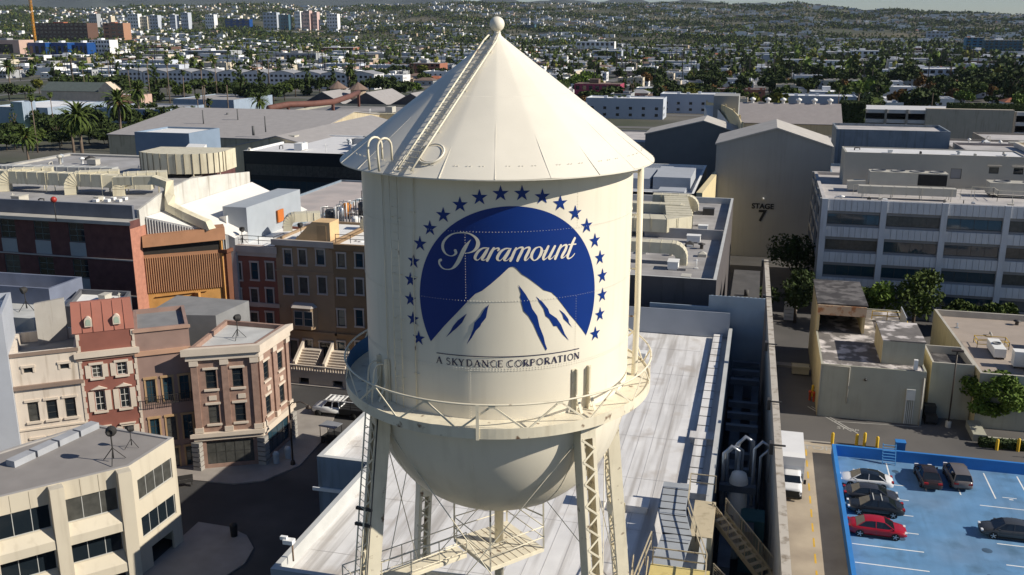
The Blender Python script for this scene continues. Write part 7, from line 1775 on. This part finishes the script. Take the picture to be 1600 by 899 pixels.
# ---- condominium row with gables
cw_m = mat('condo_wall', (.64, .63, .63), var=.05); cpro = None
for i in range(10):
    px = 205 + i * 44.5; p = G(px - 22, 147 + i * .9, 0)
    x0 = -470 + i * 20.6; y0 = 640
    if cpro is None:
        cpro = gable('condominium', '', x0, x0 + 19.5, y0, y0 + 18, 10.5, 12.4, cw_m, RF['grey'], ridge='y', over=.3)
        cpro['category'] = 'condominium'; cpro['group'] = 'gabled condominiums in a row'
        for z in (1.5, 4.7, 7.9):
            for k in range(5):
                b = MB(); b.quad((1.5 + k * 3.6, -.05, z), (3.4 + k * 3.6, -.05, z), (3.4 + k * 3.6, -.05, z + 1.6), (1.5 + k * 3.6, -.05, z + 1.6)); b.build('window', glass_d, cpro)
            for k in range(4):
                b = MB(); b.quad((19.55, 2 + k * 4, z), (19.55, 3.6 + k * 4, z), (19.55, 3.6 + k * 4, z + 1.6), (19.55, 2 + k * 4, z + 1.6)); b.build('window', glass_d, cpro)
        o = cpro
    else: o = dup(cpro, (x0, y0, 0), 0)
    o['label'] = 'white three-storey gabled condominium, ' + ['first', 'second', 'third', 'fourth', 'fifth', 'sixth', 'seventh', 'eighth', 'ninth', 'last'][i] + ' from the left in the long row'
occupy(-480, 630, -250, 665)
# ---- left middle ground: studio stages, sawtooth hall, blue-grey sheds, chapel front, lawn
bgm = mat('shed_blue_grey', (.28, .34, .42), var=.05, streak=.2); dusty = mat('dusty_roof', (.33, .31, .30), rough=.9, var=.07)
def pb(name, label, pxa, pya, pxb, z, depth, wm, rm, ph=.4, cat='building'):
    a_, c_ = G(pxa, pya, z), G(pxb, pya, z); x0, x1 = a_.x, a_.x + (c_.x - a_.x); y = (a_.y + c_.y) / 2
    occupy(x0, y, x1, y + depth); return bldg(name, label, rect(x0, y, x1, y + depth), z, wm, rm, ph=ph, t=.4, cat=cat)
vb = pb('vent_block', 'blue grey panelled block with white vent hoods behind the brick stage', 202, 208, 302, 18.5, 13, mat('panel_blue_grey', (.20, .26, .34), var=.05), white)
b = MB(); wv = 26
for z in (16.2, 14.4):
    for x in (14.0,): b.add([(x, -.02, z), (x + 4.5, -.02, z), (x + 4.5, -1.6, z - .7), (x, -1.6, z - .7), (x, -.02, z - 1.2), (x + 4.5, -.02, z - 1.2)], [(0, 3, 2, 1), (0, 4, 3), (1, 2, 5), (3, 4, 5, 2)])
b.build('vent_hood', white, vb)
a_ = G(205, 218, 15); 
st1 = gable('stage_hall', 'long dusty grey gabled studio hall with thin roof vents, left', -176, -118, 232, 305, 13.0, 17.5, beige, dusty, ridge='x')
st2 = gable('stage_hall', 'second dusty gabled studio hall touching the dark glass office', -128, -92, 205, 262, 13.0, 17.0, beige, dusty, ridge='y')
for i, (px, py) in enumerate(((300, 178), (318, 192), (356, 186), (372, 190), (396, 208), (415, 203))):
    p = G(px, py, 15.5); b = MB(); b.tube([(0, 0, 0), (0, 0, 4.2 if i % 2 else 2.4)], .35 if i % 2 == 0 else .18, 8)
    tag(b.build('roof_stack', mat('stack_grey', (.12, .12, .12)), None, (p.x, p.y, 14.8)), ['leftmost', 'second', 'third', 'fourth', 'fifth', 'rightmost'][i] + ' thin stack from the left on the dusty studio hall roofs', 'stack', 'thin stacks on the hall roofs')
big = bldg('flat_stage', 'very wide weathered grey flat roof with a cream end wall', rect(-168, 290, -84, 360), 12.5, mat('drab_wall', (.33, .32, .26)), mat('weathered_grey', (.24, .23, .22), var=.1, c2=(.33, .31, .3), c2scale=.06), ph=.8); occupy(-170, 290, -84, 360)
b = MB(); b.box(42, 70, -2, -.01, 0, 15.5); b.box(70.01, 72.5, -2.5, 6, 0, 15.5); b.build('end_wall', mat('cream_fin', (.62, .55, .38)), big)
for i in range(6):
    g_ = gable('sawtooth_bay', ['leftmost', 'second', 'third', 'fourth', 'fifth', 'rightmost'][i] + ' grey gabled bay of the sawtooth hall from the left', -182 + i * 19, -165 + i * 19, 364, 392, 12.0, 16.5, mat('drab_dark', (.10, .09, .09)), dusty, ridge='y')
    g_['group'] = 'sawtooth bays'
occupy(-190, 360, -70, 395)
t = thing('roof_conveyor', 'brown curved pipe bridge sweeping over the sawtooth hall roofs', 'pipe bridge', (0, 0, 0)); b = MB(); P_ = [G(px, py, 17.5) for px, py in ((420, 170), (450, 164), (490, 163), (520, 160), (545, 152), (560, 145))]
b.tube([(p.x, p.y, 17.5) for p in P_], 1.0, 8); b.build('pipe', mat('rust_pipe', (.14, .06, .045)), t); b = MB()
for p in P_[1::2]: b.beam((p.x, p.y, 12), (p.x, p.y, 17), .8)
b.build('support', mat('rust_pipe', (.14, .06, .045)), t)
for i, (px, py) in enumerate(((528, 146), (560, 148))):
    p = G(px, py, 15); t = thing('turret', ['left', 'right'][i] + ' small tan turret with a conical cap above the sawtooth hall', 'turret', (p.x, p.y, 0)); b = MB(); b.lathe([(3.2, 0), (3.2, 17.0)], 12); b.build('wall', W['tan'], t); b = MB(); b.lathe([(4.4, 17), (.05, 20)], 12); b.build('roof', RF['brown'], t)
for (pxa, py, pxb, z, dep, l, wm, rm) in ((-30, 168, 84, 8, 40, 'long blue grey shed at the far left beyond the lawn', bgm, RF['white']), (136, 171, 268, 8, 30, 'blue grey shed wall behind the tall date palms', bgm, RF['grey']), (14, 160, 36, 11, 8, 'small white cube on the far left blue shed', bgm, RF['white']), (262, 156, 372, 7, 40, 'low blue shed with pale roof among the dark cypresses', bgm, dusty), (100, 148, 230, 6, 10, 'long low white wall block in front of the chapel front', W['pink'], RF['white']), (30, 106, 90, 7, 16, 'white long low block left of the dark trees', W['white'], RF['white']), (-20, 84, 40, 5, 10, 'pale strip block at the left edge', W['tan'], RF['grey'])):
    pb('shed', l, pxa, py, pxb, z, dep, wm, rm)
a_ = G(64, 140, 9); ch = gable('chapel', 'green-roofed hall with cream pedimented front and round window', a_.x, a_.x + 42, a_.y, a_.y + 14, 8, 12.5, mat('chapel_cream', (.62, .50, .38)), mat('green_roof', (.10, .12, .11)), ridge='x'); occupy(a_.x, a_.y, a_.x + 42, a_.y + 14)
b = MB(); b.add([(38, -1.5, 0), (48, -1.5, 0), (48, -1.5, 9.5), (43, -1.5, 13.5), (38, -1.5, 9.5), (38, 3, 0), (48, 3, 0), (48, 3, 9.5), (43, 3, 13.5), (38, 3, 9.5)], [(0, 1, 2, 3, 4), (1, 6, 7, 2), (2, 7, 8, 3), (3, 8, 9, 4), (0, 4, 9, 5)]); b.build('front', mat('chapel_cream', (.62, .50, .38)), ch)
b = MB(); b.smooth = False; b.add([(43 + 1.7 * math.cos(t_), -1.56, 4 + 2.0 * math.sin(t_)) for t_ in np.linspace(0, 6.28, 17)[:-1]], [tuple(range(16))]); b.build('arched_window', glass_b, ch)
lawn = mat('lawn_green', (.10, .18, .02), rough=.9, var=.15)
for pts in (((-20, 226), (60, 226), (90, 198), (70, 193), (-20, 193)), ((130, 212), (172, 212), (170, 199), (135, 199))):
    sheet('lawn', [tuple(G(a, b_).xy) for a, b_ in pts], .03, lawn)
# ================================================================== INDIVIDUAL PALMS AND TREES (left)
date = make_palm('date', 1, leafm[1], 13.5)
fan = make_palm('fan', 3, leafm[1], 24); fan2 = make_palm('fan', 4, leafm[0], 19)
def at_top(px, py, h): return G(px, py, h)
first = True
for i, (px, py, h, s, l) in enumerate(((184, 160, 13.5, 1.1, 'tallest shaggy date palm above the blue vent block'), (122, 182, 13.5, 1.05, 'shaggy date palm with orange heart on the lawn'), (110, 190, 12.0, .9, 'date palm leaning behind the orange-hearted one'), (214, 142, 13.5, 1.0, 'date palm right of the tallest shaggy one'), (12, 105, 13.5, 1.15, 'date palm at the far left edge'), (295, 180, 9, .7, 'short date palm among dark bushes right of the tallest one'), (405, 158, 9, .8, 'date palm beside the dark cypresses left of the sawtooth hall'), (78, 78, 12, .9, 'date palm before the cobalt blue building'), (545, 110, 12, .9, 'date palm at the right of the condominium row'), (40, 215, 4.5, .75, 'low bushy palm at the left edge by the lawn'))):
    s *= 1.15; p = at_top(px, py, 13.5 * s); o = date if first else dup(date); first = False; place(o, p.x, p.y, 0, s=s, label=l); o['group'] = 'date palms'
nfan = 0
for i, (px, py, h) in enumerate(((110, 88, 24), (127, 88, 24), (167, 85, 24), (199, 92, 24), (229, 95, 24), (260, 97, 24), (283, 98, 24), (313, 100, 26), (335, 95, 24), (352, 108, 24), (401, 90, 26), (418, 88, 25), (43, 50, 28), (6, 55, 28), (318, 128, 22), (324, 140, 20), (48, 152, 19), (78, 148, 17), (300, 155, 16), (308, 150, 17), (626, 75, 22), (631, 60, 22), (1343, 140, 20), (1312, 138, 18), (1460, 128, 18), (1376, 160, 9), (508, 82, 22), (555, 84, 20), (232, 60, 26), (1140, 80, 18), (1018, 82, 18), (1060, 86, 16))):
    s = h / 24; p = at_top(px, py, h); o = fan if i == 0 else (fan2 if i == 1 else dup(fan if i % 3 else fan2)); place(o, p.x, p.y, 0, s=s); o['group'] = 'tall thin fan palms'; placed.append((o, 'tall thin fan palm', px, py)); take(p.x, p.y, 1)
T = {k: make_tree(*v) for k, v in dict(r1=('round', 1, leafm[0], 9, 60, .8), r2=('round', 2, leafm[1], 9, 60, .8), r3=('round', 5, leafm[2], 8, 60, .8), w1=('wide', 6, leafm[0], 9, 60, .85), w2=('wide', 7, leafm[1], 8, 55, .8), w3=('wide', 12, leafm[4], 8, 55, .8), c1=('cone', 8, leafm[0], 14, 70, .85), c2=('column', 9, leafm[0], 14, 80, .6), ru=('round', 10, leafm[3], 8, 60, .8)).items()}
NMT = dict(r1='dark round tree', r2='mid green round tree', r3='yellow green round tree', w1='dark spreading tree', w2='green spreading tree', w3='fresh green spreading tree', c1='dark conical conifer', c2='slim dark cypress', ru='rust-leaved tree')
used = set()
def put_tree(k, x, y, s, grp='trees of the city beyond the studio'):
    o = T[k] if k not in used else dup(T[k]); used.add(k); place(o, x, y, 0, s=s); o['group'] = grp
    q = PROJ((x, y, 5)); placed.append((o, NMT[k], q[0], q[1])); take(x, y, 3.0 * s); return o
# dense dark belt along the lawn and below the condominiums
rr = random.Random(3)
belt = [(75, 215, 'w1', 1.1), (90, 222, 'w1', 1.2), (140, 205, 'w1', 1.2), (160, 212, 'r1', 1.2), (155, 195, 'w1', 1.1), (205, 205, 'w1', 1.2), (225, 195, 'w1', 1.3), (240, 205, 'r1', 1.1), (270, 200, 'w1', 1.2), (300, 200, 'w2', 1.1), (60, 228, 'w2', .9), (30, 232, 'w3', .8), (20, 215, 'c2', .8), (24, 205, 'c2', .9), (60, 200, 'r1', .9),
        (95, 152, 'w1', 1.6), (118, 145, 'w1', 1.5), (140, 142, 'w2', 1.5), (160, 146, 'r1', 1.4), (185, 145, 'w1', 1.5), (243, 160, 'c1', 1.7), (205, 152, 'w1', 1.4), (262, 150, 'w1', 1.4), (285, 158, 'w2', 1.4), (305, 152, 'w1', 1.4), (330, 156, 'c1', 1.3), (350, 160, 'w1', 1.5), (375, 166, 'c1', 1.7), (392, 172, 'w1', 1.8), (410, 166, 'c1', 1.5), (428, 165, 'w1', 1.5), (445, 158, 'w2', 1.5), (462, 152, 'w1', 1.5), (480, 150, 'c1', 1.4), (500, 150, 'w1', 1.5), (520, 146, 'c1', 1.3), (552, 142, 'c1', 1.5), (598, 152, 'w1', 1.7), (625, 158, 'w1', 1.5), (645, 150, 'w3', 1.2), (578, 150, 'w1', 1.4), (62, 148, 'r3', 1.3), (40, 155, 'w2', 1.2), (15, 158, 'w1', 1.3), (66, 170, 'w2', .9), (380, 150, 'r1', 1.3), (340, 148, 'r3', 1.1)]
for _ in range(95):
    px = rr.uniform(-20, 330); py = rr.uniform(196, 236) if px < 200 else rr.uniform(186, 214)
    if (px < 62 and py < 216) or (135 < px < 168 and 198 < py < 209): continue
    belt.append((px, py, rr.choice(['w1', 'w1', 'r1', 'w2', 'w1']), rr.uniform(.5, .95)))
for px, py, k, s in belt:
    p = G(px, py); put_tree(k, p.x, p.y, s)
for px, py, k, s in ((962, 172, 'w3', 1.0), (1060, 168, 'w1', 1.5), (1040, 150, 'w1', 1.3), (1150, 170, 'r1', 1.2), (1175, 170, 'r3', 1.1), (1200, 172, 'r2', 1.0), (1130, 172, 'w2', 1.0), (945, 98, 'w1', 1.9), (1010, 130, 'w1', 1.6), (1025, 134, 'w1', 1.4), (1470, 150, 'w1', 1.7), (1490, 158, 'w2', 1.6), (1520, 160, 'w2', 1.7), (1455, 164, 'c2', 1.1), (1545, 160, 'ru', 1.4), (1490, 142, 'ru', 1.0), (1560, 150, 'w1', 1.6), (1180, 108, 'ru', 1.0), (1290, 120, 'w3', 1.3), (1260, 128, 'w1', 1.8), (1235, 120, 'w1', 1.7), (1505, 168, 'w3', 1.3)):
    p = G(px, py); put_tree(k, p.x, p.y, s)
# ---- random fill, street grid aligned
placed += extra_
cand = []
BX_, BY_ = 118.0, 66.0
for bi in range(-34, 12):
    for bj in range(5, 50):
        X0_ = bi * BX_; Y0_ = bj * BY_ + 30
        for r_ in range(2):
            for c_ in range(7):
                x = X0_ + 6 + c_ * 15.2 + rs.uniform(-1, 1); y = Y0_ + 8 + r_ * 27 + rs.uniform(-2, 2); cand.append((x, y))
cand = [(x, y, fill_ok(x, y)) for x, y in cand]; cand = [c for c in cand if c[2]]
cand.sort(key=lambda c: c[1] ** 2 + c[0] ** 2)
def hk_apt(i): return i >= 13
NH = 0; NTI = 0; far_h = []; far_t = []
usedp = set()
for (x, y, (px, py)) in cand:
    dens = .9 if px < 1100 else .62
    if rs.rand() > dens:
        if free(x + 5, y + 5, 4): far_t.append((x + 5, y + 5, rs.uniform(.8, 1.5)))
        continue
    pi_ = rs.choice(len(protos), p=WGT); apt_ = hk_apt(pi_)
    if not free(x + 6, y + 6, 7) or (apt_ and not free(x + 22, y + 7, 7)): continue
    pass
    vis = not (640 < px < 905 and py > 60 + (abs(px - 777) * .0))
    if NH < 285 and not (560 < px < 1010 and py > 52 + (abs(px - 777) + 70) * .8):
        o = protos[pi_] if pi_ not in usedp else dup(protos[pi_]); usedp.add(pi_); o.location = (x, y, 0); o.rotation_euler = (0, 0, 0); o['group'] = 'houses of the city grid beyond the studio'
        placed.append((o, protos[pi_]['desc'], px, py)); NH += 1; take(x + 6, y + 6, 7)
        if apt_: take(x + 20, y + 7, 8); take(x + 30, y + 7, 6)
    else:
        far_h.append((x, y, 0.0, pi_)); take(x + 6, y + 6, 6)
        if apt_: take(x + 20, y + 7, 8); take(x + 30, y + 7, 6)
    for k in range(2 if px > 1080 else (1 if rs.rand() < .6 else 2)):
        tx, ty = x + rs.uniform(-3, 14), y + (-6 if rs.rand() < .5 else 17) + rs.uniform(-2, 2); far_t.append((tx, ty, rs.uniform(.5, 1.55)))
for i in range(len(protos)):
    if i not in usedp:
        for c_ in list(protos[i].children): bpy.data.objects.remove(c_)
        bpy.data.objects.remove(protos[i])
far_t.sort(key=lambda c: c[0] ** 2 + c[1] ** 2)
left_t = []
kk = ['r1', 'w1', 'r2', 'w1', 'c1', 'w2', 'r1', 'c2', 'w1', 'r3', 'w3', 'w2', 'ru']
for (x, y, s) in far_t:
    q = fill_ok(x, y)
    if not q: continue
    if NTI < 215 and free(x, y, 1.5) and not (560 < q[0] < 1010 and q[1] > 52 + (abs(q[0] - 777) + 20) * .8):
        put_tree(kk[int(rs.rand() * len(kk)) % len(kk)], x, y, s * (1.3 if q[0] > 1150 else 1.05)); NTI += 1
    else: left_t.append((x, y, 0.0, s * (1.3 if q[0] > 1150 else 1.05)))
# labels that single each one out
import collections
grp = collections.defaultdict(list)
for o, d, px, py in placed: grp[f'{d} {where(px, py)}'].append((px, o))
ORD = ['leftmost'] + [w + ' from left' for w in 'second third fourth fifth sixth seventh eighth ninth tenth eleventh twelfth thirteenth fourteenth fifteenth sixteenth seventeenth eighteenth nineteenth twentieth'.split()] + ['%dst from left' % k for k in range(21, 60)]
for k, L in grp.items():
    L.sort(key=lambda q: q[0])
    for i, (_, o) in enumerate(L): o['label'] = k if len(L) == 1 else (k + ', ' + ORD[i])
for o in list(bpy.data.objects):
    if 'desc' in o: del o['desc']
# ================================================================== HILLS
sky_tab = [(-900, 12), (-300, 8), (0, 12), (120, 14), (250, 9), (400, 7), (520, 10), (600, 7), (700, 3), (800, 4), (900, 5), (1050, 5), (1200, 7), (1240, 4), (1290, 11), (1350, 17), (1390, 14), (1440, 17), (1500, 19), (1560, 22), (1650, 25), (2000, 28), (2600, 30)]
def interp(tab, x):
    for (a, ya), (b_, yb) in zip(tab, tab[1:]):
        if x <= b_: f = max(0, (x - a) / (b_ - a)); f = f * f * (3 - 2 * f); return ya + (yb - ya) * f
    return tab[-1][1]
RH0, RH1 = 2100.0, 5200.0
def az_px(az): return 800 + FPX * math.tan(az) / math.cos(PITCH)
def hill_h(x, y):
    v = Vector((x, y)); f_ = v.dot(Vector((-math.sin(YAW), math.cos(YAW)))); r_ = v.dot(Vector((math.cos(YAW), math.sin(YAW)))); r = v.length
    if f_ < 100 or r < RH0: return -2.0
    px = az_px(math.atan2(r_, f_)); top = CAM_H + (42 - interp(sky_tab, px)) / FPX * RH1 - 6
    t = (r - RH0) / (RH1 - RH0)
    base = top * (min(t, 1) ** 1.7) if t <= 1 else top * max(0, 1 - (t - 1) * 1.2)
    und = (math.sin(x * .0043 + y * .0021) * math.sin(y * .0039 - x * .0017) + .5 * math.sin(x * .011 + 1) * math.sin(y * .009)) * 14 * min(1, t * 3) * max(0, 1 - abs(t)) 
    return base + und - 2 * (1 - min(1, t * 20))
b = MB(); b.smooth = True; NA, NR = 170, 90; vs = []
for i in range(NR + 1):
    r = RH0 + (6600 - RH0) * i / NR
    for j in range(NA + 1):
        az = R(-42) + R(84) * j / NA - YAW; x, y = r * math.sin(az), r * math.cos(az); vs.append((x, y, hill_h(x, y)))
b.add(vs, [(i * (NA + 1) + j, i * (NA + 1) + j + 1, (i + 1) * (NA + 1) + j + 1, (i + 1) * (NA + 1) + j) for i in range(NR) for j in range(NA)])
struct(b.build('hills', mat('hill_ground', (.055, .06, .03), rough=.95, var=.3, scale=.01, c2=(.11, .095, .06), c2scale=.006)))
b = MB(); b.smooth = True; vs = []; NA = 160
mt_tab = [(-900, 20), (-200, 2), (60, -4), (150, -10), (300, -12), (450, -8), (600, -3), (760, 1), (900, 1), (1060, 2), (1200, 8), (1300, 24), (1400, 40), (2600, 60)]
for j in range(NA + 1):
    az = R(-42) + R(84) * j / NA; px = az_px(az); top = CAM_H + (42 - interp(mt_tab, px)) / FPX * 10500 + 18 * math.sin(j * .9) + 9 * math.sin(j * 2.3)
    for r, h in ((8200, -5), (9300, top * .55), (10500, top), (11500, -5)): vs.append((r * math.sin(az - YAW), r * math.cos(az - YAW), h))
b.add(vs, [(j * 4 + k, (j + 1) * 4 + k, (j + 1) * 4 + k + 1, j * 4 + k + 1) for j in range(NA) for k in range(3)])
struct(b.build('mountains', mat('mountain_ground', (.06, .07, .06), var=.25, scale=.003)))
# ---- far masses: houses and trees nobody could count
hx = []
for _ in range(13000):
    az = R(-31 + 62 * rs.rand()) - YAW; r = 2000 + 3300 * rs.rand() ** .85; x, y = r * math.sin(az), r * math.cos(az)
    if math.sin(x * .006) * math.sin(y * .005 + 1) + rs.uniform(-.9, .7) < -.1: continue
    hx.append((x, y, hill_h(x, y)))
for (x, y, z) in hx:
    if rs.rand() < .62: far_h.append((x, y, z - 1, rs.choice(len(protos), p=WGT)))
for _ in range(60000):
    az = R(-31 + 62 * rs.rand()) - YAW; r = 1900 + 3500 * rs.rand() ** .85; x, y = r * math.sin(az), r * math.cos(az); nz_ = math.sin(x * .009 + 2) * math.sin(y * .008) + .6 * math.sin(x * .021) * math.sin(y * .017 + 1)
    if nz_ + rs.uniform(-.8, .9) > -.15: left_t.append((x, y, hill_h(x, y), rs.uniform(.6, 1.3) + .6 * max(0, nz_)))
mats_h = [W['white'], W['cream'], W['pale blue'], W['pink'], W['grey'], W['tan'], RF['white'], RF['grey'], RF['dark'], RF['terracotta'], RF['brown']]
wi = {'white': 0, 'cream': 1, 'pale blue': 2, 'pink': 3, 'grey': 4, 'tan': 5, 'brick': 5}; ri = {'white': 6, 'grey': 7, 'dark': 8, 'terracotta': 9, 'brown': 10}
def bulk(name, V, F, M, mats, label, smooth=False):
    V = np.asarray(V, np.float32); F = np.asarray(F, np.int32); k = F.shape[1]; me = bpy.data.meshes.new(name)
    me.vertices.add(len(V)); me.vertices.foreach_set('co', V.ravel()); me.loops.add(F.size); me.loops.foreach_set('vertex_index', F.ravel()); me.polygons.add(len(F)); me.polygons.foreach_set('loop_start', np.arange(0, F.size, k, dtype=np.int32))
    for m in mats: me.materials.append(m)
    me.polygons.foreach_set('material_index', np.asarray(M, np.int32)); me.update(calc_edges=True); me.shade_flat(); o = link(name, me); o['kind'] = 'stuff'; o['label'] = label; return o
hk = [('flat', 'white', 'white'), ('flat', 'pale blue', 'grey'), ('flat', 'cream', 'white'), ('two', 'white', 'white'), ('two', 'cream', 'grey'), ('two', 'pink', 'white'), ('two', 'grey', 'dark'), ('hip', 'white', 'terracotta'), ('hip', 'cream', 'grey'), ('hip', 'grey', 'brown'), ('gable', 'white', 'grey'), ('gable', 'pale blue', 'dark'), ('gable', 'tan', 'brown'), ('apt', 'white', 'white'), ('apt', 'pale blue', 'white'), ('apt', 'cream', 'grey'), ('apt', 'brick', 'grey'), ('apt', 'white', 'grey')]
V, F, M = [], [], []
for (x, y, z, pi_) in far_h:
    kd, wc, rc_ = hk[pi_]; w, d, h = rs.uniform(11, 18), rs.uniform(9, 15), {'flat': 4, 'two': 7, 'hip': 4, 'gable': 4, 'apt': 9}[kd]
    if kd == 'apt': w = rs.uniform(22, 42)
    if z > 3: w *= .85; h += 1.5
    o = len(V); rh = 0.0 if kd in ('flat', 'two', 'apt') else 2.0; e = 0 if rh == 0 else w * .3
    V += [(x, y, z), (x + w, y, z), (x + w, y + d, z), (x, y + d, z), (x, y, z + h), (x + w, y, z + h), (x + w, y + d, z + h), (x, y + d, z + h), (x + e, y + d / 2, z + h + rh), (x + w - e, y + d / 2, z + h + rh)]
    F += [(o, o + 1, o + 5, o + 4), (o + 1, o + 2, o + 6, o + 5), (o + 2, o + 3, o + 7, o + 6), (o + 3, o, o + 4, o + 7)]; M += [wi[wc]] * 4
    if rh: F += [(o + 4, o + 5, o + 9, o + 8), (o + 6, o + 7, o + 8, o + 9), (o + 5, o + 6, o + 9, o + 9), (o + 7, o + 4, o + 8, o + 8)]; F[-2] = (o + 5, o + 6, o + 9, o + 5) if 0 else F[-2]; M += [ri[rc_]] * 4
    else: F += [(o + 4, o + 5, o + 6, o + 7)]; M += [ri[rc_]]
F = [f if len(set(f)) == 4 else (f[0], f[1], f[2], f[0]) for f in F]
Fq = [(f, m) for f, m in zip(F, M) if len(set(f)) == 4]; Ft = [(f[:3], m) for f, m in zip(F, M) if len(set(f)) == 3]
bulk('distant_houses', V, [f for f, _ in Fq], [m for _, m in Fq], mats_h, 'countless small pale houses spread over the flats and hills')
# trees: low clumps of leaf facets
pr = []
for s_ in range(6):
    q = np.random.RandomState(60 + s_); n = 22; d = q.normal(size=(n, 3)); d /= np.linalg.norm(d, axis=1)[:, None]; tall = s_ in (4,); c = d * q.uniform(.5, 1.0, n)[:, None] * (np.array([2.9, 2.9, 2.4]) if not tall else np.array([1.6, 1.6, 5.0])) + np.array([0, 0, 4.2 if not tall else 6.0])
    vs = []
    for p_ in c:
        u = q.normal(size=3); u /= np.linalg.norm(u); v = np.cross(u, q.normal(size=3)); v /= np.linalg.norm(v); u *= 1.7; v *= 1.3; vs += [p_ - u, p_ - v, p_ + u, p_ + v]
    pr.append(np.array(vs))
ch_ = []; mm = []
for i, (x, y, z, s) in enumerate(left_t):
    k = i % 6; a = rs.rand() * 6.28; ca, sa = math.cos(a), math.sin(a); P_ = pr[k] * s; ch_.append(np.c_[P_[:, 0] * ca - P_[:, 1] * sa + x, P_[:, 0] * sa + P_[:, 1] * ca + y, P_[:, 2] + z]); m = rs.choice(4, p=[.48, .3, .14, .08]); mm += [m] * 22
V = np.concatenate(ch_); F = np.arange(len(V), dtype=np.int32).reshape(-1, 4)
bulk('distant_trees', V, F, mm, [leafm[0], leafm[1], leafm[2], leafm[4]], 'dark far-off trees between the distant houses')
# distant palms as one mass
ch_ = []; 
for _ in range(700):
    az = R(-30 + 60 * rs.rand()) - YAW; r = 700 + 1900 * rs.rand(); x, y = r * math.sin(az), r * math.cos(az); h = rs.uniform(14, 22)
    ch_.append(np.array([(x - .35, y, 0), (x + .35, y, 0), (x + .3, y, h), (x - .3, y, h)]))
    for k in range(7):
        a = k * .9; dx, dy = math.cos(a) * 2.2, math.sin(a) * 2.2; ch_.append(np.array([(x, y, h + .3), (x + dx * .6 - dy * .25, y + dy * .6 + dx * .25, h + .6), (x + dx, y + dy, h - 1.0), (x + dx * .6 + dy * .25, y + dy * .6 - dx * .25, h + .5)]))
V = np.concatenate(ch_); bulk('distant_palms', V, np.arange(len(V), dtype=np.int32).reshape(-1, 4), [0 if i % 8 == 0 else 1 for i in range(len(V) // 4)], [palmt, leafm[1]], 'thin far-off palms standing over the houses')
# streets of the grid
b = MB()
for bi in range(-30, 12):
    x = bi * BX_ - 9; b.quad((x, 420, .02), (x + 9, 420, .02), (x + 9, 2100, .02), (x, 2100, .02))
for bj in range(6, 32):
    y = bj * BY_ + 30 - 9; b.quad((-2400, y, .024), (900, y, .024), (900, y + 8, .024), (-2400, y + 8, .024))
struct(b.build('city_streets', mat('street_grey', (.14, .135, .13), rough=.9, var=.1, scale=.05)))
print('houses', NH, 'trees', NTI, 'far', len(far_h), len(left_t))
# ================================================================== HAZE
hz = bpy.data.materials.new('haze_air'); hz.use_nodes = True; hn_ = hz.node_tree.nodes; hn_.remove(hn_['Principled BSDF'])
pv = hn_.new('ShaderNodeVolumePrincipled'); pv.inputs['Density'].default_value = 0.000018; pv.inputs['Color'].default_value = (.62, .74, .92, 1); pv.inputs['Anisotropy'].default_value = 0.0
hz.node_tree.links.new(pv.outputs['Volume'], hn_['Material Output'].inputs['Volume'])
b = MB(); b.box(-9500, 9500, -320, 14100, -4, 420); o = b.build('haze', hz); o['kind'] = 'stuff'; o['label'] = 'thin blue air haze over the whole city'
